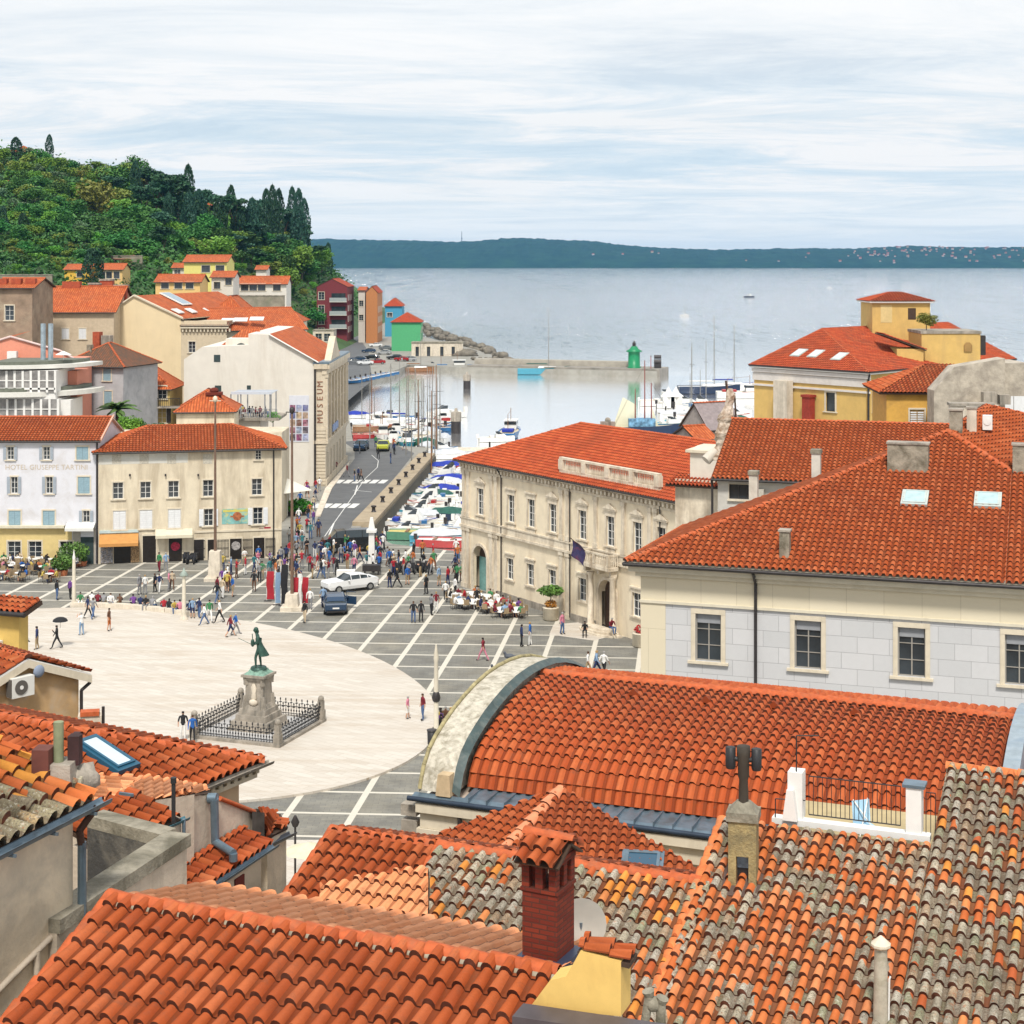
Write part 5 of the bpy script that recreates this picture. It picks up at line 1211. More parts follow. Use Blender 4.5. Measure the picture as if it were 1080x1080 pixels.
# small tiled shed roof (118..180, 850..878) with blue gutter
t=thing('small_tiled_shed','tiny shed roof of orange tiles with a teal gutter behind the concrete terrace','shed',tuple(P(150,875,30.0))); b=Vector(t.location)
s0=P(150,881,29.7)-b; s1=P(191,863,31.2)-b; s1.z=s0.z; d=(s1-s0).normalized()
s1=G(191,863.5,(s0+b).z)-b; s00=s0-(s1-s0)*.9
roofpart(t,[[s00,s1,s1+up2*1.15,s00+up2*1.15]],T_main,w=.24,ch=.32,q=9,thick=.06,ups=[up2],seed=77,jit=.03)
gm=MB(); gutterpipe(gm,s00+UU*.06,s1+UU*.06+d*.15,.07); part('gutter',gm,[mat('teal_gutter',(.06,.16,.20),rough=.4,var=.1)],t)
mb=MB(); wallrun(mb,Vector((s00.x,s00.y,0)),Vector((s1.x,s1.y,0)),.8,-8,s0.z-.05); part('wall',mb,[BEI2],t)
part('downpipe',MB().pipe([s1+UU*.06,s1+UU*.06-Vector((0,0,1.0))],.035,8),[ZINC],t)
# --- hipped roof with blue framed skylight
uL=Vector((.86,-.51,0)); vL=Vector((.51,.86,0)); Fc=P(277,803,45.0); hd=3.85; rs_=1.3
fr=Fr(Fc.x,Fc.y,0,math.atan2(uL.y,uL.x)); t=frthing('hipped_skylight_house','house with a hipped orange tile roof and a blue framed skylight on the left','house',fr)
z=Fc.z; c0=(0,0,z); c1=(0,-2*hd,z); ap=(-hd,-hd,z+rs_); Lh=12
roofpart(t,[[c1,c0,ap],[(-Lh,-2*hd,z),c1,ap,(-Lh,-hd,z+rs_)],[c0,(-Lh,0,z),(-Lh,-hd,z+rs_),ap]],T_main,w=.30,ch=.42,q=9,ridges=[(ap,(-Lh,-hd,z+rs_)),(c0,ap),(c1,ap)],rr=.15,seed=81,jit=.02,ups=None)
part('wall',MB().box(-Lh,-.45,-2*hd+.4,-.45,0,z-.15),[mat('peach_stucco',(.60,.44,.29),var=.07,stain=(.42,.3,.2),sa=.4)],t)
gm=MB(); gutterpipe(gm,(.1,-2*hd,z-.02),(.1,.25,z-.02),.11); part('gutter',gm,[STONED],t)
mb=MB(); 
for i in range(26): y=-2*hd+.3*i; mb.box(-.42,-.06,y,y+.14,z-.3,z-.14)
mb.box(-.44,-.1,-2*hd,-.1,z-.42,z-.31); part('eave_brackets',mb,[TRIM],t)
n_=Vector((fr.c*math.sin(math.atan(rs_/hd)),fr.s*math.sin(math.atan(rs_/hd)),math.cos(math.atan(rs_/hd))))
skylight(0,0,0,n_,(0,0,1),.62,1.45,'blue framed skylight on the hipped orange roof at the left',glass=mat('milky_sky_pane',(.50,.62,.70),rough=.12,var=.05,spec=.8),fm=mat('deep_blue_frame',(.02,.09,.15),rough=.4,var=.1),pt=RP(110,803,Fc,n_)+n_*.2)
# --- house with air conditioner
K=P(92,709,58.0); v3=Vector((.665,.747,0)); u3=Vector((.747,-.665,0))
fr=Fr(K.x,K.y,0,math.atan2(-v3.y,-v3.x)+PI)    # local x = v3 (left->right), y = -u3 (back-left)
t=frthing('air_conditioner_house','ochre gabled house with a white air conditioner high on its end wall at the left','house',fr)
zK=K.z; rw=2.5; zr=zK+.98
OCW=mat('ochre_brown_stucco',(.46,.30,.15),var=.15,scale=2,stain=(.42,.38,.33),sa=.6,ss=1.0)
mb=MB(); pts=[(-2*rw,0,0),(-.35,0,0),(-.35,0,zK-.2),(-rw,0,zr-.15),(-2*rw,0,zK-.2)]; 
mb.add(pts+[(x,8,z_) for x,y,z_ in pts],[(0,1,2,3,4),(5,6,7,8,9),(1,6,7,2),(0,5,9,4)]); part('wall',mb,[OCW],t)
roofpart(t,[[(0,-.25,zK),(-rw,-.25,zr),(-rw,8,zr),(0,8,zK)],[(-2*rw,-.25,zK),(-rw,-.25,zr),(-rw,8,zr),(-2*rw,8,zK)]],T_brown,w=.27,ch=.38,q=5,ridges=[((-rw,-.25,zr),(-rw,8,zr))],under=WHITE,thick=.2,seed=83)
mb=MB()
mb.add([(0,-.3,zK-.05),(-rw,-.3,zr-.05),(-rw,-.3,zr-.32),(0,-.3,zK-.32),(0,-.02,zK-.05),(-rw,-.02,zr-.05),(-rw,-.02,zr-.32),(0,-.02,zK-.32)],[(0,1,2,3),(2,3,7,6),(0,3,7,4)])
mb.add([(-2*rw,-.3,zK-.05),(-rw,-.3,zr-.05),(-rw,-.3,zr-.32),(-2*rw,-.3,zK-.32),(-2*rw,-.02,zK-.05),(-rw,-.02,zr-.05),(-rw,-.02,zr-.32),(-2*rw,-.02,zK-.32)],[(0,1,2,3),(2,3,7,6)])
part('verge_board',mb,[TRIM],t)
part('wall_band',MB().box(-2*rw,-.35,-.03,-.002,zK-2.6,zK-1.65),[mat('grey_render_band',(.42,.40,.36),var=.15)],t)
part('downpipe',MB().pipe([(.05,-.1,zK-.1),(.05,-.1,zK-.35),(-.32,-.12,zK-.55),(-.32,-.12,0)],.06,8),[GUT],t)
l=fr.pf(23,724,-.35); a=MB().box(l.x-.42,l.x+.42,-.45,-.12,l.z-.33,l.z+.33); 
o=part('air_conditioner',a,[mat('aircon_white',(.66,.65,.61),var=.04)],t)
part('fan_grille',MB().tube((l.x-.08,-.451,l.z),(l.x-.08,-.475,l.z),.24,n=18),[mat('fan_dark',(.10,.09,.08))],o)
part('fan_hub',MB().tube((l.x-.08,-.476,l.z),(l.x-.08,-.49,l.z),.07,n=10),[WHITE],o)
part('side_grille',MB().box(l.x-.46,-.0+l.x-.425,-.43,-.14,l.z-.3,l.z+.3),[mat('fan_dark',(.1,.09,.08))],o)
part('dish',MB().blob((fr.pf(41,708,-.3).x,-.3,fr.pf(41,708,-.3).z),(.22,.1,.22)),[mat('blue_grey_dish',(.20,.24,.32))],t)
# small brick stub right of it
p=P(95,758,54); part_t=thing('stub_chimney','small stub chimney with a red cap beside the ochre gabled house','chimney',tuple(p),.2)
part('shaft',MB().cbox(0,0,-1.5,.75,.5,1.65),[STONE],part_t); part('red_cap',MB().cbox(0,-.1,.152,.6,.4,.14),[RIDGE],part_t); part('side_pipe',MB().tube((.42,-.1,-1.5),(.42,-.1,.4),.05),[GUT],part_t)
# --- yellow wall house far left
p=P(25,647,66); fr=Fr(p.x,p.y,0,AF+.02); t=frthing('yellow_edge_house','bright yellow house with a dark gutter cut off by the left edge','house',fr)
part('wall',MB().box(-6,-.45,.3,.9,0,p.z-.15),[mat('bright_yellow_stucco',(.66,.45,.13),var=.08,stain=(.4,.3,.12),sa=.3)],t)
roofpart(t,[[(-6,0,p.z),(0,0,p.z),(0,1.2,p.z+.3),(-6,1.2,p.z+.3)]],T_brown,w=.27,ch=.37,q=5,thick=.18,under=WOODD)
part('gutter',MB().pipe([(-6,-.08,p.z-.05),(.1,-.08,p.z-.05)],.1,8),[GUT],t)
l=fr.pf(8,636+45,.2); part('awning_edge',MB().box(-6,-1.2,-.1,.28,fr.pf(8,681,.1).z,fr.pf(8,677,.1).z),[WHITE],t)
# ============================================================ SQUARE LEFT ROW
def facade(name,label,pxa,pya,pxb,pyb,cat='house'):
    a=G(pxa,pya);b_=G(pxb,pyb); return fr2(a,b_),(b_-a).xy.length
SWL=1.0
fr,L=facade('x','',103,595,297,588)
CRM=mat('patchy_cream_stucco',(.66,.58,.44),var=.08,scale=1.3,stain=(.36,.29,.20),sa=.7,ss=.9,lo=.42,hi=.66,bump=.15,bs=6,streak=True)
W=[]
ez=10.5
zr=[sum(fr.pf(x,y).z for x,y in ps)/len(ps) for ps in ([(124,516),(183,516),(271,515)],[(126,547),(184,546.5),(272,546)])]
for px in (124.5,153.5,183,219.5,271): W.append((fr.pf(px,516).x,zr[0],.95,1.55,'p'))
for px in (126,154,184): W.append((fr.pf(px,547).x,zr[1],1.15,1.75,'c',SHUT_W))
W.append((fr.pf(220,546).x,zr[1],.85,1.6,'s',SHUT_W)); W.append((fr.pf(272,546).x,zr[1],.9,1.6,'s',SHUT_W))
W.append((fr.pf(272.5,480).x,fr.pf(272,480).z,.55,.85,'p'))
gd=[]
for a_,b_,y0,y1 in ((120,138,576,594),(150.5,164.5,565,594),(178,192,567,594),(204.5,215,569,594),(219,227,569,594),(242.5,255,568,592),(267.5,279,567,590)):
    l0=fr.pf(a_,590).x;l1=fr.pf(b_,590).x; z1=fr.pf((a_+b_)/2,y0).z; gd.append(((l0+l1)/2,z1/2+.05,l1-l0,z1-.1))
t=house('cream_shop_house','long cream house with patchy stucco, shutters and shops on the far side of the square',fr,L,9,ez,'hip',1.75,over=.45,wm=CRM,rm=T_main,under=TRIM,z0=0,front=W+[(*g,'x') for g in []],tile=(.30,.40),q=4,cat='house')
# doors as recessed dark openings
for i,(l,z,w,h) in enumerate(gd):
    o=part('shop_door',MB().box(l-w/2-.08,l+w/2+.08,-.06,-.003,z+h/2,z+h/2+.16).box(l-w/2-.08,l-w/2,-.06,-.003,0,z+h/2).box(l+w/2,l+w/2+.08,-.06,-.003,0,z+h/2),[TRIM],t)
    part('door_leaf',MB().box(l-w/2,l+w/2,-.03,-.004,.0,z+h/2-.01),[mat('black_shop_interior',(.018,.014,.012),rough=.3,var=.3)],o)
    if i in(2,5): part('door_graphic',MB().lathe(0,0,[(.01,0),(.01,0)],3).tube((l,-.04,z+.25),(l,-.045,z+.25),.42,n=14),[mat('red_door_graphic' if i==2 else 'grey_door_graphic',(.35,.03,.06) if i==2 else (.3,.28,.27),var=.6,scale=6)],o)
for a_,b_ in ((206,216),(229,241),(256,266),(280,290)):
    l0=fr.pf(a_,590).x;l1=fr.pf(b_,590).x; mb=MB()
    for i in range(9): x=l0+(l1-l0)*i/8; mb.box(x-.02,x+.02,-.10,-.07,.25,1.9)
    for z in (.3,1.1,1.85): mb.box(l0,l1,-.1,-.07,z,z+.04)
    part('window_grille',mb,[GUT],t)
def awning(t,fr,px0,px1,z1,z0,out,m,label=None):
    l0=fr.pf(px0,580).x;l1=fr.pf(px1,580).x; mb=MB(); t_=.03
    mb.add([(l0,-.02,z1),(l1,-.02,z1),(l1,-out,z0),(l0,-out,z0),(l0,-.02,z1-t_),(l1,-.02,z1-t_),(l1,-out,z0-t_),(l0,-out,z0-t_)],[(0,1,2,3),(4,7,6,5),(2,3,7,6),(0,3,7,4),(1,5,6,2)])
    mb.box(l0,l1,-out-.01,-out+.01,z0-.28,z0-.0)
    o=part('awning',mb,[m],t); part('arm',MB().tube((l0+.1,-.05,z1-.5),(l0+.1,-out,z0-.05),.02).tube((l1-.1,-.05,z1-.5),(l1-.1,-out,z0-.05),.02),[WHITE],o)
awning(t,fr,105,146,2.75,2.05,1.3,mat('orange_awning_cloth',(.50,.24,.07),var=.1))
part('sign_board',MB().box(fr.pf(105,580).x,fr.pf(146,580).x,-.12,-.003,2.85,3.1),[mat('pale_teal_board',(.45,.55,.55))],t)
awning(t,fr,164,203,3.05,2.6,1.0,mat('cream_awning_cloth',(.60,.55,.42),var=.08))
part('shop_display',MB().box(fr.pf(106,580).x,fr.pf(119,580).x,-.25,-.004,.1,1.9),[mat('postcard_display',(.20,.20,.22),var=.9,scale=9,stain=(.4,.3,.2),sa=.9,ss=6)],t)
part('shop_display',MB().box(fr.pf(138,580).x,fr.pf(147,580).x,-.25,-.004,.1,2.0),[mat('brown_goods_display',(.28,.18,.09),var=.8,scale=8,stain=(.08,.05,.03),sa=.9,ss=6)],t)
part('plaster_patch',MB().box(fr.pf(104,480).x,fr.pf(198,480).x,-.012,-.002,fr.pf(150,489).z,ez-.15),[mat('white_plaster_patch',(.58,.57,.52),var=.08,scale=1.5,stain=(.5,.44,.32),sa=.5,ss=1)],t)
# walled-up attic windows
for px in (123,152,181,219):
    l=fr.pf(px,484); part('blocked_window',MB().box(l.x-.42,l.x+.42,-.02,-.013,l.z-.45,l.z+.45),[mat('grey_blocked_window',(.47,.44,.37),var=.25,scale=7)],t)
# mural painting
l0,l1=fr.pf(234,550),fr.pf(263,537); mu=mat('mural_turquoise',(.2,.42,.40),var=.35,scale=1.2,stain=(.50,.48,.20),sa=.9,ss=1.6,lo=.5,hi=.6)
o=part('mural_panel',MB().box(l0.x,l1.x,-.03,-.003,fr.pf(248,552.5).z,fr.pf(248,536.5).z),[mu],t)
cx=(l0.x+l1.x)/2; cz=(fr.pf(248,552.5).z+fr.pf(248,536.5).z)/2
part('mural_figure',MB().tube((cx+.15,-.031,cz),(cx+.15,-.04,cz),.42,n=16).box(cx-.5,cx+.8,-.043,-.041,cz-.08,cz+.06),[mat('mural_red_brown',(.36,.12,.05),var=.5,scale=3)],o)
part('mural_band',MB().box(l0.x+.1,l1.x-.1,-.04,-.031,cz+.42,cz+.62),[mat('mural_yellow',(.55,.50,.12))],o)
l=fr.pf(282,557.5); part('red_street_sign',MB().box(l.x-.3,l.x+.3,-.05,-.003,l.z-.16,l.z+.16),[mat('sign_red',(.30,.02,.04))],t)
l=fr.pf(275.5,558.5); part('dark_street_sign',MB().box(l.x-.22,l.x+.22,-.05,-.003,l.z-.12,l.z+.12),[mat('sign_maroon',(.12,.03,.04))],t)
for px,y0 in ((288.5,469),): x=fr.pf(px,500).x; part('downpipe',MB().pipe([(x,-.45,ez-.1),(x,-.1,ez-.6),(x,-.1,3),(x,-.1,0.1)],.07,6),[GUT],t)
part('string_course',MB().box(fr.pf(205,560).x,L,-.08,-.003,fr.pf(250,560.5).z,fr.pf(250,558.5).z),[TRIM],t)
for px in (137,174.5,209): l=fr.pf(px,502); part('wall_lamp',MB().cbox(l.x,-.12,l.z,.15,.2,.2),[GUT],t)
l=fr.loc(P(203,461,162)); part('roof_chimney',MB().cbox(l.x,l.y,l.z-1.3,1.0,.8,1.55).cbox(l.x,l.y,l.z+.26,1.15,.95,.15).blob((l.x,l.y,l.z+.6),(.4,.35,.3)),[BRICK],t)
# white hotel
f0=Fr(P(-12,590,154.9).x,154.9,0,0.0); L=(fr.w(0,0,0).x-f0.X)+.0; f0=Fr(fr.X-L-.0,fr.Y+.1,0,0)
ez=11.5
LAV=mat('white_lavender_stucco',(.63,.63,.67),var=.05,scale=1,stain=(.50,.47,.46),sa=.6,ss=.6)
W=[]
rows=[((11,479),(49,478),(87,477)),((15,512),(52,512),(88.5,511)),((15.5,548),(51.5,547.5),(91,546.5))]
kinds=[[('s',SHUT_G),('s',SHUT_G),('c',SHUT_B)],[('s',SHUT_G),('s',SHUT_G),('c',SHUT_B)],[('c',SHUT_B),('c',SHUT_B),('s',SHUT_G)]]
for r,k in zip(rows,kinds):
    z=sum(f0.pf(*p).z for p in r)/3; hh=1.2 if r is rows[0] else 1.55
    for p,(kd,sh) in zip(r,k): W.append((f0.pf(*p).x,z,.62 if kd=='s' else 1.1,hh,kd,sh))
for px in (15,37,70): l=f0.pf(px,581); W.append((l.x,1.35,1.2,1.5,'p'))
t=house('white_hotel_house','white hotel front with pale blue shutters and a yellow cafe ground floor at the left','none' and f0,L,9,ez,'gx',1.7,over=.3,wm=LAV,rm=T_main,under=TRIM,z0=0,front=W,tile=(.30,.40),q=4,cat='hotel')
x1=f0.pf(76,580).x
mb=MB(); wallholes(mb,lambda l,d,z:(l,d-.02,z),0,x1,0,3.35,[(w[0],w[1],w[2]+.02,w[3]+.02) for w in W[-3:]],.02); part('yellow_ground_floor',mb,[mat('cafe_yellow',(.64,.50,.22),var=.06,stain=(.5,.36,.15),sa=.4)],t)
part('awning_roll',MB().box(0,f0.pf(69,560).x,-.5,-.03,3.38,3.6),[mat('cream_awning_cloth',(.6,.55,.42))],t)
awning(t,f0,71,101,3.9,3.45,.9,mat('white_awning_cloth',(.66,.65,.62),var=.04))
l=f0.pf(92,570); part('door',MB().box(l.x-.6,l.x+.6,-.05,-.003,0,2.5),[mat('dark_green_door',(.03,.05,.05),var=.2)],t)
mb=MB(); mb.box(f0.pf(77,580).x,l.x-.61,-.04,-.002,0,3.3); mb.box(l.x+.61,L-.2,-.04,-.002,0,3.3); part('stone_ground_floor',mb,[mat('grey_beige_base',(.40,.36,.31),var=.12)],t)
x=L-.05; part('downpipe',MB().pipe([(x,-.12,ez-.1),(x,-.12,0.1)],.11,6),[GUT],t)
tx=mat('faded_sign_paint',(.50,.42,.32),var=.3,scale=9)
textmesh('HOTEL GIUSEPPE TARTINI',.66,tx,t,(f0.pf(49,493).x,-.012,f0.pf(50,493).z),depth=.004,spacing=1.0)
for px in (55,91): 
    for k in range(3): pass
l=f0.pf(40,452,3)
# party wall strip at the hotel's right edge roof
part('verge',MB().add([(L+.3,-.3,ez-.02),(L+.45,-.3,ez-.02),(L+.45,4.5,ez+1.75),(L+.3,4.5,ez+1.75),(L+.3,-.3,ez+.16),(L+.45,-.3,ez+.16),(L+.45,4.5,ez+1.93),(L+.3,4.5,ez+1.93)],[(0,1,5,4),(1,2,6,5),(4,5,6,7),(0,3,7,4)]),[mat('pink_verge',(.55,.33,.24))],t)
# ============================================================ MUSEUM
zE=15.3; A=P(330,383,207)
fr=Fr(-41.2,207,0,0.0)
MUS=mat('museum_grey_cream',(.66,.62,.55),var=.05,scale=.8,stain=(.46,.40,.32),sa=.5,ss=.35,streak=True,bump=.12,bs=2)
t=frthing('museum_building','museum building with a tall blank cream side wall, photo banner and columned harbour front','museum',fr)
pp=[(194,530),(194,379),(213,366),(262,364),(262,352),(284,353),(331,381),(331,530)]
zz=[fr.pf(*p) for p in pp]; pts=[(z.x,0,0 if i in(0,7) else z.z) for i,z in enumerate(zz)]
DM=26
mb=MB(); k=len(pts); mb.add(pts+[(x,DM,z) for x,y,z in pts],[list(range(k))]+[(i,(i+1)%k,k+(i+1)%k,k+i) for i in range(k)]); part('wall',mb,[MUS],t)
x0,x1=pts[0][0],pts[7][0]
CX2=fr.pf(343,500).x
FST=mat('museum_stone',(.58,.50,.38),var=.12,scale=1.5,bump=.2,stain=(.36,.29,.2),sa=.6,ss=.8,streak=True)
xr=CX2+0.0; zq=fr.pf(340,384).z
mb=MB(); mb.box(x1+.01,xr,.0,DM,0,zq); part('corner_pier',mb,[FST],t)
def rz(y): return y
mb=MB()
# harbour front (facing +x): pilasters, windows, cornices
for z0_,z1_,o in ((zq-.6,zq,.55),(zq-1.3,zq-.62,.2),(5.3,5.7,.35),(5.0,5.28,.15)): mb.box(xr-.4,xr+o,-.1 if z0_>0 else 0,DM+.2,z0_,z1_)
mb.box(x1+.01,xr+.3,-.3,-.003,zq-.6,zq); mb.box(x1+.01,xr+.2,-.25,-.004,5.3,5.7)
part('cornice',mb,[FST],t)
for y in (0.5,4.3,8.1,11.9,15.7,19.5,23.3,25.6): part('pilaster',MB().box(xr+.003,xr+.3,y-.45,y+.45,5.71,zq-1.31).box(xr+.003,xr+.38,y-.55,y+.55,zq-1.7,zq-1.32),[FST],t)
for i,y in enumerate((2.4,6.2,10,13.8,17.6,21.4)):
    window(t,(xr,y,8.3),1.2,2.6,'h',None,PI/2,trim=FST,rec=.03); window(t,(xr,y,12.0),1.1,1.5,'p',None,PI/2,trim=FST,rec=.03)
    window(t,(xr,y,2.4),1.3,3.2,'p',None,PI/2,trim=FST,rec=.03,frame=GUT)
part('rustic_base',MB().box(xr+.003,xr+.22,-.02,DM,0,.8),[FST],t)
# rusticated corner strips
mb=MB(); 
for i in range(24): z=.2+i*.42; mb.box(x1+.3,xr+.06,-.09,-.004,z,z+.34) if z<7.0 and not(5<z<5.8) else None
part('quoins',mb,[FST],t)
# pediment gable on harbour side
mb=MB(); mb.add([(xr+.35,3,zq),(xr+.35,15,zq),(xr+.35,9,zq+3.1),(xr-.5,3,zq),(xr-.5,15,zq),(xr-.5,9,zq+3.1)],[(0,1,2),(3,5,4),(0,2,5,3),(1,4,5,2)]); part('pediment',mb,[FST],t)
# roofs
ap=fr.pf(284,353); apz=ap.z; ax=ap.x
zl=zz[6].z
rd=[]
roofpart(t,[[(ax,-.3,apz+.1),(x1+.6,-.3,zl-.1),(x1+.6,DM,zl-.1),(ax,DM,apz+.1)]],T_flat,w=.32,ch=.42,flat=True,under=TRIM,thick=.12)
r2=[fr.w(0,0,0)]
a=fr.loc(P(228,360,212)); 
roofpart(t,[[(a.x,2,a.z-1.2),(fr.pf(282,354).x,2,a.z-1.2),(fr.pf(272,345,6).x,7,a.z+1.5),(fr.pf(255,345,6).x,7,a.z+1.5)]],T_flat,w=.32,ch=.42,flat=True)
part('upper_block',MB().box(fr.pf(235,360).x,fr.pf(284,360).x,2,12,zz[2].z-1,fr.pf(260,358).z),[MUS],t)
part('zinc_edge',MB().pipe([(ax,-.32,apz+.05),(x1+.6,-.32,zl-.15)],.1,6),[WHITE],t)
part('gutter',MB().box(x1-.1,xr+.5,-.2,DM,zq+.003,zq+.25),[ZINC],t)
x=fr.pf(331,450,-.1).x; part('downpipe',MB().pipe([(x+.15,-.15,zl-.5),(x+.15,-.15,0)],.13,6),[GUT],t)
for px,py,w_,h_ in ((229,378,.8,.9),(230,410,.8,.8),(262.5,409,.5,.6)): l=fr.pf(px,py); part('small_window',MB().box(l.x-w_/2,l.x+w_/2,-.03,-.003,l.z-h_/2,l.z+h_/2),[mat('dark_teal_pane',(.04,.06,.06),rough=.2)],t)
l=fr.pf(251.5,366); part('lunette',MB().tube((l.x,1.9,l.z-.35),(l.x,1.97,l.z-.35),.75,n=16),[mat('dark_teal_pane',(0,0,0))],t)
# photo banner
b0,b1=fr.pf(305,506),fr.pf(326,417); bn=part('photo_banner',MB().box(b0.x,b1.x,-.06,-.003,fr.pf(315,466).z,fr.pf(315,417).z),[mat('banner_white',(.60,.61,.66),var=.06)],t)
q8=random.Random(8); cols=[(.20,.05,.12),(.12,.13,.25),(.35,.25,.18),(.30,.12,.16),(.1,.08,.1),(.30,.33,.48),(.40,.30,.2),(.16,.08,.06),(.25,.3,.4)]
zt,zb2=fr.pf(315,427).z,fr.pf(315,465.5).z; w_=(b1.x-b0.x); ci=0
for i in range(3):
    for j in range(5):
        a_=b0.x+.1+i*(w_-.1)/3; c_=a_+(w_-.1)/3-.12; d_=zt-(j+1)*(zt-zb2)/5+.1; e_=zt-j*(zt-zb2)/5
        part('banner_photo',MB().box(a_,c_,-.075,-.061,d_,e_),[mat('banner_photo_%d'%(ci%9),cols[ci%9],var=.7,scale=2.2,stain=(.45,.4,.38),sa=.8,ss=1.3)],bn); ci+=1
textmesh('MUSEUM',2.05,mat('museum_lettering',(.36,.20,.13),var=.1),t,((x1+xr)/2+.25,-.36,fr.pf(336,424).z),rot=(PI/2,0,0),depth=.03,vertical=False) if False else None
for i,ch_ in enumerate('MUSEUM'):
    z=fr.pf(336,443-i*7.6).z
    textmesh(ch_,1.05,mat('museum_lettering',(.26,.12,.07),var=.1),t,((x1+xr)/2+.1,-.05,z),rot=(PI/2,-PI/2,0),depth=.02,name='letter')
part('side_sign',MB().box(xr+.3,xr+.4,5.5,12,6.2,7.1),[mat('blue_white_sign',(.25,.32,.5),var=.4,scale=2)],t)
MUSF=fr
# rooftop terrace cafe (237-292, 414-445) in front of the museum wall
def bxthing(name,label,cat,px0,px1,pyt,pyb,Y,D,m,extra=None):
    a=P(px0,pyt,Y);c_=P(px1,pyb,Y); t=thing(name,label,cat,((a.x+c_.x)/2,Y,c_.z)); w=(c_.x-a.x)
    part('wall',MB().box(-w/2,w/2,0,D,0,a.z-c_.z),[m],t); return t,w,a.z-c_.z
Yt=190; pt=P(292,441,Yt); p0=P(238,445,Yt); 
t=thing('rooftop_terrace','roof terrace with a pergola frame and diners in front of the blank museum wall','terrace',(p0.x,Yt,0)); w=pt.x-p0.x; zf=P(0,441,Yt).z; ztp=P(0,416,Yt).z
part('base',MB().box(0,w-2,0.5,7,0,zf-.3),[MUS],t); part('floor',MB().box(-.3,w+.2,0,7,zf-.3,zf),[STONED],t)
mb=MB(); 
for x in (.5,w*.28,w*.75,w*.85): mb.box(x,x+.13,.1,.25,zf+.002,ztp); mb.box(x,x+.13,5,5.15,zf+.002,ztp)
part('pergola_post',mb,[mat('grey_post',(.25,.26,.27))],t)
mb=MB(); mb.box(w*.1,w*.9,.0,.3,ztp+.002,ztp+.3)
for i in range(6): mb.box(w*.1,w*.9,.9*i+.4,.9*i+.55,ztp+.05,ztp+.15)
part('pergola_beam',mb,[mat('pale_blue_beam',(.50,.54,.60),var=.05)],t)
mb=MB(); 
for i in range(26): x=w*i/25; mb.box(x,x+.04,.02,.05,zf+.002,zf+1)
mb.box(0,w,.02,.06,zf+1,zf+1.05); part('railing',mb,[mat('grey_post',(0,0,0))],t)
TERR=(p0.x,Yt,zf,w)
# orange roof with brick chimney left of the terrace (186-245,405-445)
f_=Fr(P(186,432,180).x,180,0,0.1); e=P(0,432,180).z
t=house('terrace_side_house','small house with a bright orange roof and red chimney left of the roof terrace',f_,6.2,8,e-.1,'gy' if False else 'hip',2.0,over=.3,wm=CRM,flat=True,rm=T_flat,z0=0)
l=f_.loc(P(226,430,183)); part('chimney',MB().cbox(l.x,l.y,l.z-2,1.5,1.2,3.4),[BRICK],t); part('chimney_cap',MB().cbox(l.x,l.y,l.z+1.42,1.8,1.5,.3).blob((l.x,l.y,l.z+1.9),(.5,.4,.35)),[BRICK],t)
# ============================================================ BACK ROWS
BG=mat('beige_gable_stucco',(.68,.55,.35),var=.05,scale=.5,stain=(.5,.40,.24),sa=.4,ss=.3,streak=True)
f_=Fr(P(98,400,240).x,240,0,.0); zE_=P(0,352,240).z; za=P(142,312,240).z
xR=P(191,357,240).x-f_.X; xa=P(142,312,240).x-f_.X; zL=P(0,341,240).z; zR=P(0,336,240).z
t=frthing('beige_gable_building','large plain beige gable building with solar panels on its long orange roof','building',f_)
pts=[(0,0,0),(xR,0,0),(xR,0,zR),(xa,0,za),(0,0,zL)]; DB=34; rb_=Fr(0,0,0,0)
sh=Vector((4,0,0))
mb=MB(); mb.add([Vector(p) for p in pts],[(0,1,2,3,4)]); mb.box(.05,xR-.05,.02,DB-2,0,zR-1.0); part('wall',mb,[BG],t)
# right facade block (190..245, 345..)
zf2=P(0,350,240).z; xF=P(243,350,243).x-f_.X
W=[]; 
mb=MB(); wh=[(P(202.5,366,240).x-f_.X,P(0,366,240).z,1.0,1.6)]
wallholes(mb,lambda l,d,z:(l,d+.0,z),xR+.01,xF,0,zR-.3,wh,.2); part('front_wall',mb,[mat('beige_front',(.55,.46,.33),var=.08,stain=(.4,.33,.22),sa=.4)],t)
for h_ in wh: window(t,(h_[0],0,h_[1]),1.0,1.6,'p')
mb=MB(); mb.box(xR,xF+.3,-.5,.0,zR-1.4,zR-.9); 
for i in range(14): mb.box(xR+.2+i*.52,xR+.4+i*.52,-.35,-.003,zR-1.9,zR-1.42)
part('cornice',mb,[TRIM],t)
part('upper_wall',MB().box(xR+.02,xF-.6,3,10,zR-.5,P(0,343,243).z),[mat('beige_front',(0,0,0))],t)
roofpart(t,[[(xa,-.3,za+.05),(xR+.4,-.3,zR+.0),(xR+6.4,DB,zR),(xa+6,DB,za+.05)],],T_flat,w=.32,ch=.42,flat=True,under=TRIM)
roofpart(t,[[(xR-.1,-.6,zR-1.0),(xF+.5,-.6,zR-1.0),(xF+.5,1.8,zR-.4),(xR-.1,1.8,zR-.4)]],T_flatd,w=.32,ch=.42,flat=True)
part('verge',MB().pipe([(0,-.2,zL+.05),(xa,-.2,za+.1),(xR+.3,-.2,zR+.1)],.12,6),[TRIM],t)
part('rear_roof',MB().add([(0,0,zL),(xa,0,za),(xa+6,DB,za),(6,DB,zL)],[(0,1,2,3)]),[T_flat],t)
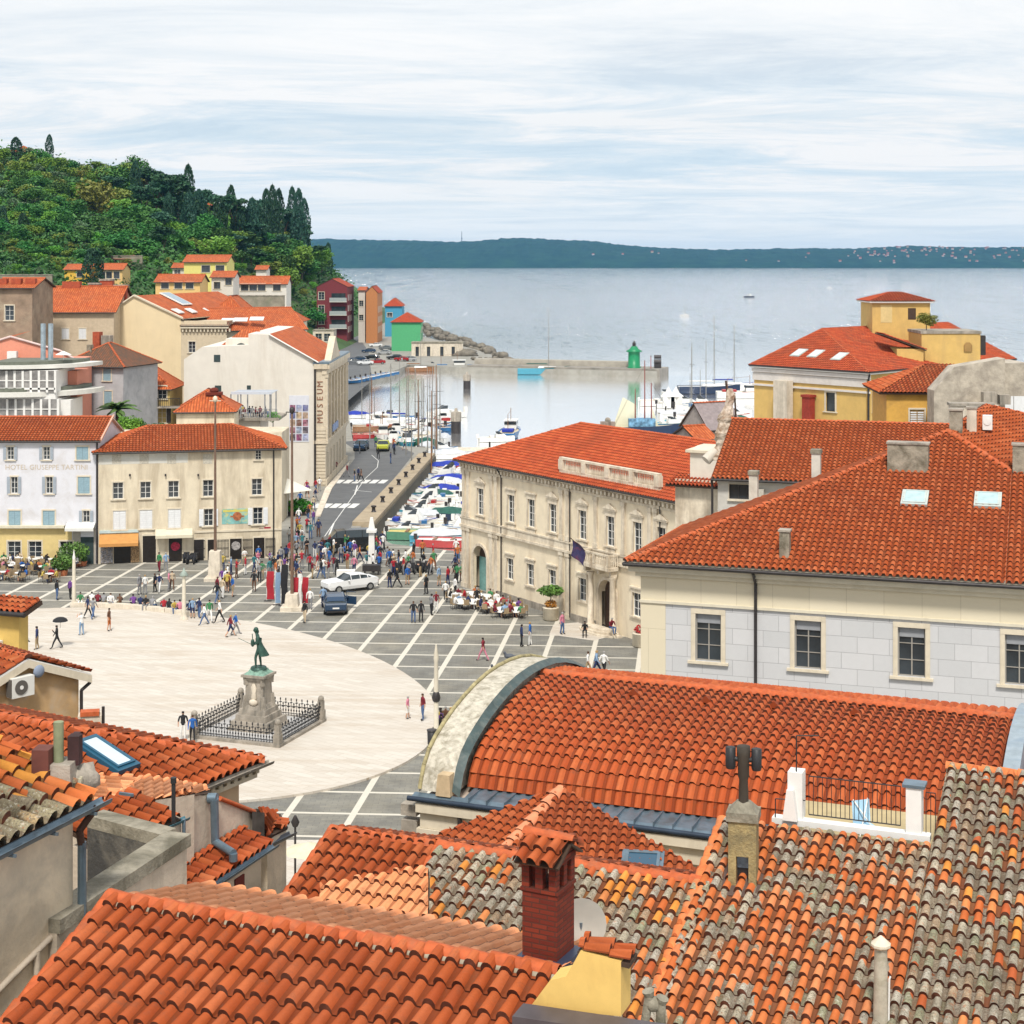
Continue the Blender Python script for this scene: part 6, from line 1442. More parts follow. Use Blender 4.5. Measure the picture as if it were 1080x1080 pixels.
# panels & skylights on this roof
n_=pn((xa,-.3,za),(xR+.4,-.3,zR),(xa+6,DB,za)); bb=Vector(t.location)
def rect_on(name,label,cat,px,py,w_,h_,m,fm,glass=True):
    p=RP(px,py,bb+Vector((xa,-.3,za+.05)),n_); skylight(0,0,0,n_,(0,0,1),w_,h_,label,glass=m,fm=fm,pt=p+n_*.15)
PAN=mat('solar_panel_blue',(.22,.30,.36),rough=.15,var=.2)
rect_on('solar_panel','wide blue grey solar panel on the long orange roof','solar panel',185,316,3.6,4.0,PAN,WHITE)
for i,(x,y) in enumerate(((187,329),(201,328.5),(220,328))): rect_on('skylight','%s skylight of the upper trio on the long orange roof behind the beige gable'%['left','middle','right'][i],'',x,y,1.9,1.2,mat('white_sky_pane',(0,0,0)),WHITE)
# second roof strip with three more skylights (238-318, 330-350)
def hs(name,label,pxa,pxb,eave,Y,D,rise,roof,wm,rm=T_flat,yb=None,ang=0.0,wins=(),ww=(1.0,1.5),kind='p',shut=None,z0=0,over=.4,cat='house',right=(),rise2=None,frame=None,**k):
    a=P(pxa,eave,Y); b_=P(pxb,eave,Y+(0 if yb is None else yb)); f=fr2(a,b_); L=(b_-a).xy.length
    fr_=[]
    for (x,y) in wins: l=f.pf(x,y); fr_.append((l.x,l.z,*ww,kind,shut))
    return house(name,label,f,L,D,a.z,roof,rise,over=over,wm=wm,rm=rm,flat=True,z0=z0,front=fr_,right=right,cat=cat,wk=dict(frame=frame or WHITE),**k),f
CR2=mat('cream_back_wall',(.58,.50,.38),var=.08,stain=(.4,.33,.24),sa=.5)
t2,f2=hs('long_orange_roof_house','long house whose wide orange roof carries a row of three white skylights',228,322,348,246,16,3.0,'gx',CR2,yb=6)
for i,(x,y) in enumerate(((241,339),(254,338.5),(271,337.5))):
    e_=Vector((f2.w(0,0,0).x,f2.w(0,0,0).y,P(0,348,246).z)); nn_=Vector((0,-3.0/8,1)).normalized(); skylight(0,0,0,nn_,(0,0,1),1.9,1.1,'%s skylight of the lower trio on the wide orange roof above the museum'%['left','middle','right'][i],glass=mat('white_sky_pane',(0,0,0)),fm=WHITE,pt=RP(x,y,e_,nn_)+nn_*.2)
hs('brown_ridge_house','house with a wide orange roof just under the hill behind the museum roof',222,258,330,262,12,2.6,'hip',CR2)
hs('low_terracotta_house','low house with a faded orange roof right of the skylit roof',280,316,338,275,10,1.8,'hip',CR2)
# orange roofed block at left (20-135, 300-362)
t,f=hs('old_orange_block','broad old building with a faded orange roof, brick chimneys and white shutters',35,120,328,236,14,3.4,'gx',mat('warm_beige_wall',(.52,.42,.30),var=.1,stain=(.36,.28,.19),sa=.5),wins=((52,352),(69,352),(87,352)),ww=(1.0,1.5),kind='c',shut=SHUT_W)
for i,(px,w_) in enumerate(((76,2.6),(23,1.2),(130,1.0))):
    l=f.loc(P(px,312 if i==0 else 318,243)); part('chimney',MB().cbox(l.x,l.y,l.z-1.5,w_,1.2,3.6),[mat('old_brick_red',(.34,.07,.03),var=.25)],t)
t,f=hs('rough_brick_house','tall rough brown wall house with a row of brick chimneys at the left edge',-6,34,303,222,10,1.2,'gx',mat('rough_brown_wall',(.28,.20,.14),var=.3,scale=.6,stain=(.42,.34,.24),sa=.7,ss=.4,bump=.5,bs=3),wins=((10,330),),ww=(1.2,2))
for i,px in enumerate((3,18,33)):
    l=f.loc(P(px,300,224)); part('chimney',MB().cbox(l.x,l.y,l.z-1.2,1.3,1.1,2.0),[mat('old_brick_red',(0,0,0))],t)
for px,py in ((101,300),(128,302),(113,296)):
    p=P(px,py,250); tt=thing('brick_stack','short red brick chimney stack behind the old orange roof','chimney',(p.x,p.y,p.z-2.5),0,'brick stacks behind the old orange roof'); part('shaft',MB().cbox(0,0,0,1.9,1.2,2.5),[mat('old_brick_red',(0,0,0))],tt); part('cap',MB().cbox(0,0,2.502,2.1,1.4,.25),[STONED],tt)
# pink building with round white terraces
PK=mat('salmon_pink_stucco',(.68,.27,.18),var=.05,stain=(.5,.2,.14),sa=.3)
f=Fr(P(-10,440,178).x,178,0,0); t=frthing('pink_round_terrace_house','salmon pink gabled house with curved white terraces and steel flues at the left edge','house',f)
zP=lambda y,Y=178:H-(y-HY)*Y/F; xP=lambda px,Y=178:(px-CX)*Y/F-f.X
xa_=xP(17,190); mb=MB(); x_=xP(-14,188); mb.add([(x_,10,0),(xP(78,188),10,0),(xP(78,188),10,zP(378,188)),(xP(64,188),10,zP(370,188)),(xa_,10,zP(356,188)),(x_,10,zP(364,188))],[(0,1,2,3,4,5)]); mb.box(x_,xP(78,188)-.01,10.01,18,0,zP(380,188)); mb.box(xP(56,182),xP(79,182),5,9.9,zP(425,182),zP(392,182))
part('wall',mb,[PK],t)
part('verge',MB().pipe([(x_,9.9,zP(363,188)),(xa_,9.9,zP(355,188)),(xP(64,188),9.9,zP(370,188)),(xP(78,188),9.9,zP(378,188))],.14,6),[mat('pale_pink_edge',(.6,.45,.42))],t)
part('roof',MB().add([(x_,9.9,zP(364,188)),(xa_,9.9,zP(356,188)),(xa_,18,zP(352,188)),(x_,18,zP(358,188))],[(0,1,2,3)]),[T_flat],t)
def curved(zt_,zb_,xr_,out,m,n=10,x0=0):
    pts=[(x0,-out*.2)]+[(x0+(xr_-x0)*math.sin(PI/2*i/n)**.8, 8-(8+out)*math.cos(PI/2*i/n)) for i in range(n+1)]+[(x0,8)]
    return MB().prism(pts,zb_,zt_,0)
for (yt,yb_,px,o) in ((386.5,390.5,84,.6),(415,420,86,1.2)):
    part('terrace_slab',curved(zP(yt,176),zP(yb_,176),xP(px,176),o,None),[mat('white_slab',(.66,.65,.60),var=.04)],t)
part('terrace_floor',curved(zP(411,176),zP(415,176)+.01,xP(72,176),.6,None),[mat('grey_green_roof_felt',(.13,.14,.11),var=.2)],t)
part('terrace_floor',curved(zP(383,176),zP(386.5,176)+.01,xP(70,176),.2,None),[mat('grey_green_roof_felt',(0,0,0))],t)
for (y0,y1,px) in ((391,411,57),(421,441,60)):
    x1_=xP(px,177.5)
    o=part('window_band',MB().box(0,x1_,-.0,.1,zP(y1,178)-.3,zP(y0,178)),[mat('blind_beige_window',(.24,.23,.22),rough=.3,var=.6,scale=.7)],t); mb=MB(); k=8
    for i in range(k+1): x=x1_*i/k; mb.box(x-.12,x+.12,-.1,-.003,zP(y1,178)-.3,zP(y0,178))
    mb.box(0,x1_,-.1,-.004,zP((y0*.1+y1*.9),178)-.2,zP((y0*.1+y1*.9),178)); mb.box(0,x1_,-.09,-.005,zP((y0+y1)/2,178)-.1,zP((y0+y1)/2,178)); part('white_posts',mb,[WHITE],o)
    part('body',MB().box(0,x1_-.01,.11,8,zP(y1,178)-3,zP(y0,178)),[WHITE],t)
part('lower_body',MB().box(0,xP(58,178),.2,8,0,zP(440,178)),[WHITE],t)
part('stair_tower',MB().box(xP(63,180),xP(77,180),1,6,0,zP(421,180)),[WHITE],t)
for px in (40,48): part('steel_flue',MB().tube((xP(px,180),4,zP(386,180)),(xP(px,180),4,zP(342,180)),.28,n=10),[mat('steel_flue_metal',(.42,.50,.55),rough=.3,metal=.6,var=.2)],t)
part('air_conditioner',MB().box(xP(5,186),xP(15,186),8.8,9.5,zP(387,186),zP(371,186)),[WHITE],t)
pp_=P(67,372,181); t2=thing('terrace_parasol','open white parasol on the curved terrace','parasol',(pp_.x,pp_.y,P(0,390,181).z)); 
part('canopy',MB().lathe(0,0,[(.9,1.65),(.5,1.85),(.03,2.05)],8,smooth=False),[WHITE],t2); part('pole',MB().tube((0,0,0),(0,0,1.9),.03),[WHITE],t2)
# grey old house
t,f=hs('grey_rendered_house','old grey rendered house with a dark mossy roof between the pink and yellow houses',64,130,384,198,9,2.4,'hip',mat('patchy_blue_grey',(.42,.42,.43),var=.12,scale=.8,stain=(.26,.27,.29),sa=.7,ss=.6),rm=T_flatd,yb=-2,wins=((113,394),(114,420)),ww=(1.0,1.7),kind='c',shut=SHUT_B)
l=f.loc(P(95,374,200)); part('chimney',MB().cbox(l.x,l.y,l.z-1,.6,.6,2.2),[CONC],t)
l=f.loc(P(103,362,204)); part('red_chimney',MB().cbox(l.x,l.y,l.z-2,.9,.9,3.4),[mat('old_brick_red',(0,0,0))],t); l=f.loc(P(113,364,204)); part('grey_chimney',MB().cbox(l.x,l.y,l.z-2,1.2,.9,3.2),[STONED],t)
x=f.pf(93,410).x; part('downpipe',MB().pipe([(x,-.15,f.pf(93,387).z),(x,-.15,0)],.07,6),[GUT],t)
# small yellow house with balcony
t,f=hs('balcony_house','small yellow house with an orange roof, timber balcony and black shutters',131,179,408,206,8,2.2,'hip',mat('mustard_stucco',(.52,.38,.14),var=.1,stain=(.35,.25,.1),sa=.5),wins=((156,413),(171,414)),ww=(1.1,1.6),kind='p')
for px,py in ((154,440),(171,438)): l=f.pf(px,py); window(t,(l.x,-.03,l.z),1.1,1.9,'s' if px>160 else 'p',SHUT_D,rec=.03)
z=f.pf(160,428).z; part('balcony',MB().box(f.pf(145,428).x,f.pf(192,428).x,-1.4,-.01,z-.2,z),[STONED],t); mb=MB(); x0_,x1_=f.pf(145,428).x,f.pf(192,428).x
for i in range(24): x=x0_+(x1_-x0_)*i/23; mb.box(x-.03,x+.03,-1.38,-1.33,z+.002,z+1)
mb.box(x0_,x1_,-1.4,-1.32,z+1,z+1.07); part('balcony_railing',mb,[IRON],t)
# front garden wall behind shop roofs: shed bits
t=thing('garden_terrace','planted garden terrace behind the shop roofs','terrace',(P(140,450,178).x,178,0))
part('wall',MB().box(-6,16,0,6,0,P(0,456,178).z),[CRM],t); mb=MB(); x0_=-5
for i in range(9): mb.box(-5.8+i*.45,-5.75+i*.45,0,.05,P(0,456,178).z+.002,P(0,444,178).z)
part('fence_panel',mb,[mat('grey_post',(0,0,0))],t)
GT=P(0,456,178).z
# ============================================================ HILLSIDE HOUSES
YH=mat('lemon_yellow_stucco',(.66,.58,.18),var=.05); OH=mat('light_orange_stucco',(.68,.45,.18),var=.05); WH=mat('off_white_stucco',(.60,.56,.50),var=.06)
RH=mat('dark_red_stucco',(.16,.025,.03),var=.1); BRH=mat('brown_orange_stucco',(.42,.17,.06),var=.1); GH=mat('bright_green_stucco',(.08,.36,.16),var=.08); BH=mat('bright_blue_stucco',(.06,.27,.42),var=.08); AM=mat('amber_stucco',(.68,.42,.06),var=.06)
DK=mat('dark_window_frame',(.1,.09,.09))
hs('yellow_hill_house','bright lemon yellow two storey house below the dark hillside trees',194,239,276,395,11,1.6,'gx',YH,wins=((217,283.5),(232,283.5)),ww=(2.0,1.6),z0=8,frame=DK)
hs('orange_hill_house','light orange house with a long low roof left of the pale cottage',164,211,297,350,9,1.5,'gx',OH,wins=((174,301),(188,301),(200,301)),ww=(1.6,1.4),z0=8,frame=DK)
hs('pale_hill_cottage','pale two storey cottage with an orange roof in front of the yellow hill house',223,246,292,360,8,1.2,'gx',WH,wins=((229,301),(241,297)),ww=(1.4,1.5),z0=8,frame=DK)
hs('long_hill_house','long low house with large dark windows right of the pale cottage',248,302,299,372,8,1.6,'gx',WH,wins=((258,303),(267,303),(276,303),(292,303)),ww=(1.7,1.6),z0=8,frame=DK)
hs('amber_hill_house','amber yellow house with a flat orange roof left of the dark conifer',68,94,284,430,9,1.3,'gx',AM,wins=((84,289),),ww=(1.5,1.5),z0=8,frame=DK)
hs('veranda_hill_house','low house with an orange roof and shaded veranda right of the dark conifer',104,129,284,430,9,1.5,'gx',OH,wins=((108,290),(115,290),(123,290)),ww=(1.5,1.8),z0=8,frame=DK)
hs('terrace_row_house','long low row house under a thin orange roof above the veranda house',96,137,273,470,8,1.0,'gx',STONED,wins=((110,277),(118,277),(128,277)),ww=(1.6,1.2),z0=8,frame=DK)
hs('tiny_white_house','tiny white house with an orange roof behind the yellow hill house',182,194,282,402,6,1.0,'gx',WH,wins=((187,287),),ww=(1.5,1.3),z0=8)
hs('hilltop_villa','white and orange villa on top of the hill beside the lone cypress',8,34,160,640,10,2.6,'hip',WH,wins=((14,166),(22,166)),ww=(1.5,1.5),z0=60)
hs('edge_villa','pale villa with an orange roof among the trees at the left edge',-8,18,199,560,10,3.0,'hip',WH,wins=((3,204),),ww=(1.5,1.5),z0=40)
hs('pink_tree_villa','pink and white villa peeping between the pines near the hilltop',196,221,216,590,9,2.2,'hip',mat('pink_villa',(.55,.33,.27)),wins=((200,218),(210,218)),ww=(1.3,1.3),z0=30)
hs('grey_tree_house','small grey roofed house half hidden in the hillside trees',92,108,235,520,6,1.4,'hip',WH,rm=mat('slate_roof',(.06,.06,.08)),z0=30)
hs('tower_tree_house','narrow cream house hidden among the trees on the upper hill',54,62,195,600,5,1.6,'hip',CR2,z0=50)
hs('white_tree_house','white house corner among shrubs on the right slope of the hill',270,281,284,420,6,.9,'gx',WH,z0=8)
# garden walls on the slope
for i,(a_,b_,y,Y) in enumerate(((0,62,272,455),(62,150,270,470),(0,55,290,400),(235,300,312,345))):
    p0=P(a_,y,Y);p1=P(b_,y,Y); tt=thing('garden_wall',['long grey terrace wall across the left slope','stone terrace wall above the amber house','lower garden wall behind the rough brick house','garden wall under the long hill house'][i],'wall',(p0.x,p0.y,p0.z-4)); part('wall',MB().box(0,p1.x-p0.x,0,.6,0,4),[mat('mossy_garden_stone',(.24,.21,.16),var=.3,scale=.6,stain=(.1,.12,.06),sa=.6,ss=.5)],tt); part('coping',MB().box(-.1,p1.x-p0.x+.1,-.1,.7,4.002,4.15),[STONED],tt)
# ============================================================ SHORE HOUSES
def rightwins(D,zs,ys,w=1.2,h=1.5,kind='p',sh=None): return [(y,z,w,h,kind,sh) for z in zs for y in ys]
t,f=hs('dark_red_block','dark red apartment block with balconies on the far waterfront',334,366,302,560,24,2.6,'gy',RH,rm=T_flatr,wins=[(x,y) for x in (339,) for y in (312,326,338,350)],ww=(2.0,2.6),z0=0,right=rightwins(24,(5,8.6,12.2,15.8),(4,10,16),1.8,1.8,'c',SHUT_W))
for i,py in enumerate((318,332,346)): 
    z=f.pf(355,py).z; l0=f.pf(348,py).x; l1=f.pf(366,py).x; o=part('balcony',MB().box(l0,l1,-1.6,-.01,z-.2,z),[WH],t); part('railing',MB().box(l0,l1,-1.6,-1.5,z+.002,z+1.3),[mat('grey_balcony_panel',(.3,.33,.33))],o); part('balcony_door',MB().box(l0+.5,l1-.5,-.05,-.003,z+.002,z+2.8),[GLASS],o)
t,f=hs('ground_floor_shops','pale low shop row at the foot of the dark red block',330,352,349,520,8,.1,'flat',STONE,wins=((336,356),(345,356)),ww=(2,2.5))
t,f=hs('brown_orange_block','narrow brown orange block right of the dark red block',386,398,308,570,22,2.0,'gy',BRH,rm=T_flatr,right=rightwins(22,(4.5,8,11.5),(4,9,14,19),1.3,1.9,'c',SHUT_W))
t,f=hs('white_narrow_block','narrow white block squeezed between the red and brown blocks',378,385,306,575,14,1.0,'gx',WH,wins=((381,320),(381,335)),ww=(1.5,2))
t,f=hs('blue_shore_house','bright blue house with a red roof behind the green house',406,424,322,620,14,2.6,'hip',BH,rm=T_flatr,wins=((411,332),),ww=(2,1.6))
t,f=hs('green_shore_house','bright green house with a red hipped roof at the start of the pier',413,444,339,520,10,2.7,'hip',GH,rm=T_flatr,yb=0,right=rightwins(10,(2.5,6.5),(3,7),1.3,1.6,'c',SHUT_W))
t,f=hs('stone_bath_house','low stone bath house with tall dark openings on the rocky pier root',434,488,362,492,6,.2,'flat',STONE,wins=((440,372),(452,372),(466,372),(478,372)),ww=(1.0,3.6),kind='p',frame=DK)
# ============================================================ GROUND, SQUARE, ROAD
def g2(px,py): p=G(px,py); return (p.x,p.y)
QUAY=mat('quay_stone',(.34,.30,.24),var=.15,scale=.8,bump=.3,bs=4,stain=(.16,.14,.11),sa=.7,ss=.4)
GRND=mat('grey_paving',(.27,.26,.23),var=.15,scale=.5,stain=(.17,.15,.12),sa=.6,ss=.2)
EDGE=[(-13.2,238),(-12.6,250),(-24.5,256),(-40,393),(-30.5,421),(-28,452),(-14,441),(37,423),(38,436),(-6,470),(-6,500),(-14,540),(-38,640),(-48,740),(-160,1500),(-2500,1500),(-2500,-50),(500,-50),(500,300),(75,330),(45,235),(27,172),(10,160.5),(-4.5,160),(-11.9,164.6),(-16,175)]
mb=MB().prism(EDGE,-5,0.0)
ground=part('ground',mb,[GRND]); tag(ground,kind='structure')
for f_ in (): pass
def sheetpoly(name,pts,z,m,kind='structure'):
    o=part(name,MB().poly([(x,y,z) for x,y in pts]),[m]); return tag(o,kind=kind)
# paving of the square with its white line grid
m,nt,b_=_nm('square_paving'); L_=nt.links.new
tc=N(nt,'ShaderNodeTexCoord').outputs['Object']; sp=N(nt,'ShaderNodeSeparateXYZ'); L_(tc,sp.inputs[0])
pv=mth(nt,'DIVIDE',mth(nt,'ADD',mth(nt,'SUBTRACT',sp.outputs[0],mth(nt,'MULTIPLY',sp.outputs[1],.1074)),17.07+337.0),3.37)
qv=mth(nt,'DIVIDE',mth(nt,'ADD',mth(nt,'ADD',sp.outputs[1],mth(nt,'MULTIPLY',sp.outputs[0],.065)),-110.9+341),3.41)
l1=mth(nt,'LESS_THAN',mth(nt,'ABSOLUTE',mth(nt,'SUBTRACT',mth(nt,'FRACT',mth(nt,'ADD',pv,.5)),.5)),.052)
l2=mth(nt,'LESS_THAN',mth(nt,'ABSOLUTE',mth(nt,'SUBTRACT',mth(nt,'FRACT',mth(nt,'ADD',qv,.5)),.5)),.036)
ln=mth(nt,'MAXIMUM',l1,l2)
cb=N(nt,'ShaderNodeCombineXYZ'); L_(mth(nt,'FLOOR',pv),cb.inputs[0]); L_(mth(nt,'FLOOR',qv),cb.inputs[1])
wn=N(nt,'ShaderNodeTexWhiteNoise'); L_(cb.outputs[0],wn.inputs['Vector'])
base=ramp(nt,wn.outputs['Value'],[(0,(.17,.168,.155)),(.5,(.205,.20,.18)),(1,(.235,.225,.195))])
bt=N(nt,'ShaderNodeTexBrick',i_Scale=1.0); L_(tc,bt.inputs['Vector']); bt.inputs['Brick Width'].default_value=.6; bt.inputs['Row Height'].default_value=.28; bt.inputs['Mortar Size'].default_value=.012
bt.inputs['Color1'].default_value=(.9,.9,.9,1);bt.inputs['Color2'].default_value=(1.1,1.08,1.02,1);bt.inputs['Mortar'].default_value=(.6,.6,.6,1)
c=mix(nt,1.0,base,bt.outputs['Color'],'MULTIPLY')
n1=noise(nt,tc,.6,6,.6); c=mix(nt,mth(nt,'MULTIPLY',ramp(nt,n1,[(.4,(0,0,0)),(.7,(1,1,1))]),.65),c,(.09,.085,.075))
n2=noise(nt,tc,.25,4,.6); c=mix(nt,mth(nt,'MULTIPLY',ramp(nt,n2,[(.5,(0,0,0)),(.75,(1,1,1))]),.4),c,(.24,.21,.15))
wl=mix(nt,noise(nt,tc,3,4,.6),(.50,.47,.40),(.62,.58,.50))
c=mix(nt,ln,c,wl); L_(c,b_.inputs['Base Color']); b_.inputs['Roughness'].default_value=.75
PAV=m
SQ=[(-75,72),(26,72),(26,120),(8.5,124),(-4.3,143.5),(-4.6,159.8),(-11.9,164.4),(-15.5,163),(-17,159),(-21.5,158),(-75,158)]
sheetpoly('square',SQ,.006,PAV)
# pale stone ellipse, a real raised sheet
n=96; ell=[(-26.0+27.2*math.cos(a)*.605+17.65*math.sin(a)*.796, 109.6-27.2*math.cos(a)*.796+17.65*math.sin(a)*.605) for a in [2*PI*i/n for i in range(n)]]
m,nt,b_=_nm('pale_marble_paving'); L_=nt.links.new; tc=N(nt,'ShaderNodeTexCoord').outputs['Object']
mp_=N(nt,'ShaderNodeMapping'); mp_.inputs['Rotation'].default_value=(0,0,.62); L_(tc,mp_.inputs[0])
bt=N(nt,'ShaderNodeTexBrick',i_Scale=1.0); L_(mp_.outputs[0],bt.inputs['Vector']); bt.inputs['Brick Width'].default_value=1.6; bt.inputs['Row Height'].default_value=.5; bt.inputs['Mortar Size'].default_value=.012; bt.inputs['Mortar Smooth'].default_value=.3
bt.inputs['Color1'].default_value=(.50,.452,.392,1);bt.inputs['Color2'].default_value=(.565,.522,.46,1);bt.inputs['Mortar'].default_value=(.34,.28,.21,1)
mp2=N(nt,'ShaderNodeMapping'); mp2.inputs['Rotation'].default_value=(0,0,.62); mp2.inputs['Scale'].default_value=(.12,1.4,1); L_(tc,mp2.inputs[0])
n1=noise(nt,mp2.outputs[0],1.0,6,.65,.3); c=mix(nt,mth(nt,'MULTIPLY',ramp(nt,n1,[(.46,(0,0,0)),(.68,(1,1,1))]),.6),bt.outputs['Color'],(.40,.31,.22))
n2=noise(nt,tc,.14,5,.6); c=mix(nt,mth(nt,'MULTIPLY',ramp(nt,n2,[(.45,(0,0,0)),(.7,(1,1,1))]),.35),c,(.59,.55,.49))
L_(c,b_.inputs['Base Color']); b_.inputs['Roughness'].default_value=.6; MAR=m
mb=MB().prism(ell,.007,.13); tag(part('pavement',mb,[MAR]),kind='structure')
# pale slabs lower left of the square
sheetpoly('pavement',[g2(262,980),g2(262,886),g2(352,886),g2(340,985)],.012,MAR)
sheetpoly('pavement',[(7.8,124.4),(6.0,122.6),(2.8,124.6),(3.2,128.0),(5.2,128.8)],.011,MAR)
# asphalt road along the quay
ASP=mat('asphalt',(.105,.108,.112),var=.15,scale=.6,stain=(.15,.15,.15),sa=.5,ss=.15)
road=[g2(318,590),g2(328,562),g2(338,540),g2(350,516),g2(366,494),g2(374,484),g2(374,474),g2(362,466),g2(400,462),g2(437,478),g2(430,487),g2(399,525),g2(372,552),g2(356,590)]
sheetpoly('road',road,.010,ASP)
sheetpoly('road',[(-40,330),(-33,330),(-33,392),(-45,520),(-60,640),(-72,640),(-60,500)],.010,ASP)
LINE=mat('white_road_paint',(.62,.62,.60),var=.1,scale=3)
mb=MB()
for cy_,x0,x1,k in ((533.5,335,373,5),(508,358,404,6)):
    for i in range(k):
        px=x0+(x1-x0)*i/(k-1); c_=G(px,cy_); d=Vector((.107,.994,0)); s=Vector((.994,-.107,0))
        mb.poly([(p.x,p.y,.016) for p in (c_-d*1.7-s*.42,c_-d*1.7+s*.42,c_+d*1.7+s*.42,c_+d*1.7-s*.42)])
pl=[G(x,y) for x,y in ((336,575),(352,552),(372,524),(385,505),(398,493),(399,486),(392,480))]
for a,b2 in zip(pl,pl[1:]): s=(b2-a).cross(Vector((0,0,1))).normalized()*.045; mb.poly([(p.x,p.y,.017) for p in (a-s,a+s,b2+s,b2-s)])
for a,b2 in ((G(372,517),G(392,519)),(G(377,512),G(374,522)),(G(352,552),G(345,570))): s=(b2-a).cross(Vector((0,0,1))).normalized()*.08; mb.poly([(p.x,p.y,.018) for p in (a-s,a+s,b2+s,b2-s)])
tag(part('road_marking',mb,[LINE]),kind='structure')
# kerb / pavement by the museum
pk_=[g2(332,545),g2(343,516),g2(369,487),g2(366,494),g2(350,516),g2(338,545)]
mb=MB().prism([(x,y) for x,y in pk_],.012,.13); tag(part('pavement',mb,[STONE]),kind='structure')
# quay parapet
w0,w1=G(376,550),G(442,481)
t=thing('quay_wall','long thick stone quay wall between the road and the small boats','wall',(w0.x,w0.y,-3)); d=(w1-w0); d.z=0; L=d.length; d.normalize(); s=Vector((d.y,-d.x,0))
pts=[Vector((0,0,0))-d*3.0,d*L,d*L+s*2.3,s*2.3-d*3.0]
part('wall',MB().prism([p.xy for p in pts],0,3.45),[mat('tan_quay_stone',(.36,.29,.20),var=.15,scale=1,bump=.3,stain=(.2,.16,.11),sa=.6,ss=.6)],t)
part('harbour_face',MB().prism([(p+s*.02).xy for p in (pts[3],pts[2],pts[2]+s*.15,pts[3]+s*.15)],0,3.0),[mat('dark_quay_stone',(.08,.07,.05),var=.3)],t)  # darker slab along the harbour side of the wall
mb=MB()
for i in range(8): p=d*(4+i*7.4)+s*1.4; 
for i in range(8):
    p=w0+d*(4+i*7.4)+s*1.3; tt=thing('mooring_bollard','dark iron mooring bollard on the thick stone quay wall','bollard',(p.x,p.y,.45),0,'bollards on the quay wall'); part('post',MB().lathe(0,0,[(.3,0),(.22,.1),(.18,.45),(.3,.55),(.3,.68),(.1,.72)],10),[GUT],tt)
# ============================================================ MONUMENT
sx,sy=-14.95,98.6; sx,sy=-15.1,98.9
ms=rad(-20)
t=thing('violinist_monument','bronze violinist statue on a tall stone pedestal inside an iron fence','monument',(sx,sy,.13),ms)
mb=MB(); 
for w,z0,z1 in ((2.75,0,.35),(2.5,.351,.7),(2.05,.701,1.05),(1.75,1.051,1.35)): mb.cbox(0,0,z0,w,w,z1-z0,0,0,.97,.97)
part('plinth',mb,[STONED],t)
mb=MB().cbox(0,0,1.351,1.5,1.5,.25,0,0,.85,.85).cbox(0,0,1.602,1.2,1.2,1.45,0,0,.92,.92).cbox(0,0,3.053,1.35,1.35,.16).cbox(0,0,3.214,1.55,1.55,.14)
for a in range(4): 
    x,y=math.cos(a*PI/2+PI/4)*.82,math.sin(a*PI/2+PI/4)*.82; mb.cbox(x,y,1.352,.34,.34,.75,0,PI/4,.6,.6); mb.cbox(x*.93,y*.93,2.75,.26,.26,.4,0,PI/4)
part('pedestal',mb,[STONED],t)
part('pedestal_relief',MB().lathe(0,-.6,[(.1,1.9),(.22,2.0),(.13,2.3),(.2,2.6),(.08,2.85)],8,sy=.4).blob((0,-.66,1.75),(.3,.12,.2)),[STONE],t)
VER=mat('green_bronze_patina',(.045,.11,.085),rough=.5,metal=.35,var=.5,scale=5,stain=(.015,.02,.02),sa=.8,ss=5,lo=.4)
part('bronze_cap',MB().cbox(0,0,3.356,1.3,1.3,.12,0,0,.8,.8).cbox(0,0,3.477,.95,.95,.14,0,0,.85,.85),[mat('pale_verdigris',(.18,.30,.24),var=.3,scale=6)],t)
STZ=3.62
# fence
R4=2.75
fb=MB(); ir=MB()
cs=[(-R4,-R4),(R4,-R4),(R4,R4),(-R4,R4)]
mb=MB().cbox(0,0,0,R4*2+.5,R4*2+.5,.16); part('kerb_base',mb,[STONED],t)
part('inner_paving',MB().cbox(0,0,.161,R4*2-.2,R4*2-.2,.012),[mat('light_grey_slab',(.42,.41,.40),var=.15)],t)
for i in range(4):
    x,y=cs[i]; mb=MB().cbox(x,y,.161,.42,.42,.55).cbox(x,y,.712,.32,.32,.55).blob((x,y,1.38),(.2,.2,.2)); part('corner_post',mb,[STONED],t)
    a=Vector((*cs[i],0)); b2=Vector((*cs[(i+1)%4],0)); d=(b2-a).normalized(); L=(b2-a).length; mb=MB()
    for z in (.32,.75): mb.tube(a+Vector((0,0,z)),b2+Vector((0,0,z)),.025,n=5)
    k=30
    for j in range(1,k):
        p=a+d*(L*j/k); h=1.12 if j%2 else .86
        mb.tube((p.x,p.y,.17),(p.x,p.y,h),.018,n=4); mb.blob((p.x,p.y,h+.03),(.045,.045,.1),0,5,4); mb.blob((p.x,p.y,.5),(.05,.05,.08),0,5,4)
        mb.cbox(p.x,p.y,h-.17,.15,.15,.03,0,PI/4*(j%2))
    part('fence_panel',mb,[IRON],t)
MON=t
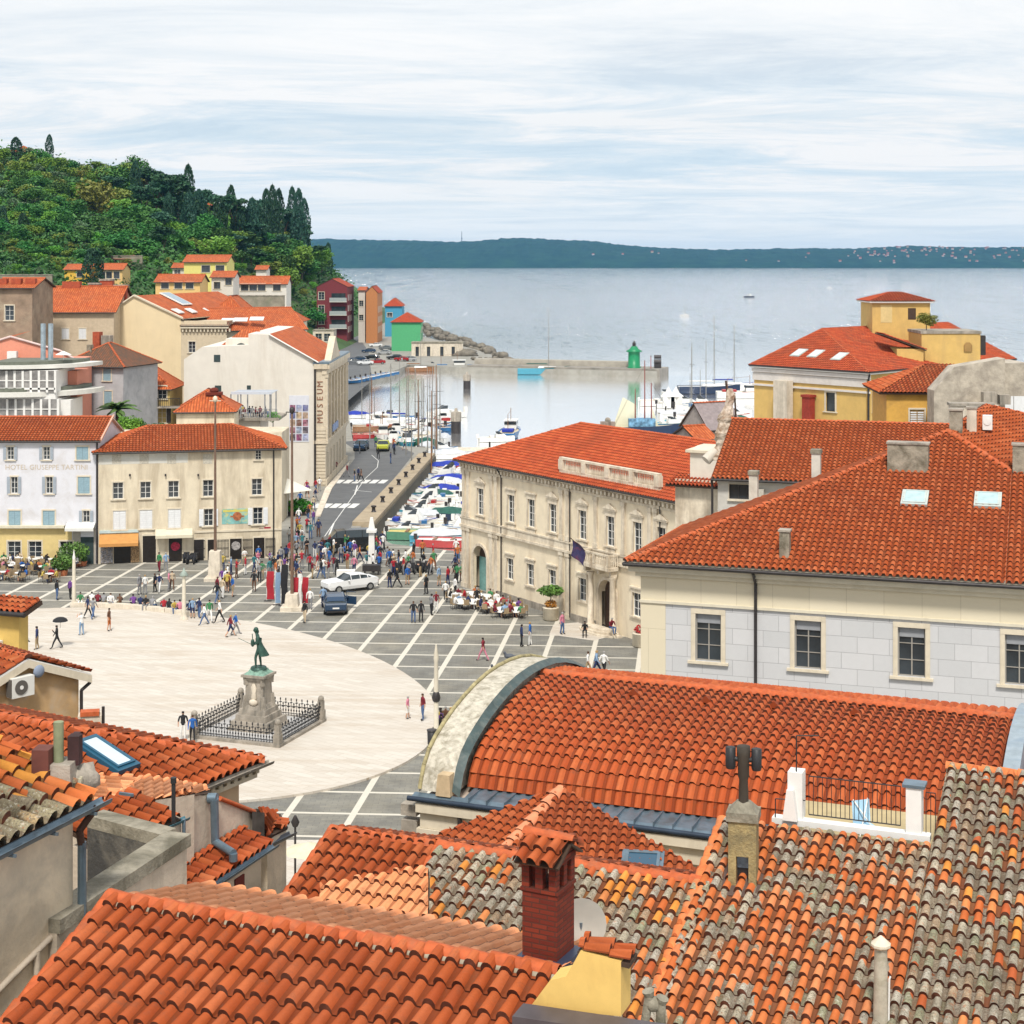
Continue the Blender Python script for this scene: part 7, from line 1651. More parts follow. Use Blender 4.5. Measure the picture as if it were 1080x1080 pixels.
# ============================================================ PEOPLE
def skinmesh(name,joints,bones,regions,mats,levels=1):
    """joints: name->(x,y,z,rx,ry); bones: pairs; regions: joint name -> slot"""
    ks=list(joints); bm=bmesh.new(); vs={k:bm.verts.new(joints[k][:3]) for k in ks}
    for a,b_ in bones: bm.edges.new((vs[a],vs[b_]))
    me=bpy.data.meshes.new(name); bm.to_mesh(me); bm.free()
    o=bpy.data.objects.new(name,me); COL.objects.link(o)
    md=o.modifiers.new('s','SKIN'); md.use_smooth_shade=True; md.branch_smoothing=.3
    for i,k in enumerate(ks): 
        me.skin_vertices[0].data[i].radius=joints[k][3:5]; 
    me.skin_vertices[0].data[0].use_root=True
    sb=o.modifiers.new('b','SUBSURF'); sb.levels=levels; sb.render_levels=levels
    dg=bpy.context.evaluated_depsgraph_get(); out=bpy.data.meshes.new_from_object(o.evaluated_get(dg)); bpy.data.objects.remove(o)
    segs=[(Vector(joints[a][:3]),Vector(joints[b_][:3]),regions.get((a,b_),0),(joints[a][3]+joints[b_][3])/2) for a,b_ in bones]
    out.materials.clear()
    for m in mats: out.materials.append(m)
    for p in out.polygons:
        c=p.center; best=None
        for a,b_,r,rd in segs:
            ab=b_-a; u=max(0,min(1,(c-a).dot(ab)/ab.length_squared)); d=(c-(a+ab*u)).length-rd
            if best is None or d<best[0]: best=(d,r)
        p.material_index=best[1]
    out.name=name
    return out
SKIN=mat('skin',(.50,.30,.21),var=.05); 
def cloth(n,c): return mat('cloth_'+n,c,rough=.85,var=.12,scale=6)
CL={'white':(.70,.69,.67),'black':(.018,.018,.02),'navy blue':(.02,.03,.09),'red':(.34,.02,.03),'light blue':(.20,.30,.44),'grey':(.22,.22,.23),'pink':(.52,.19,.26),'green':(.05,.20,.08),'yellow':(.48,.36,.08),'beige':(.50,.40,.28),'dark red':(.16,.015,.025),'purple':(.14,.05,.22),'bright blue':(.02,.10,.34),'brown':(.12,.06,.035),'jeans blue':(.07,.12,.24),'khaki':(.32,.24,.14),'orange':(.42,.13,.04),'teal':(.04,.16,.18)}
HAIRC={'dark':(.018,.012,.01),'brown':(.07,.035,.018),'fair':(.35,.22,.09),'grey':(.30,.29,.28)}
HAIR={k:mat('hair_'+k,v,var=.2) for k,v in HAIRC.items()}
CLM={k:cloth(k.replace(' ','_'),v) for k,v in CL.items()}
SHOE=mat('shoe_leather',(.03,.025,.022),var=.2)
PM=[SKIN,CLM['white'],CLM['jeans blue'],SHOE,HAIR['dark']]
def pose(kind,q):
    J={}; u=q.uniform
    if kind in('stand','walk','arms','photo','umb'):
        pz=.94; st=.30 if kind in('walk','umb') else .04
        J['pelvis']=(0,0,pz,.15,.115); J['waist']=(0,-.005,pz+.16,.125,.095); J['chest']=(0,-.01,pz+.36,.155,.11); J['neckb']=(0,0,pz+.50,.07,.065); J['neck']=(0,-.012,pz+.57,.05,.05)
        J['head']=(0,-.022,pz+.665,.082,.095); J['crown']=(0,-.012,pz+.74,.078,.085)
        for s,sg in (('l',1),('r',-1)):
            f=st*sg
            J['hip'+s]=(.085*sg,0,pz-.05,.09,.09); J['knee'+s]=(.10*sg,-f*.55-.02,.50,.06,.06); J['ank'+s]=(.10*sg,-f*(1.0)+(.05 if f<0 else 0),.09,.042,.042); J['toe'+s]=(.11*sg,-f-.14,.04,.04,.032)
            J['sho'+s]=(.17*sg,0,pz+.45,.06,.06)
            if kind=='arms': J['elb'+s]=(.22*sg,-.02,pz+.17,.045,.045); J['wri'+s]=(.04*sg,-.22,pz+.22,.032,.032); J['hand'+s]=(-.05*sg,-.24,pz+.22,.035,.028)
            elif kind=='photo': J['elb'+s]=(.24*sg,-.18,pz+.30,.045,.045); J['wri'+s]=(.09*sg,-.30,pz+.52,.032,.032); J['hand'+s]=(.05*sg,-.33,pz+.60,.035,.03)
            elif kind=='umb' and sg==1: J['elb'+s]=(.24*sg,-.12,pz+.22,.045,.045); J['wri'+s]=(.20*sg,-.26,pz+.42,.032,.032); J['hand'+s]=(.19*sg,-.27,pz+.50,.035,.03)
            else:
                a=f*.6; J['elb'+s]=(.235*sg,a*.4+.02,pz+.18,.045,.045); J['wri'+s]=(.25*sg,a-.03,pz-.05,.03,.03); J['hand'+s]=(.25*sg,a-.06,pz-.14,.036,.024)
    else:
        pz=.50; J['pelvis']=(0,0,pz,.15,.13); l=-.05 if kind=='sit' else -.14
        J['waist']=(0,l*.3,pz+.18,.13,.10); J['chest']=(0,l*.8,pz+.37,.155,.11); J['neckb']=(0,l,pz+.50,.07,.065); J['neck']=(0,l-.015,pz+.57,.05,.05); J['head']=(0,l-.03,pz+.665,.082,.095); J['crown']=(0,l-.02,pz+.74,.078,.085)
        for s,sg in (('l',1),('r',-1)):
            J['hip'+s]=(.10*sg,-.04,pz-.01,.09,.09); J['knee'+s]=(.12*sg,-.44,pz,.065,.065); J['ank'+s]=(.11*sg,-.46+(.05*sg),.09,.042,.042); J['toe'+s]=(.12*sg,-.60+(.05*sg),.04,.04,.032)
            J['sho'+s]=(.17*sg,l,pz+.45,.06,.06); J['elb'+s]=(.23*sg,l-.06,pz+.18,.045,.045); J['wri'+s]=(.14*sg,-.32,pz+.16,.03,.03); J['hand'+s]=(.11*sg,-.40,pz+.13,.036,.026)
    return J
def personmesh(kind,sleeve=1,shorts=False,seed=0):
    q=random.Random(seed); J=pose(kind,q)
    B=[('pelvis','waist'),('waist','chest'),('chest','neckb'),('neckb','neck'),('neck','head'),('head','crown')]
    RG={('pelvis','waist'):1,('waist','chest'):1,('chest','neckb'):1,('neckb','neck'):0,('neck','head'):0,('head','crown'):4}
    for s in 'lr':
        B+=[('pelvis','hip'+s),('hip'+s,'knee'+s),('knee'+s,'ank'+s),('ank'+s,'toe'+s),('chest','sho'+s),('sho'+s,'elb'+s),('elb'+s,'wri'+s),('wri'+s,'hand'+s)]
        RG.update({('pelvis','hip'+s):2,('hip'+s,'knee'+s):2,('knee'+s,'ank'+s):0 if shorts else 2,('ank'+s,'toe'+s):3,('chest','sho'+s):1,('sho'+s,'elb'+s):1,('elb'+s,'wri'+s):1 if sleeve else 0,('wri'+s,'hand'+s):0})
    me=skinmesh('person',J,B,RG,PM)
    # back of the head is hair too
    hy=J['head'][1]
    for p in me.polygons:
        if p.center.z>J['neck'][2]+.02 and p.center.y>hy+.02: p.material_index=4
        if p.center.z>J['head'][2]+.05: p.material_index=4
    return me
PMESH={}
for kd in ('stand','walk','arms','photo','sit','lean','umb'):
    for sl in (0,1):
        for sh in (False,True):
            if kd in('umb','photo','arms') and sh: continue
            PMESH[kd,sl,sh]=personmesh(kd,sl,sh)
HZ=lambda kd:None
USED=set(); PQ=random.Random(11)
SC_=list(CL); TRS=['black','jeans blue','navy blue','grey','khaki','white','brown']
def person(x,y,z=0.0,kd='stand',top=None,bot=None,hair=None,rz=None,sc_=None,where='on the square',sl=None,sh=None,label=None,group=None):
    q=PQ
    posew={'stand':'standing','walk':'walking','arms':'arms folded','photo':'taking photos','sit':'seated','lean':'leaning forward','umb':'under umbrella'}[kd]
    tops=['white','black','navy blue','red','light blue','grey','pink','green','yellow','beige','dark red','purple','bright blue','orange','teal','white','black','navy blue','red','black','navy blue','black','white','grey','dark red']
    for tr in range(60):
        T=top or q.choice(tops); Bo=bot or q.choice(TRS); Hh=hair or q.choice(['dark','dark','brown','fair','grey'])
        shh=sh if sh is not None else (q.random()<.22); sll=sl if sl is not None else int(q.random()<.5)
        if kd in('umb','photo','arms'): shh=False
        lb=label or f"{Hh} haired person, {T} top, {Bo.replace('jeans blue','denim').replace(' blue','')} {'shorts' if shh else 'trousers'}, {posew} {where}"
        if lb not in USED: break
    USED.add(lb)
    o=bpy.data.objects.new('person',PMESH[kd,sll,shh]); link(o); o.location=(x,y,z); o.rotation_euler=(0,0,q.uniform(0,2*PI) if rz is None else rz)
    s=sc_ or q.uniform(.94,1.06); o.scale=(s*q.uniform(1.02,1.2),s*q.uniform(1.02,1.25),s)
    for i,m_ in ((1,CLM[T]),(2,CLM[Bo]),(4,HAIR[Hh])): o.material_slots[i].link='OBJECT'; o.material_slots[i].material=m_
    return tag(o,lb,'person',group)
def pg(px,py,z=0,**k): p=G(px,py,z); return person(p.x,p.y,z,**k)
zE=.13
E_='on the pale ellipse'
pg(24,677,zE,kd='walk',top='white',bot='black',rz=1.2,where='at far ellipse left'); pg(39,685,zE,kd='stand',top='navy blue',bot='khaki',rz=-1.5,sh=False,where='near the umbrella')
o=pg(60,684,zE,kd='umb',top='black',bot='black',rz=-1.3,where=E_)
p=o.location; u=thing('umbrella','open black umbrella held over a person in black on the pale ellipse','umbrella',(p.x+.17,p.y+.27,zE+1.4)); part('canopy',MB().lathe(0,0,[(.56,.52),(.48,.66),(.28,.77),(.02,.82)],10),[CLM['black']],u); part('shaft',MB().tube((0,0,0),(0,0,.8),.012),[IRON],u)
pg(86,670,zE,kd='photo',top='white',bot='light blue',rz=-2.2,where=E_); pg(115,665.5,zE,kd='stand',top='brown',bot='orange',sl=0,sh=True,rz=1.4,where=E_)
pg(92.6,651.7,zE,kd='walk',top='navy blue',bot='black',where='just inside the benches'); pg(98,652.5,zE,kd='walk',top='grey',bot='jeans blue',where='just inside the benches')
pg(193,781,zE,kd='stand',top='black',bot='white',rz=.2,where='beside the statue fence',sh=False,sl=0); pg(203,783.5,zE,kd='walk',top='bright blue',bot='black',rz=.2,sh=False,sl=1,where='beside the statue fence',hair='brown')
pg(203,652,zE,kd='stand',top='light blue',bot='navy blue',where='near the bench end'); pg(210,652,zE,kd='stand',top='navy blue',bot='jeans blue',where='near the bench end'); pg(215.5,659,zE,kd='walk',top='white',bot='jeans blue',rz=-1.2,where=E_); pg(221,656,zE,kd='walk',top='green',bot='white',where=E_); pg(231.5,657,zE,kd='walk',top='white',bot='black',rz=-1.4,sh=False,where=E_)
pg(243,671.5,zE,kd='walk',top='dark red',bot='navy blue',rz=2,where=E_); pg(248.5,669.5,zE,kd='walk',top='bright blue',bot='grey',rz=2,where=E_)
pg(430,758,zE,kd='stand',top='pink',bot='pink' if False else 'white',sc_=.82,where='near the right lamp'); pg(446,760,zE,kd='stand',top='dark red',bot='jeans blue',sl=0,sh=False,where='by the right lamp')
S_='on the grey paving'
for px,py,kd,tp,bt_,wh in ((60,633,'stand','black','jeans blue','by the left cafe'),(74,632,'stand','purple','black','beside the left lamp post'),(147,627,'stand','grey','grey','behind the benches'),(153,627,'stand','white','grey','behind the benches'),(163.5,625,'stand','black','black','behind the benches'),(168,625,'walk','navy blue','white','behind the benches'),(178,624,'stand','pink','grey','behind the benches'),(181.5,622,'walk','beige','brown','behind the benches'),
 (168,603,'stand','green','dark red','by the cream shops'),(175,603,'stand','light blue','grey','by the cream shops'),
 (436,657,'stand','black','jeans blue','in mid square'),(444,656,'stand','black','black','in mid square'),(455,649,'arms','grey','black','in mid square'),(460,646,'stand','dark red','white','in mid square'),
 (411,620,'stand','black','navy blue','behind the white car'),(419,620,'walk','black','black','behind the white car'),(429.7,617,'stand','bright blue','khaki','near the harbour end'),(449.5,627,'stand','black','black','near the palace cafe'),
 (463,618,'stand','light blue','khaki','near the arched door'),(472.5,617,'stand','red','navy blue','near the arched door'),(482,615,'stand','green','black','near the arched door'),(487,614,'arms','green','brown','near the arched door'),
 (550,682,'stand','navy blue','black','before the palace'),(559,681,'stand','bright blue','white','before the palace'),(509.5,697,'walk','dark red','pink','crossing the square alone'),(593,669,'stand','pink','jeans blue','by the palace planter'),(617,671,'lean','black','black','by the palace steps'),
 (620,713,'walk','white','khaki','behind the mossy arch'),(629,713,'walk','light blue','navy blue','behind the mossy arch'),(637,714,'walk','white','black','behind the mossy arch'),
 (327,643,'stand','white','grey','beside the blue car'),(341,641,'stand','light blue','navy blue','beside the blue car'),(321.5,657,'stand','black','beige','below the banners'),(268,624,'stand','black','brown','near the tall flagpole'),(273.7,614,'walk','grey','black','near the tall flagpole'),
 (470,633,'stand','white','black','beside palace cafe tables'),(480,630,'stand','white','black','at the arched door'),(503,642,'stand','black','black','at the arched door')):
    pg(px,py,0,kd=kd,top=tp,bot=bt_,where=wh,sh=None if kd!='stand' else (True if bt_ in('khaki',) and PQ.random()<.5 else False))
pg(644,668,.35,kd='lean',top='dark red',bot='jeans blue',rz=.6,where='on the palace steps')
# ---- benches along the rim with seated people
bpts=[(80,641),(98,641.5),(118,642),(137,643),(156,645),(176,647),(194,649.5),(207,652)]
bst=MB().cbox(0,0,.0,1.7,.55,.45); bm_=bst.mesh('slab',[STONE])
for i,(a,b2) in enumerate(zip(bpts,bpts[1:])):
    pa,pb=G(*a),G(*b2); c_=(pa+pb)/2; tt=thing('stone_bench','pale stone block bench on the rim of the ellipse facing the square','bench',(c_.x,c_.y,.0),math.atan2(pb.y-pa.y,pb.x-pa.x),'stone block benches on the ellipse rim'); part('slab',bm_,None,tt); part('foot',MB().cbox(-.6,0,-.0,.3,.7,.1).cbox(.6,0,0,.3,.7,.1),[STONED],tt)
for i,px in enumerate((85,97,103,109,116.5,126.5,141,148,154,160,173,178,184,190,200,205)):
    t_=(px-80)/127*7; k=min(6,int(t_)); f_=t_-k; py=bpts[k][1]+(bpts[k+1][1]-bpts[k][1])*f_-1.2
    cols=['green','white','dark red','grey','white','brown','purple','navy blue','black','grey','red','black','yellow','pink','navy blue','grey']
    pg(px,py,0,kd='sit' if i%3 else 'lean',top=cols[i],rz=PI+PQ.uniform(-.5,.5) if i%4 else PQ.uniform(-.4,.4),where='on the stone benches')
# ---- crowds
def crowd(poly,n,where,mind=.55,poses=('stand','stand','walk','arms','photo','stand'),sc_=None,inside=None):
    q=PQ; pts=[]; xs=[p[0] for p in poly]; ys=[p[1] for p in poly]; tries=0
    def ins(x,y):
        c=False; j=len(poly)-1
        for i in range(len(poly)):
            if (poly[i][1]>y)!=(poly[j][1]>y) and x<(poly[j][0]-poly[i][0])*(y-poly[i][1])/(poly[j][1]-poly[i][1])+poly[i][0]: c=not c
            j=i
        return c
    while len(pts)<n and tries<6000:
        tries+=1; x,y=q.uniform(min(xs),max(xs)),q.uniform(min(ys),max(ys))
        if not ins(x,y): continue
        p=G(x,y)
        if any((p-r).length<mind for r in pts): continue
        pts.append(p); person(p.x,p.y,0.01,kd=q.choice(poses),where=where,sc_=sc_)
crowd([(226,604),(250,600),(250,640),(228,642)],14,'beside the left flagpole')
crowd([(255,596),(302,590),(302,612),(262,616)],13,'left of the banners')
crowd([(300,588),(352,578),(352,612),(304,614)],27,'behind the banners')
crowd([(350,575),(410,580),(408,606),(352,608)],33,'near the black van')
crowd([(410,596),(486,603),(480,614),(430,612),(410,608)],17,'by the harbour end')
crowd([(306,560),(338,548),(345,578),(302,586)],15,'on the museum street')
crowd([(318,520),(340,520),(338,548),(312,556)],8,'by the museum corner')
crowd([(284,598),(318,600),(318,628),(286,628)],9,'among the red banners')
for px,py,tp,bt_ in ((345,508,'red','black'),(341,506,'pink','white'),(366,503,'dark red','grey'),(374,508,'black','jeans blue'),(378,506,'navy blue','black'),(381,508,'brown','black'),(399,484,'black','black'),(412,489,'navy blue','jeans blue'),(354,499,'dark red','black'),(333,520,'red','jeans blue'),(337,518,'white','grey')):
    pg(px,py,0.02,top=tp,bot=bt_,kd=PQ.choice(('stand','walk')),where='on the quay road')
crowd([(428,585),(487,588),(487,596),(430,594)],6,'on the boat ramp')
crowd([(370,470),(438,474),(430,482),(372,478)],6,'by the parked cars')
for i in range(6): pg(352+i*3.3,772-i*0,0,kd='stand') if False else None
# ---- terrace diners on the roof
for i in range(9):
    x=TERR[0]+1.2+i*(TERR[3]-2.6)/8; person(x,TERR[1]+PQ.uniform(.8,3),TERR[2]-.02,kd='sit',where='on the roof terrace')
# ---- cafe tables and chairs
tt=MB().lathe(0,0,[(.38,.72),(.40,.74),(.38,.76)],12); tlg=MB().tube((0,0,.03),(0,0,.72),.03).lathe(0,0,[(.24,0),(.22,.03),(.04,.05)],10)
TBL=(tt.mesh('tabletop',[WHITE]),tlg.mesh('leg',[GUT]))
WK=mat('wicker_seat',(.30,.22,.13),var=.3,scale=20)
CHM=(MB().box(-.21,.21,-.2,.2,.43,.47).mesh('seat',[WK]),MB().box(-.21,.21,.18,.22,.47,.88).mesh('backrest',[WK]),[MB().tube((x,y,0),(x,y,.43),.018,n=5).mesh('leg',[GUT]) for x in (-.18,.18) for y in (-.17,.17)])
def cafe(cells,where,labelt,labelc,grpt,grpc,fillp,tops=None,cloth=False):
    for (x,y,a) in cells:
        t_=thing('cafe_table',labelt,'table',(x,y,.008),a,grpt); part('tabletop',TBL[0],None,t_); part('leg',TBL[1],None,t_)
        if cloth:
            k=tag(part('tablecloth',MB().lathe(0,0,[(.56,.45),(.52,.6),(.46,.765),(.02,.77)],10),[WHITE]),'white cloth hanging over a cafe table beside the palace','tablecloth','white tablecloths at the palace cafe'); k.location=(x,y,.01)
        for i in range(4):
            an=a+i*PI/2+.3; dx,dy=math.cos(an)*.72,math.sin(an)*.72
            c_=thing('cafe_chair',labelc,'chair',(x+dx,y+dy,.008),an-PI/2,grpc)
            part('seat',CHM[0],None,c_); part('backrest',CHM[1],None,c_)
            for lg in CHM[2]: part('leg',lg,None,c_)
            if PQ.random()<fillp: person(x+dx*.97,y+dy*.97,-.03,kd=PQ.choice(('sit','lean')),rz=an-PI/2,where=where,sh=None)
cells=[]
for px,py in ((4,598),(20,597),(38,598),(54,598),(3,612),(20,613),(26,605),(44,606),(52,614),(60,605),(10,605),(74,600)):
    p=G(px,py); cells.append((p.x,p.y,PQ.uniform(0,3)))
cafe(cells,'at the left cafe','round white cafe table in front of the yellow ground floor cafe','wicker cafe chair in front of the yellow ground floor cafe','cafe tables at the left cafe','cafe chairs at the left cafe',.75)
cells=[]
for px,py in ((482,636),(497,634),(512,637),(527,641),(541,646),(500,642),(515,646),(530,651),(487,642),(545,651)):
    p=G(px,py); cells.append((p.x,p.y,PQ.uniform(0,3)))
cafe(cells,'at the palace cafe','round cafe table under a white cloth beside the palace wall','wicker cafe chair beside the palace wall','cafe tables at the palace cafe','cafe chairs at the palace cafe',.8,cloth=True)
# ---- lamp columns
def lamp(name,label,px,py,h,top='cone'):
    p=G(px,py); t_=thing(name,label,'street lamp',(p.x,p.y,.0)); s=h/4.2
    part('base',MB().lathe(0,0,[(.34,0),(.34,.25),(.22,.35),(.2,.5)],12),[STONE],t_)
    part('post',MB().lathe(0,0,[(.17,.5),(.14,h*.75),(.12,h*.9)],12),[mat('cream_lamp_post',(.60,.55,.45),var=.08)],t_)
    if top=='cone': part('lamp_head',MB().lathe(0,0,[(.30,h*.88),(.36,h*.9),(.12,h*.97),(.03,h*1.04)],10),[mat('grey_green_lamp',(.30,.36,.32))],t_)
    else: part('lamp_head',MB().lathe(0,0,[(.1,h*.88),(.13,h*.93),(.06,h*1.0),(.02,h*1.08)],10),[WHITE],t_)
lamp('street_lamp','cream lamp column beside the left cafe at the bench end',78,640,4.3,'thin'); lamp('street_lamp','cream lamp column with a grey cone head in the middle of the benches',194,655,4.0)
p=G(460,783); t_=thing('street_lamp','tall slim lamp column with a dark lantern beside the mossy stone arch','street lamp',(p.x,p.y,.1)); part('post',MB().lathe(0,0,[(.22,0),(.22,.3),(.15,.4),(.12,4.6),(.16,4.8),(.04,5.6)],12),[mat('cream_lamp_post',(1,1,1))],t_); part('lantern',MB().lathe(0,0,[(.2,2.3),(.26,2.5),(.18,2.8),(.1,2.9)],8),[GUT],t_); part('finial',MB().lathe(0,0,[(.05,4.9),(.12,5.05),(.05,5.2)],8),[GUT],t_)
p=G(455.5,787); t_=thing('litter_bin','black cylindrical litter bin at the foot of the right lamp column','litter bin',(p.x,p.y,.1)); part('body',MB().lathe(0,0,[(.25,0),(.27,.8),(.2,.82)],12),[IRON],t_); part('rim',MB().lathe(0,0,[(.3,.8),(.3,.86),(.2,.87)],12),[GUT],t_)
for px,py,kd,tp in ((462,776,'lean','black'),(466,770,'sit','purple'),(470,765,'sit','brown'),(463,768,'sit','yellow'),(474,768,'sit','black'),(469,775,'lean','beige')): pg(px,py,.1,kd=kd,top=tp,where='beside right lamp column')
# ---- flagpoles
FB=mat('brown_flagpole_wood',(.16,.10,.07),var=.2)
for px,py,top,lb in ((227,612,424,'tall brown flagpole on a pale pedestal in front of the cream house'),(308,643,436,'tall brown flagpole with banners at its foot near the dark blue car')):
    p=G(px,py); h=H-(top-HY)*p.y/F; t_=thing('flagpole',lb,'flagpole',(p.x,p.y,0))
    part('pole',MB().tube((0,0,.9),(0,0,h),.14,.08,10),[FB],t_); part('finial',MB().blob((0,0,h+.25),(.22,.22,.3)).tube((-.5,0,h+.1),(.5,0,h+.1),.04),[TRIM if px<250 else GUT],t_)
    part('pedestal',MB().cbox(0,0,0,1.7,1.7,.3).cbox(0,0,.301,1.1,1.1,2.3 if px<250 else 1.0,0,0,.85,.85),[STONE],t_)
# banners
def banner(px,py,w,h,col,lb):
    p=G(px,py); t_=thing('banner_stand',lb,'banner',(p.x,p.y,.006),PQ.uniform(-.5,.5)); v=[]
    for i in range(5):
        for j in range(2): v.append((-w/2+w*j+.04*math.sin(i*2+j),.05*math.sin(i*1.7),.15+h*i/4))
    part('cloth',MB().add(v,[(i*2,i*2+1,i*2+3,i*2+2) for i in range(4)],smooth=True),[CLM[col]],t_); part('pole',MB().tube((-w/2,.03,0),(-w/2,.03,h+.3),.02),[WHITE],t_); part('foot',MB().cbox(-w/2+.1,0,0,.6,.3,.05),[GUT],t_)
for i,(px,py,w,h,c_,d_) in enumerate(((285,634,.6,2.3,'red','leftmost red feather banner'),(293,638,.42,2.5,'light blue','pale blue feather banner between the red ones'),(300,639,.55,3.2,'black','slim black feather banner'),(311,641,.62,2.3,'red','wide red banner at the foot of the right flagpole'),(316,641,.3,2.6,'white','thin white banner beside the wide red one'),(322,638,.5,2.1,'red','rightmost red banner beside the dark blue car'))):
    banner(px,py,w,h,c_,d_+' on the square')
# ---- planters
LEAF=mat('bush_leaf',(.085,.17,.03),var=.6,scale=1.2,rough=.6); LEAFD=mat('dark_leaf',(.035,.085,.02),var=.6,scale=1.2,rough=.6)
def leafmesh(name,n,rad_,size,m,seed,shape=None,hollow=.35):
    q=np.random.RandomState(seed); V=[];Fc=[]
    d=q.normal(size=(n,3)); d/=np.linalg.norm(d,axis=1)[:,None]; r=hollow+(1-hollow)*q.rand(n)**.5
    P_=d*r[:,None]*np.array(rad_)
    if shape is not None: P_=shape(P_,q)
    a=q.normal(size=(n,3)); a/=np.linalg.norm(a,axis=1)[:,None]; b=np.cross(a,q.normal(size=(n,3))); b/=np.linalg.norm(b,axis=1)[:,None]
    s=size*(.6+.8*q.rand(n))[:,None]; a=a*s; b=b*s*.6
    V=np.stack([P_-a,P_-b*.9,P_+a,P_+b],1).reshape(-1,3); 
    me=bpy.data.meshes.new(name); me.from_pydata([tuple(v) for v in V],[],[(4*i,4*i+1,4*i+2,4*i+3) for i in range(n)]); me.materials.append(m); return me
for px,py,s,lb in ((66,607,1.1,'low round green bush in front of the left cafe'),(77,598,1.5,'taller loose green bush at the right end of the left cafe')):
    p=G(px,py); t_=thing('planted_bush',lb,'bush',(p.x,p.y,0)); part('pot',MB().lathe(0,0,[(.4,0),(.5,.5),(.4,.52)],12),[mat('terracotta_pot',(.36,.12,.05),var=.2)],t_); part('foliage',leafmesh('foliage',900,(s,s,s*.6),.13,LEAF,px),None,t_,loc=(0,0,.55+s*.55))
for i in range(3): p=G(80+i*4,597); t_=thing('flower_pot','orange clay flower pot beside the hotel door','flower pot',(p.x,p.y,0),0,'clay flower pots beside the hotel door'); part('pot',MB().lathe(0,0,[(.25,0),(.35,.45),(.3,.46)],10),[mat('terracotta_pot',(1,1,1))],t_); part('plant',leafmesh('plant',120,(.4,.4,.3),.1,LEAFD,i),None,t_,loc=(0,0,.6))
for px,py,lb,sz_ in ((581,654,'big white stone planter with a palm like shrub and orange flowers by the palace','p',),(676,682,'white stone planter with red flowers at the palace end','r')):
    p=G(px,py); t_=thing('stone_planter',lb,'planter',(p.x,p.y,0)); part('pot',MB().lathe(0,0,[(.45,0),(.62,.1),(.62,.95),(.68,1.0),(.55,1.02)],16),[TRIM],t_)
    part('flowers',leafmesh('flowers',260,(.5,.5,.35),.09,mat('orange_flowers' if sz_=='p' else 'red_flowers',(.45,.20,.03) if sz_=='p' else (.4,.03,.03),var=.7,scale=6),px),None,t_,loc=(0,0,1.25))
    if sz_=='p': part('foliage',leafmesh('foliage',420,(1.0,1.0,.35),.17,LEAF,9),None,t_,loc=(0,0,2.3)); part('stem',MB().tube((0,0,1),(0,0,2.3),.04),[WOODD],t_)
# street planter + parasol near the museum
p=G(315,543); t_=thing('box_hedge','bright green hedge block beside the street parasol','hedge',(p.x,p.y,0)); part('foliage',leafmesh('foliage',900,(1.5,1.2,.8),.15,mat('bright_hedge_leaf',(.07,.30,.03),var=.5,scale=1.5),5),None,t_,loc=(0,0,1.0)); part('trough',MB().cbox(0,0,0,2.2,1.2,.4),[GUT],t_)
p=G(303,545); t_=thing('street_parasol','big off white parasol at the corner behind the cream house','parasol',(p.x,p.y,0)); part('canopy',MB().lathe(0,0,[(2.7,2.9),(2.6,3.0),(.05,4.2)],4,smooth=False),[mat('parasol_cream',(.66,.63,.55),var=.05)],t_); part('pole',MB().tube((0,0,0),(0,0,4.1),.05),[WHITE],t_)
p=G(316,930); t_=thing('garden_lamp','thin dark lamp post beside a pale parasol in the gap between the lower roofs','street lamp',(p.x-.2,p.y,0)); part('post',MB().tube((0,0,0),(0,0,2.9),.05),[GUT],t_); part('lamp_head',MB().lathe(0,0,[(.12,2.5),(.2,2.7),(.05,3.0)],8),[GUT],t_)
p=G(325,945); t_=thing('small_parasol','small pale parasol between the lower roofs','parasol',(p.x,p.y,0)); part('canopy',MB().lathe(0,0,[(1.1,2.0),(.03,2.35)],8,smooth=False),[mat('parasol_sand',(.62,.58,.42))],t_); part('pole',MB().tube((0,0,0),(0,0,2.3),.03),[WHITE],t_)
# pigeons on the arch
for i,(px,py,Y) in enumerate(((537,692,51.5),(523,705,50))):
    p=P(px,py,Y); t_=thing('pigeon',['grey pigeon on top of the mossy stone arch','dark pigeon lower on the rim of the mossy arch'][i],'bird',tuple(p),.5*i); part('body',MB().blob((0,0,.0),(.16,.08,.08)).blob((-.14,0,.1),(.045,.04,.05)).tube((-.1,0,.03),(-.14,0,.1),.045,.035).tube((.1,0,0),(.27,0,-.02),.05,.03),[mat('pigeon_grey',(.09,.10,.12),var=.4)],t_); part('leg',MB().tube((0,.02,-.06),(0,.02,-.13),.008).tube((0,-.02,-.06),(0,-.02,-.13),.008),[RIDGE],t_)
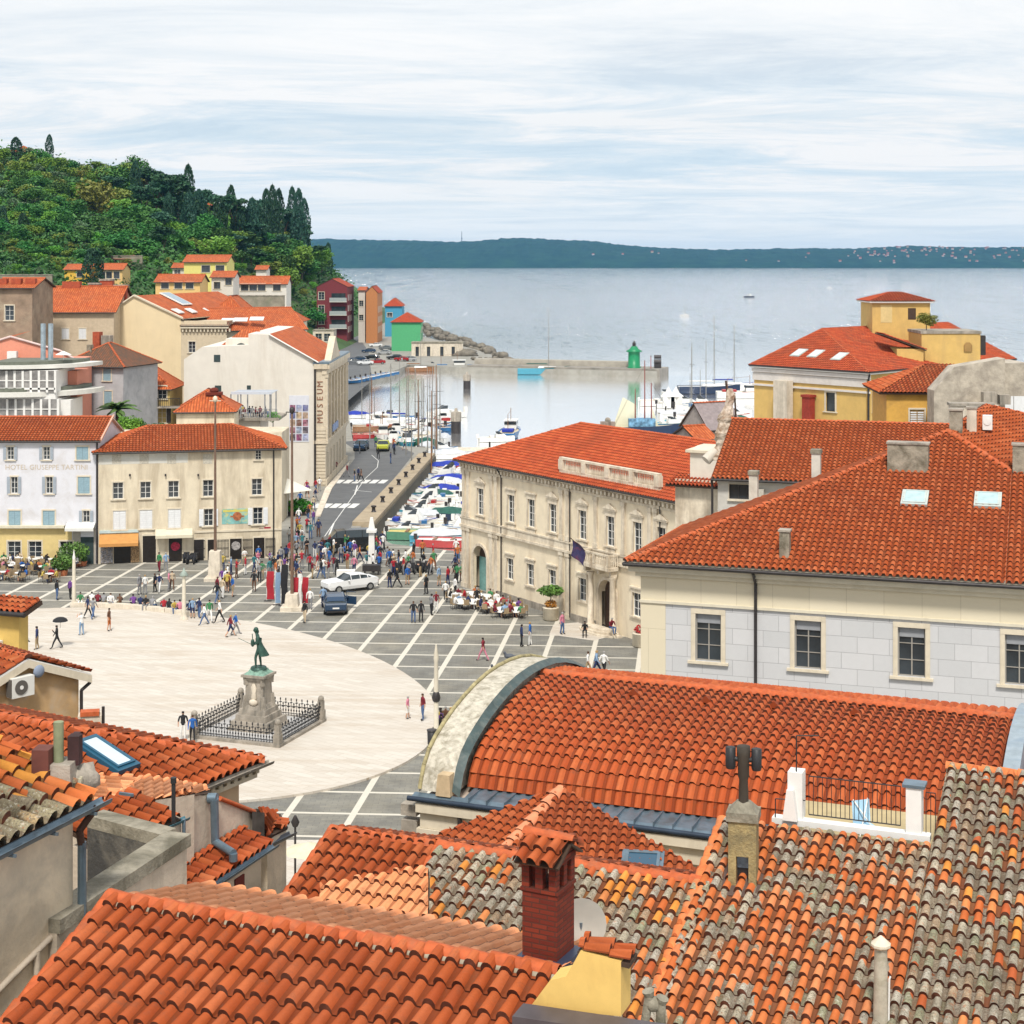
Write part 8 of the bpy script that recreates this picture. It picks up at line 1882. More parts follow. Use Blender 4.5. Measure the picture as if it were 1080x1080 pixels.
# ---- the bronze figure (coat, breeches, bow)
J={'pelvis':(0,.02,1.12,.17,.14),'waist':(0,0,1.30,.15,.12),'chest':(0,-.04,1.55,.19,.15),'neckb':(0,-.09,1.72,.09,.08),'neck':(0,-.13,1.80,.06,.06),'head':(0,-.18,1.90,.10,.11),'crown':(0,-.19,1.99,.095,.105),
'hipl':(.1,.02,1.06,.11,.11),'kneel':(.14,-.16,.60,.075,.075),'ankl':(.15,-.14,.14,.05,.05),'toel':(.17,-.30,.08,.05,.04),
'hipr':(-.1,.02,1.06,.11,.11),'kneer':(-.12,.06,.60,.075,.075),'ankr':(-.12,.12,.14,.05,.05),'toer':(-.15,-.03,.08,.05,.04),
'shol':(.21,-.04,1.64,.075,.075),'elbl':(.30,-.05,1.34,.06,.06),'wril':(.22,-.27,1.24,.04,.04),'handl':(.19,-.34,1.22,.045,.035),
'shor':(-.21,-.04,1.64,.075,.075),'elbr':(-.33,-.02,1.34,.06,.06),'wrir':(-.34,-.25,1.15,.04,.04),'handr':(-.34,-.32,1.12,.045,.035)}
Bn=[('pelvis','waist'),('waist','chest'),('chest','neckb'),('neckb','neck'),('neck','head'),('head','crown')]
for s in 'lr': Bn+=[('pelvis','hip'+s),('hip'+s,'knee'+s),('knee'+s,'ank'+s),('ank'+s,'toe'+s),('chest','sho'+s),('sho'+s,'elb'+s),('elb'+s,'wri'+s),('wri'+s,'hand'+s)]
stm=skinmesh('bronze_figure',J,Bn,{},[VER])
o=part('bronze_figure',stm,None,MON,loc=(0,0,STZ),rz=-1.05); o.scale=(1.2,1.2,1.2)
mb=MB(); n=14; rings=[(.20,.16,1.50,0),(.19,.15,1.32,0),(.26,.22,1.12,.03),(.34,.32,.85,.10),(.38,.38,.66,.15)]
v=[];
for rx,ry,z,dy in rings:
    for i in range(n): a=PI*.08+ (2*PI-.0)*i/n; v.append((rx*math.cos(a),max(-.12,ry*math.sin(a))+dy if z<1.2 else ry*math.sin(a)+dy,z))
f=[(k*n+i,k*n+(i+1)%n,(k+1)*n+(i+1)%n,(k+1)*n+i) for k in range(4) for i in range(n)]
part('coat',mb.add(v,f,0,smooth=True),[VER],o); part('bow',MB().tube((-.34,-.32,1.12),(-.62,-1.0,1.42),.012),[VER],o); part('violin',MB().blob((.28,-.3,1.35),(.08,.1,.2)).tube((.28,-.3,1.5),(.3,-.32,1.8),.02),[VER],o); part('footing',MB().lathe(0,0,[(.42,-.02),(.38,.1),(.3,.12)],12),[VER],o)
part('wig',MB().blob((0,-.13,1.95),(.115,.12,.12)).blob((0,-.03,1.84),(.06,.05,.1)),[VER],o)
# ============================================================ CARS
def carmesh(L,W,Hh,kind='sedan'):
    # side profile stations: (x, halfwidth, z0, zbelt, zroof)
    prof={'sedan':[(-.5,.80,.35,.62,.62),(-.46,.93,.22,.68,.68),(-.33,1,.20,.70,.70),(-.20,1,.20,.72,.72),(-.06,1,.20,.74,1.0),(.12,1,.2,.75,1.0),(.27,1,.2,.76,.93),(.37,.98,.2,.76,.76),(.47,.93,.24,.72,.72),(.5,.85,.35,.64,.64)],
    'wagon':[(-.5,.80,.35,.60,.60),(-.46,.93,.22,.66,.66),(-.33,1,.20,.69,.69),(-.22,1,.20,.70,.70),(-.08,1,.20,.72,1.0),(.12,1,.2,.72,1.02),(.34,1,.2,.72,.98),(.44,.98,.2,.72,.80),(.48,.95,.24,.70,.70),(.5,.88,.35,.62,.62)],
    'van':[(-.5,.85,.3,.55,.55),(-.47,.95,.22,.62,.62),(-.38,1,.2,.66,.66),(-.26,1,.2,.68,.96),(-.1,1,.2,.68,1.0),(.2,1,.2,.68,1.0),(.42,1,.2,.68,.99),(.48,.98,.2,.68,.92),(.5,.95,.25,.66,.66)]}[kind]
    body=MB();glass=MB();v=[];k=len(prof)
    for x,w,z0,zb,zr in prof:
        hw=W/2*w; v+=[(x*L,-hw*.92,z0*Hh),(x*L,-hw,(z0+.18)*Hh),(x*L,-hw*.98,zb*Hh),(x*L,hw*.98,zb*Hh),(x*L,hw,(z0+.18)*Hh),(x*L,hw*.92,z0*Hh)]
    f=[]
    for i in range(k-1):
        for j in range(6): f.append((i*6+j,(i+1)*6+j,(i+1)*6+(j+1)%6,i*6+(j+1)%6))
    f+=[tuple(range(6)),tuple(range((k-1)*6,k*6))[::-1]]
    body.add(v,f,0)
    g=[(x,w,zb,zr) for x,w,z0,zb,zr in prof if True]
    gi=[i for i,(x,w,zb,zr) in enumerate(g) if zr>zb+.05]; st=[gi[0]-1]+gi+[gi[-1]+1]
    gv=[]
    for i in st:
        x,w,zb,zr=g[i]; hw=W/2*w; top=max(zr,zb+.01); gv+=[(x*L,-hw*.94,zb*Hh+.004),(x*L,-hw*.74,top*Hh-.03),(x*L,hw*.74,top*Hh-.03),(x*L,hw*.94,zb*Hh+.004)]
    f=[(i*4+j,(i+1)*4+j,(i+1)*4+j+1,i*4+j+1) for i in range(len(st)-1) for j in range(3)]
    glass.add(gv,f,0)
    roof=MB(); rv=[]
    for i in gi:
        x,w,zb,zr=g[i]; hw=W/2*w; rv+=[(x*L,-hw*.76,zr*Hh-.028),(x*L,-hw*.6,zr*Hh+.01),(x*L,hw*.6,zr*Hh+.01),(x*L,hw*.76,zr*Hh-.028)]
    roof.add(rv,[(i*4+j,(i+1)*4+j,(i+1)*4+j+1,i*4+j+1) for i in range(len(gi)-1) for j in range(3)],0)
    for a_ in gi:  # pillars
        x,w,zb,zr=g[a_]; hw=W/2*w
        for s in (-1,1): roof.tube((x*L,s*hw*.95,zb*Hh),(x*L,s*hw*.755,zr*Hh-.02),.035,n=5)
    return body,glass,roof
TYRE=mat('tyre_rubber',(.02,.02,.02),var=.1); RIM=mat('alloy_rim',(.40,.41,.42),rough=.3,metal=.8,var=.1); RED=mat('red_tail_lamp',(.35,.01,.01),rough=.3); LAMP=mat('clear_headlamp',(.6,.62,.62),rough=.1)
_cc={}
def car(name,label,x,y,rz,paint,kind='sedan',L=4.6,W=1.82,Hh=1.42,door=False,group=None):
    t=thing(name,label,'car' if kind!='van' else 'van',(x,y,.012),rz,group)
    key=(kind,L)
    if key not in _cc:
        b,g,r=carmesh(L,W,Hh,kind)
        ty=MB().tube((0,-.11,0),(0,.11,0),.33,n=16); rm=MB().tube((0,-.12,0),(0,.12,0),.2,n=12)
        _cc[key]=(b,g,r,ty.mesh('tyre',[TYRE]),rm.mesh('rim',[RIM]))
    b,g,r,ty,rm=_cc[key]; part('body',b,[paint],t); part('windows',g,[mat('car_glass',(.02,.03,.035),rough=.05,var=.2,spec=.8)],t); part('roof',r,[paint],t)
    for sx in (-.31,.31):
        for sy in (-1,1):
            w=part('wheel',ty,None,t,loc=(sx*L,sy*(W/2-.08),.33)); part('rim',rm,None,w)
    for sy in (-1,1):
        part('headlight',MB().blob((-L*.465,sy*W*.36,Hh*.50),(.10,.2,.08)),[LAMP],t); part('tail_light',MB().blob((L*.472,sy*W*.38,Hh*.54),(.09,.17,.1)),[RED],t)
        part('mirror',MB().blob((-L*.12,sy*(W/2+.1),Hh*.72),(.08,.12,.07)),[paint],t)
    part('number_plate',MB().box(L*.5+.001,L*.5+.02,-.26,.26,Hh*.40,Hh*.48),[WHITE],t)
    part('bumper',MB().box(L*.49,L*.505,-W*.4,W*.4,.3,.42).box(-L*.505,-L*.49,-W*.4,W*.4,.3,.42),[GUT],t)
    if door: part('door',MB().merge(MB().box(0,1.0,-.04,.03,.35,1.0).box(.1,.12,-.03,.02,1.0,1.35).box(.1,.95,-.03,.02,1.33,1.37),Matrix.Translation((-.9,W/2,0))@Matrix.Rotation(1.0,4,'Z')),[paint],t,label='open front door')
    return t
WP_=mat('white_car_paint',(.72,.73,.74),rough=.2,var=0,spec=.6); NB=mat('dark_blue_car_paint',(.02,.045,.09),rough=.2,var=0,spec=.6); BKP=mat('black_van_paint',(.015,.017,.018),rough=.2,var=0,spec=.6); GRP=mat('grey_car_paint',(.16,.17,.18),rough=.25,var=0); LIM=mat('lime_car_paint',(.42,.45,.05),rough=.3,var=0); REDP=mat('red_car_paint',(.32,.02,.02),rough=.25,var=0)
p=G(369,622.5); car('parked_car','white sedan standing behind the dark blue wagon on the square',p.x-.0,p.y,math.atan2(.9,1.4),WP_,'sedan',4.8)
p=G(353,644); car('parked_car','dark blue wagon with an open door seen from behind beside the banners',p.x,p.y,-1.42,NB,'wagon',4.4,door=True)
p=G(369,581); car('parked_van','black van beside the quay wall at the edge of the crowd',p.x,p.y,.25,BKP,'van',5.4,2.0,2.1)
p=G(381,474.5); car('parked_car','dark blue car parked at the head of the quay road near the museum',p.x,p.y,1.5,NB,'wagon',4.4)
p=G(404,475); car('parked_car','lime yellow car parked by the moored boats',p.x,p.y,1.6,LIM,'wagon',4.0)
CARP=[GRP,NB,WP_,BKP,REDP,mat('silver_car_paint',(.35,.36,.37),rough=.25,var=0)]
cn=['grey','dark blue','white','black','red','silver']
for i,(px,py) in enumerate(((372,384),(378,381),(385,385),(392,379),(398,384),(405,374),(407,369),(389,372),(396,366),(416,379),(424,381),(431,381))):
    p=G(px,py); car('parked_car','%s car parked in the far waterfront car park%s'%(cn[i%6],', %s row'%('front' if py>378 else 'middle' if py>360 else 'rear behind the bath house')),p.x,p.y,PQ.uniform(-.4,.4)+(.0 if py>360 else .2),CARP[i%6],'wagon' if i%2 else 'sedan',4.4,group='cars in the far waterfront car park')
# motor scooters
def scooter():
    t=thing('motor_scooter','dark motor scooter','motor scooter'); k=mat('scooter_paint',(.03,.03,.035),rough=.3)
    for x in (-.6,.62): w=part('wheel',MB().tube((x,-.06,.28),(x,.06,.28),.28,n=12),[TYRE],t)
    part('body',MB().add([(-.45,-.12,.35),(.6,-.15,.35),(.75,-.1,.75),(.1,-.15,.75),(-.05,-.12,.4),(-.35,-.12,.4),(-.45,.12,.35),(.6,.15,.35),(.75,.1,.75),(.1,.15,.75),(-.05,.12,.4),(-.35,.12,.4)],[(0,1,2,3,4,5),(6,11,10,9,8,7),(0,6,7,1),(1,7,8,2),(2,8,9,3),(3,9,10,4),(4,10,11,5),(5,11,6,0)]),[k],t)
    part('seat',MB().box(.1,.75,-.14,.14,.752,.84),[TYRE],t); part('front_shield',MB().tube((-.6,0,.3),(-.4,0,1.0),.08).box(-.5,-.42,-.2,.2,.4,.85),[k],t); part('handlebar',MB().tube((-.42,-.32,1.02),(-.42,.32,1.02),.02),[GUT],t)
    return t
s0=scooter(); sc_pts=[(196,593),(201,594),(206,594)]+[(415+i*4.3,603+(i%2)*1.5) for i in range(10)]
for i,(px,py) in enumerate(sc_pts):
    p=G(px,py); place(s0,(p.x,p.y,.01),1.5+PQ.uniform(-.3,.3),'dark motor scooter parked in front of the cream house doors' if i<3 else 'dark motor scooter parked at the harbour end of the square',group='scooters by the cream house' if i<3 else 'scooters at the harbour end')
kill(s0)
for px,py,lb in ((392,606,'dark display stand in the crowd beside the black van'),(365,612,'white box stall table near the white car')):
    p=G(px,py); t_=thing('market_stand',lb,'stall',(p.x,p.y,0)); part('counter',MB().cbox(0,0,.35,1.6,.8,.55),[WHITE if px<380 else GUT],t_); part('leg',MB().cbox(-.6,0,0,.1,.6,.35).cbox(.6,0,0,.1,.6,.35),[GUT],t_)
p=G(392,598); t_=thing('stone_signpost','white stone monument column at the harbour corner','column',(p.x,p.y,0)); part('shaft',MB().cbox(0,0,0,.9,.9,.3).cbox(0,0,.301,.6,.6,2.9,0,0,.8,.8),[WHITE],t_); part('capital',MB().cbox(0,0,3.202,.9,.9,.25).cbox(0,0,3.453,.6,.6,1.1,0,0,.4,.4),[WHITE],t_)
# ============================================================ BOATS
SEA=-1.6
def hull(L,B,D,tip=.16,tr=.8,n=9):
    mb=MB(); v=[]
    for i in range(n):
        u=i/(n-1); w=B/2*(1-(max(0,u-.35)/.65)**2.2)*(tr+(1-tr)*min(1,u/.3)); w=max(w,.03); x=-L/2+L*u; sh=D*(1+tip*3*max(0,u-.45)**1.5)
        v+=[(x,0,-.25+ .2*u*u),(x,-w*.75,.02),(x,-w,sh),(x,-w*.9,sh),(x,-w*.85,sh-.12),(x,w*.85,sh-.12),(x,w*.9,sh),(x,w,sh),(x,w*.75,.02)]
    k=9; f=[(i*k+j,(i+1)*k+j,(i+1)*k+(j+1)%k,i*k+(j+1)%k) for i in range(n-1) for j in range(k)]
    mb.add(v,[x for j,x in enumerate(f) if j%9!=4],0); mb.add(v,[x for j,x in enumerate(f) if j%9==4],1); mb.add(v[:9],[tuple(range(9))],0); return mb
BW=mat('white_gelcoat',(.70,.70,.68),rough=.3,var=.06); BC=mat('cream_deck',(.52,.46,.35),var=.2,scale=2); BBL=mat('blue_boat_paint',(.03,.13,.30),rough=.35,var=.1); BGR=mat('green_boat_paint',(.05,.17,.10),rough=.4,var=.15); BRD=mat('red_boat_paint',(.36,.03,.03),rough=.4,var=.1); BTE=mat('teal_boat_paint',(.05,.26,.36),rough=.4,var=.1); BWD=mat('varnished_wood',(.22,.10,.04),rough=.4,var=.3,scale=3); TARP=mat('royal_blue_tarp',(.015,.035,.30),rough=.7,var=.25,scale=2); TARPG=mat('dark_green_tarp',(.02,.09,.07),rough=.7,var=.25,scale=2); TARPW=mat('grey_white_tarp',(.50,.52,.55),rough=.7,var=.12,scale=2); DKW=mat('navy_hull',(.015,.03,.07),rough=.3,var=.1)
def boatobj(kind,hm,dm,acc,L,label,group=None,cat='boat'):
    t=thing('moored_boat',label,cat,(0,0,0),0,group); B=L*.36; D=L*.12
    h=part('hull',hull(L,B,D),[hm,dm],t); 
    part('rub_rail',MB().pipe([(-L/2+.02,-B*.38,D*.95),(0,-B*.5,D*.98),(L*.3,-B*.36,D*1.12),(L*.49,0,D*1.3)],.035,5).pipe([(-L/2+.02,B*.38,D*.95),(0,B*.5,D*.98),(L*.3,B*.36,D*1.12),(L*.49,0,D*1.3)],.035,5),[acc],t)
    if kind=='open':
        for x in (-.22,.05,.25): part('thwart',MB().box(L*x-.14,L*x+.14,-B*.38,B*.38,D-.02,D+.04),[BWD],t)
        part('outboard_motor',MB().box(-L/2-.35,-L/2-.02,-.14,.14,D-.1,D+.45).box(-L/2-.25,-L/2-.12,-.05,.05,-.3,D-.1),[GUT],t)
    if kind in('cuddy','cabin'):
        z=D+ .0; hh=L*.09 if kind=='cuddy' else L*.17
        part('cabin',MB().add([(-L*.05,-B*.33,z),(L*.30,-B*.24,z+.05),(L*.30,B*.24,z+.05),(-L*.05,B*.33,z),(-L*.03,-B*.28,z+hh),(L*.20,-B*.2,z+hh*.9),(L*.20,B*.2,z+hh*.9),(-L*.03,B*.28,z+hh)],[(0,1,5,4),(1,2,6,5),(2,3,7,6),(3,0,4,7),(4,5,6,7)]),[BW],t)
        part('windshield',MB().add([(L*.0,-B*.29,z+hh),(L*.16,-B*.2,z+hh*.95),(L*.16,B*.2,z+hh*.95),(L*.0,B*.29,z+hh),(-L*.02,-B*.24,z+hh+.38),(L*.06,-B*.17,z+hh+.38),(L*.06,B*.17,z+hh+.38),(-L*.02,B*.24,z+hh+.38)],[(0,1,5,4),(1,2,6,5),(2,3,7,6)]),[GLASS],t)
        part('outboard_motor',MB().box(-L/2-.4,-L/2-.02,-.17,.17,D-.1,D+.55).box(-L/2-.28,-L/2-.12,-.06,.06,-.3,D-.1),[GUT if acc is not BW else WHITE],t)
        part('seat',MB().box(-L*.2,-L*.1,-B*.3,B*.3,D-.1,D+.28),[acc],t)
    if kind=='tarp':
        v=[];n=8
        for i in range(n+1):
            u=i/n; x=-L*.48+L*.86*u; w=B*.5*(1-(max(0,u-.5)/.5)**2.4*.85); zz=D+.12+ .5*math.sin(PI*min(1,u*1.05))**.6
            v+=[(x,-w,D*.98+.2*max(0,u-.5)),(x,-w*.5,zz*.85+.1),(x,0,zz+.08*math.sin(i*2.2)),(x,w*.5,zz*.85+.1),(x,w,D*.98+.2*max(0,u-.5))]
        part('cover',MB().add(v,[(i*5+j,(i+1)*5+j,(i+1)*5+j+1,i*5+j+1) for i in range(n) for j in range(4)],smooth=False).add(v[:5],[(0,1,2,3,4)]),[acc],t)
    if kind=='sail':
        part('cabin',MB().add([(-L*.12,-B*.25,D),(L*.28,-B*.15,D+.05),(L*.28,B*.15,D+.05),(-L*.12,B*.25,D),(-L*.1,-B*.2,D+.42),(L*.22,-B*.11,D+.34),(L*.22,B*.11,D+.34),(-L*.1,B*.2,D+.42)],[(0,1,5,4),(1,2,6,5),(2,3,7,6),(3,0,4,7),(4,5,6,7)]),[BW],t)
        mh=L*1.25; part('mast',MB().tube((L*.08,0,D),(L*.08,0,mh),.11,.07,6),[mat('grey_mast_alloy',(.30,.29,.27),rough=.4,metal=.4,var=.1)],t)
        part('boom',MB().tube((L*.08,0,D+.95),(-L*.35,0,D+1.0),.05).tube((L*.05,0,D+1.06),(-L*.33,0,D+1.1),.13,.1),[acc],t)
        part('rigging',MB().tube((L*.48,0,D*1.3),(L*.08,0,mh*.97),.012,n=3).tube((-L*.48,0,D),(L*.08,0,mh*.97),.012,n=3).tube((L*.08,-B*.45,D),(L*.08,0,mh*.8),.012,n=3).tube((L*.08,B*.45,D),(L*.08,0,mh*.8),.012,n=3),[GUT],t)
    if kind=='work':
        part('wheelhouse',MB().box(L*.02,L*.28,-B*.27,B*.27,D,D+1.5).box(-L*.02,L*.31,-B*.31,B*.31,D+1.502,D+1.6),[BW],t); part('window',MB().box(L*.01,L*.29,-B*.28,B*.28,D+.85,D+1.3),[GLASS],t)
        part('mast',MB().tube((L*.1,0,D+1.6),(L*.1,0,D+3.6),.05).tube((-L*.3,0,D),(-L*.3,0,D+2.8),.05).tube((-L*.3,0,D+2.8),(L*.1,0,D+3.2),.025),[BWD],t)
        part('deck_gear',MB().box(-L*.4,-L*.15,-B*.25,B*.25,D,D+.4),[acc],t)
    return t
cand=[('cuddy',BW,BC,BW,5.6,'small white motorboat with a low cabin'),('open',BW,BC,BWD,4.8,'open white rowing boat with wooden thwarts'),('tarp',BW,BC,TARP,5.4,'white boat under a royal blue cover'),('cabin',BW,BC,BBL,6.0,'white cabin boat with a blue seat'),('open',BBL,BC,BW,4.6,'open blue boat'),('tarp',BGR,BC,TARPG,5.0,'green boat under a dark green cover'),('cuddy',BTE,BC,BW,5.2,'teal motorboat with a white cabin'),('tarp',BW,BC,TARPW,5.2,'white boat under a grey white cover'),('cuddy',BW,BC,BRD,5.0,'white motorboat with a red seat'),('open',BW,BWD,BWD,4.8,'white boat with a varnished wooden inside')]
PR=[boatobj(*c_) for c_ in cand]
wd=(w1-w0); wd.z=0; Lw=wd.length; wd.normalize(); ws=Vector((wd.y,-wd.x,0)); ba=math.atan2(ws.y,ws.x)
q=random.Random(17); used={}
def putboat(i,x,y,rz,where,grp):
    lb=cand[i][5]+' '+where
    o=place(PR[i],(x,y,SEA+.05),rz,lb,group=grp); return o
order=[0,1,3,0,9,7,6,0,1,8,0,3,5,0,2,9,0,7,4,3,1,0,0,8,6,9,0,7]
k=0; yy=-2.2
while yy<Lw-2 and k<28:
    i=order[k]; L=cand[i][4]; p=w0+wd*(yy+2.5)+ws*(2.9+L/2)
    putboat(i,p.x,p.y,ba+PI+q.uniform(-.12,.12),'moored with its bow to the quay wall','boats moored along the quay wall'); k+=1; yy+=2.15+q.uniform(0,.35)
k=0; yy=1.0
order2=[3,0,0,7,6,0,5,2,9,3,8,0,1,7,4,0,3,1,2,9,0,0,5,8,7,0]
while yy<Lw+4 and k<26:
    i=order2[k]; p=w0+wd*(yy+1.6)+ws*(12.2+q.uniform(-.6,.6)); putboat(i,p.x,p.y,ba+q.uniform(-.3,.3)+(PI if q.random()<.3 else 0),'moored in the middle of the small harbour','boats in the middle of the small harbour'); k+=1; yy+=2.3+q.uniform(0,.4)
# third row only where visible between
# boats along the near quay edge
for i,px,py,rz,lb,c_ in ((2,428,557,-.08,'white fishing boat with an upright blue tarp nearest the quay corner',('cabin',BW,BC,TARP,7.2)),(5,446,569,-.1,'long green and yellow wooden boat along the near quay',('open',BGR,mat('boat_inside_yellow',(.5,.42,.15),var=.2),BWD,7.5)),(6,468,572,-.12,'long teal and white boat along the near quay',('tarp',BTE,BC,TARPW,7.0)),(8,474,577,-.14,'red and white wooden boat along the near quay',('open',BRD,BW,BW,6.8)),(8,480,548,-.3,'dark boat with a green tarp moored towards the palace corner',('tarp',DKW,BC,TARPG,6.5))):
    o=boatobj(*c_,lb); p=G(px,py,SEA); o.location=(p.x,p.y,SEA+.05); o.rotation_euler=(0,0,rz)
# marina behind: boats and masts (380-465, 430-475)
mar=[(383,452,'tarp',BW,BC,TARPW,8,.3,'big white covered boat at the left of the marina'),(396,455,'cabin',BWD,BC,BRD,8,.1,'brown wooden boat with a cabin in the marina'),(408,450,'sail',BW,BC,BW,9,.2,'white sailing yacht with a bare mast left of the marina'),(425,449,'sail',BW,BC,TARP,9,-.1,'white sailing yacht with a blue sail cover in the marina'),(436,458,'sail',DKW,BC,TARPW,9,1.2,'dark hulled sailing yacht with a grey sail cover'),(403,463,'work',BW,BC,BRD,7.5,-1.4,'white fishing boat with a wheelhouse and red trim'),(418,462,'cabin',BW,BC,BBL,7,1.5,'white cabin boat between the masts'),(390,462,'open',BRD,BC,BW,6,.3,'small red boat beside the marina quay'),(430,469,'cuddy',BW,BC,BW,6.5,1.3,'white motorboat at the marina pontoon'),(446,464,'sail',BW,BC,BW,8,1.4,'small white yacht with a wooden mast'),(377,441,'tarp',BW,BC,TARP,6,.2,'white and blue boat far left in the marina'),(415,470,'cabin',BGR,BC,BW,6.5,1.5,'green cabin boat behind the lime car'),(452,474,'tarp',BW,BC,TARPW,6,1.2,'covered boat near the pontoon end'),(463,478,'cuddy',BW,BC,BBL,6,.2,'white boat with blue seats near the pontoon'),(474,484,'tarp',BW,BC,TARPW,7,.1,'wide white covered boat behind the palace corner'),(478,497,'tarp',BW,BC,TARP,7,.1,'blue covered boat behind the palace corner'),(480,511,'tarp',BTE,BC,TARP,6.5,.1,'teal boat with a blue cover close to the palace corner')]
mar+=[(441,392,'sail',BWD,BC,BWD,9,.0,'old wooden boat with tan masts moored at the pier root'),(478,391,'work',DKW,BC,BBL,11,.05,'dark blue fishing boat moored at the pier root'),(455,389,'cuddy',BBL,BC,BW,7,.1,'small blue boat moored at the pier root'),
 (538,461,'work',BBL,BC,TARP,10,1.45,'blue fishing boat with a tall frame in the open harbour'),(524,466,'cuddy',BW,BC,BW,6,.2,'white motorboat behind the palace roof'),(605,462,'cuddy',BW,BC,BBL,7,.1,'white boat just behind the palace ridge'),
 (700,428,'cabin',BW,BC,BW,10,.1,'white motor cruiser right of the sailing ship'),(716,441,'tarp',BW,BC,TARPW,8,.2,'white covered boat at the right marina'),(706,452,'cuddy',BTE,BC,BW,8,.2,'teal motorboat near the sailing ship'),(727,452,'cabin',BRD,BC,BW,7,.1,'red and white cabin boat in the right marina'),(745,441,'cabin',BW,BC,TARP,8,.0,'white cabin boat behind the carved ornament'),(748,415,'sail',DKW,BW,BW,14,.05,'large dark blue motor yacht with a tall mast at the right'),(770,412,'sail',BW,BC,TARP,12,.1,'white yacht with a tall mast beside the dark blue yacht'),(785,420,'work',BW,BC,BRD,12,.0,'large white and red boat beside the yellow palace'),(720,430,'cuddy',BW,BC,BW,9,-.1,'long white motorboat in the right marina')]
for px,py,kd,hm,dm,acc,L,rz,lb in mar:
    o=boatobj(kd,hm,dm,acc,L,lb); p=G(px,py,SEA); o.location=(p.x,p.y,SEA+.05); o.rotation_euler=(0,0,rz)
# row boats drawn up on the jetty
for i in range(9):
    p=G(370+i*5.2,405-i*1.1+0,0); o=place(PR[4],(p.x,p.y,.3),.2+.1*(i%3),'small blue boat lying on the low jetty beyond the museum',group='blue boats on the low jetty')
for i in range(27):
    px,py=((q.uniform(372,470),q.uniform(438,474)) if i<18 else (q.uniform(700,785),q.uniform(428,452)))
    if i<18 and px<420 and py>463: continue
    p=G(px,py,SEA); k=q.choice([0,1,7,4,3,8,5,6,9]); w_='marina beyond the parked cars' if i<18 else 'right marina by the yellow palace'
    place(PR[k],(p.x,p.y,SEA+.05),q.uniform(-.5,.5) if i>=18 else q.uniform(0,6),cand[k][5]+' in the '+w_,group='small boats in the '+w_,scale=q.uniform(1.1,1.6))
for o in PR: kill(o)
# two masted yacht at the pier, far sails, masts
o=boatobj('sail',BTE,BC,TARPG,14,'teal hulled ketch with a tall mast moored at the breakwater'); p=G(574,395,SEA); o.location=(p.x,p.y,SEA+.1)
o=boatobj('sail',BW,BC,BW,6,'tiny sailing boat alone far out at sea'); p=G(875,304,SEA); o.location=(p.x,p.y,SEA)
o=boatobj('sail',BW,BC,BW,5,'small sailing boat at sea left of the yellow palace'); p=G(722,333,SEA); o.location=(p.x,p.y,SEA)
o=boatobj('cabin',DKW,BC,BW,9,'dark motorboat speeding far out with a thin wake'); p=G(790,313.5,SEA); o.location=(p.x,p.y,SEA)
part_=part('wake',MB().poly([(p.x+5,p.y-.5,SEA+.03),(p.x+110,p.y-14,SEA+.03),(p.x+110,p.y-9,SEA+.03),(p.x+5,p.y+.5,SEA+.03)]),[mat('foam',(.35,.38,.4))]); tag(part_,kind='structure')
for i,(px,yb_,yt) in enumerate(((392,448,398),(431,470,388),(441,478,400),(445,482,398),(455,480,412),(451,492,420),(460,478,385),(434,500,440),(455,500,444),(464,470,388))):
    p=G(px,yb_,SEA); h=(yb_-yt)*p.y/F; t_=thing('mooring_mast',['thin pale mast','tall brown mast','thin white mast','slim grey mast','short brown mast'][i%5]+' rising among the moored boats, number %s from the left'%['one','two','three','four','five','six','seven','eight','nine','ten'][i] if False else ['thin pale mast rising from the marina by the museum','tall brown mast at the left of the boats','slender white mast beside the tall brown one','grey mast near the marina pontoon','short brown mast among white boats','slim mast in the middle of the small harbour','tallest brown mast at the marina edge','white mast standing in the near boats','thin pale mast near the quay wall end','dark mast close to the harbour mouth'][i],'mast',(p.x,p.y,SEA)); part('pole',MB().tube((0,0,-.5),(0,0,h),.11,.06,6),[mat('grey_mast_alloy',(1,1,1)) if i%2 else BWD],t_); part('spreader',MB().tube((-.6,0,h*.7),(.6,0,h*.7),.03,n=4),[GUT],t_)
MM=MB().tube((0,0,-.5),(0,0,9),.1,.05,6).mesh('pole',[mat('grey_mast_alloy',(1,1,1))]); MS=MB().tube((-.7,0,6),(.7,0,6),.03,n=4).mesh('spreader',[GUT])
for i in range(20):
    px,yb_=(q.uniform(375,468),q.uniform(440,500)) if i<15 else (q.uniform(700,780),q.uniform(425,440))
    if yb_>470 and px<445: px+=45-(px-375)*.4
    p=G(px,yb_,SEA); t_=thing('mooring_mast','bare grey mast crowded among the moored boats'+(' by the museum' if i<15 else ' near the yellow palace'),'mast',(p.x,p.y,SEA),q.uniform(0,3),'bare masts '+('by the museum' if i<15 else 'near the yellow palace')); part('pole',MM,None,t_); part('spreader',MS,None,t_); t_.scale=(1,1,q.uniform(.8,1.5))
# harbour dolphins
for px,py,h,lb in ((492.5,410,3.4,'small dark round mooring pile far out in the harbour'),(481,457,3.8,'larger dark round mooring pile left of the palace roof')):
    p=G(px,py,SEA); t_=thing('mooring_pile',lb,'mooring pile',(p.x,p.y,SEA)); part('pile',MB().lathe(0,0,[(.85,-1),(.85,h*.55)],14),[GUT],t_); part('head',MB().lathe(0,0,[(.9,h*.551),(.9,h*.95),(.3,h),(.25,h+.5),(.1,h+.55)],14),[STONED],t_)
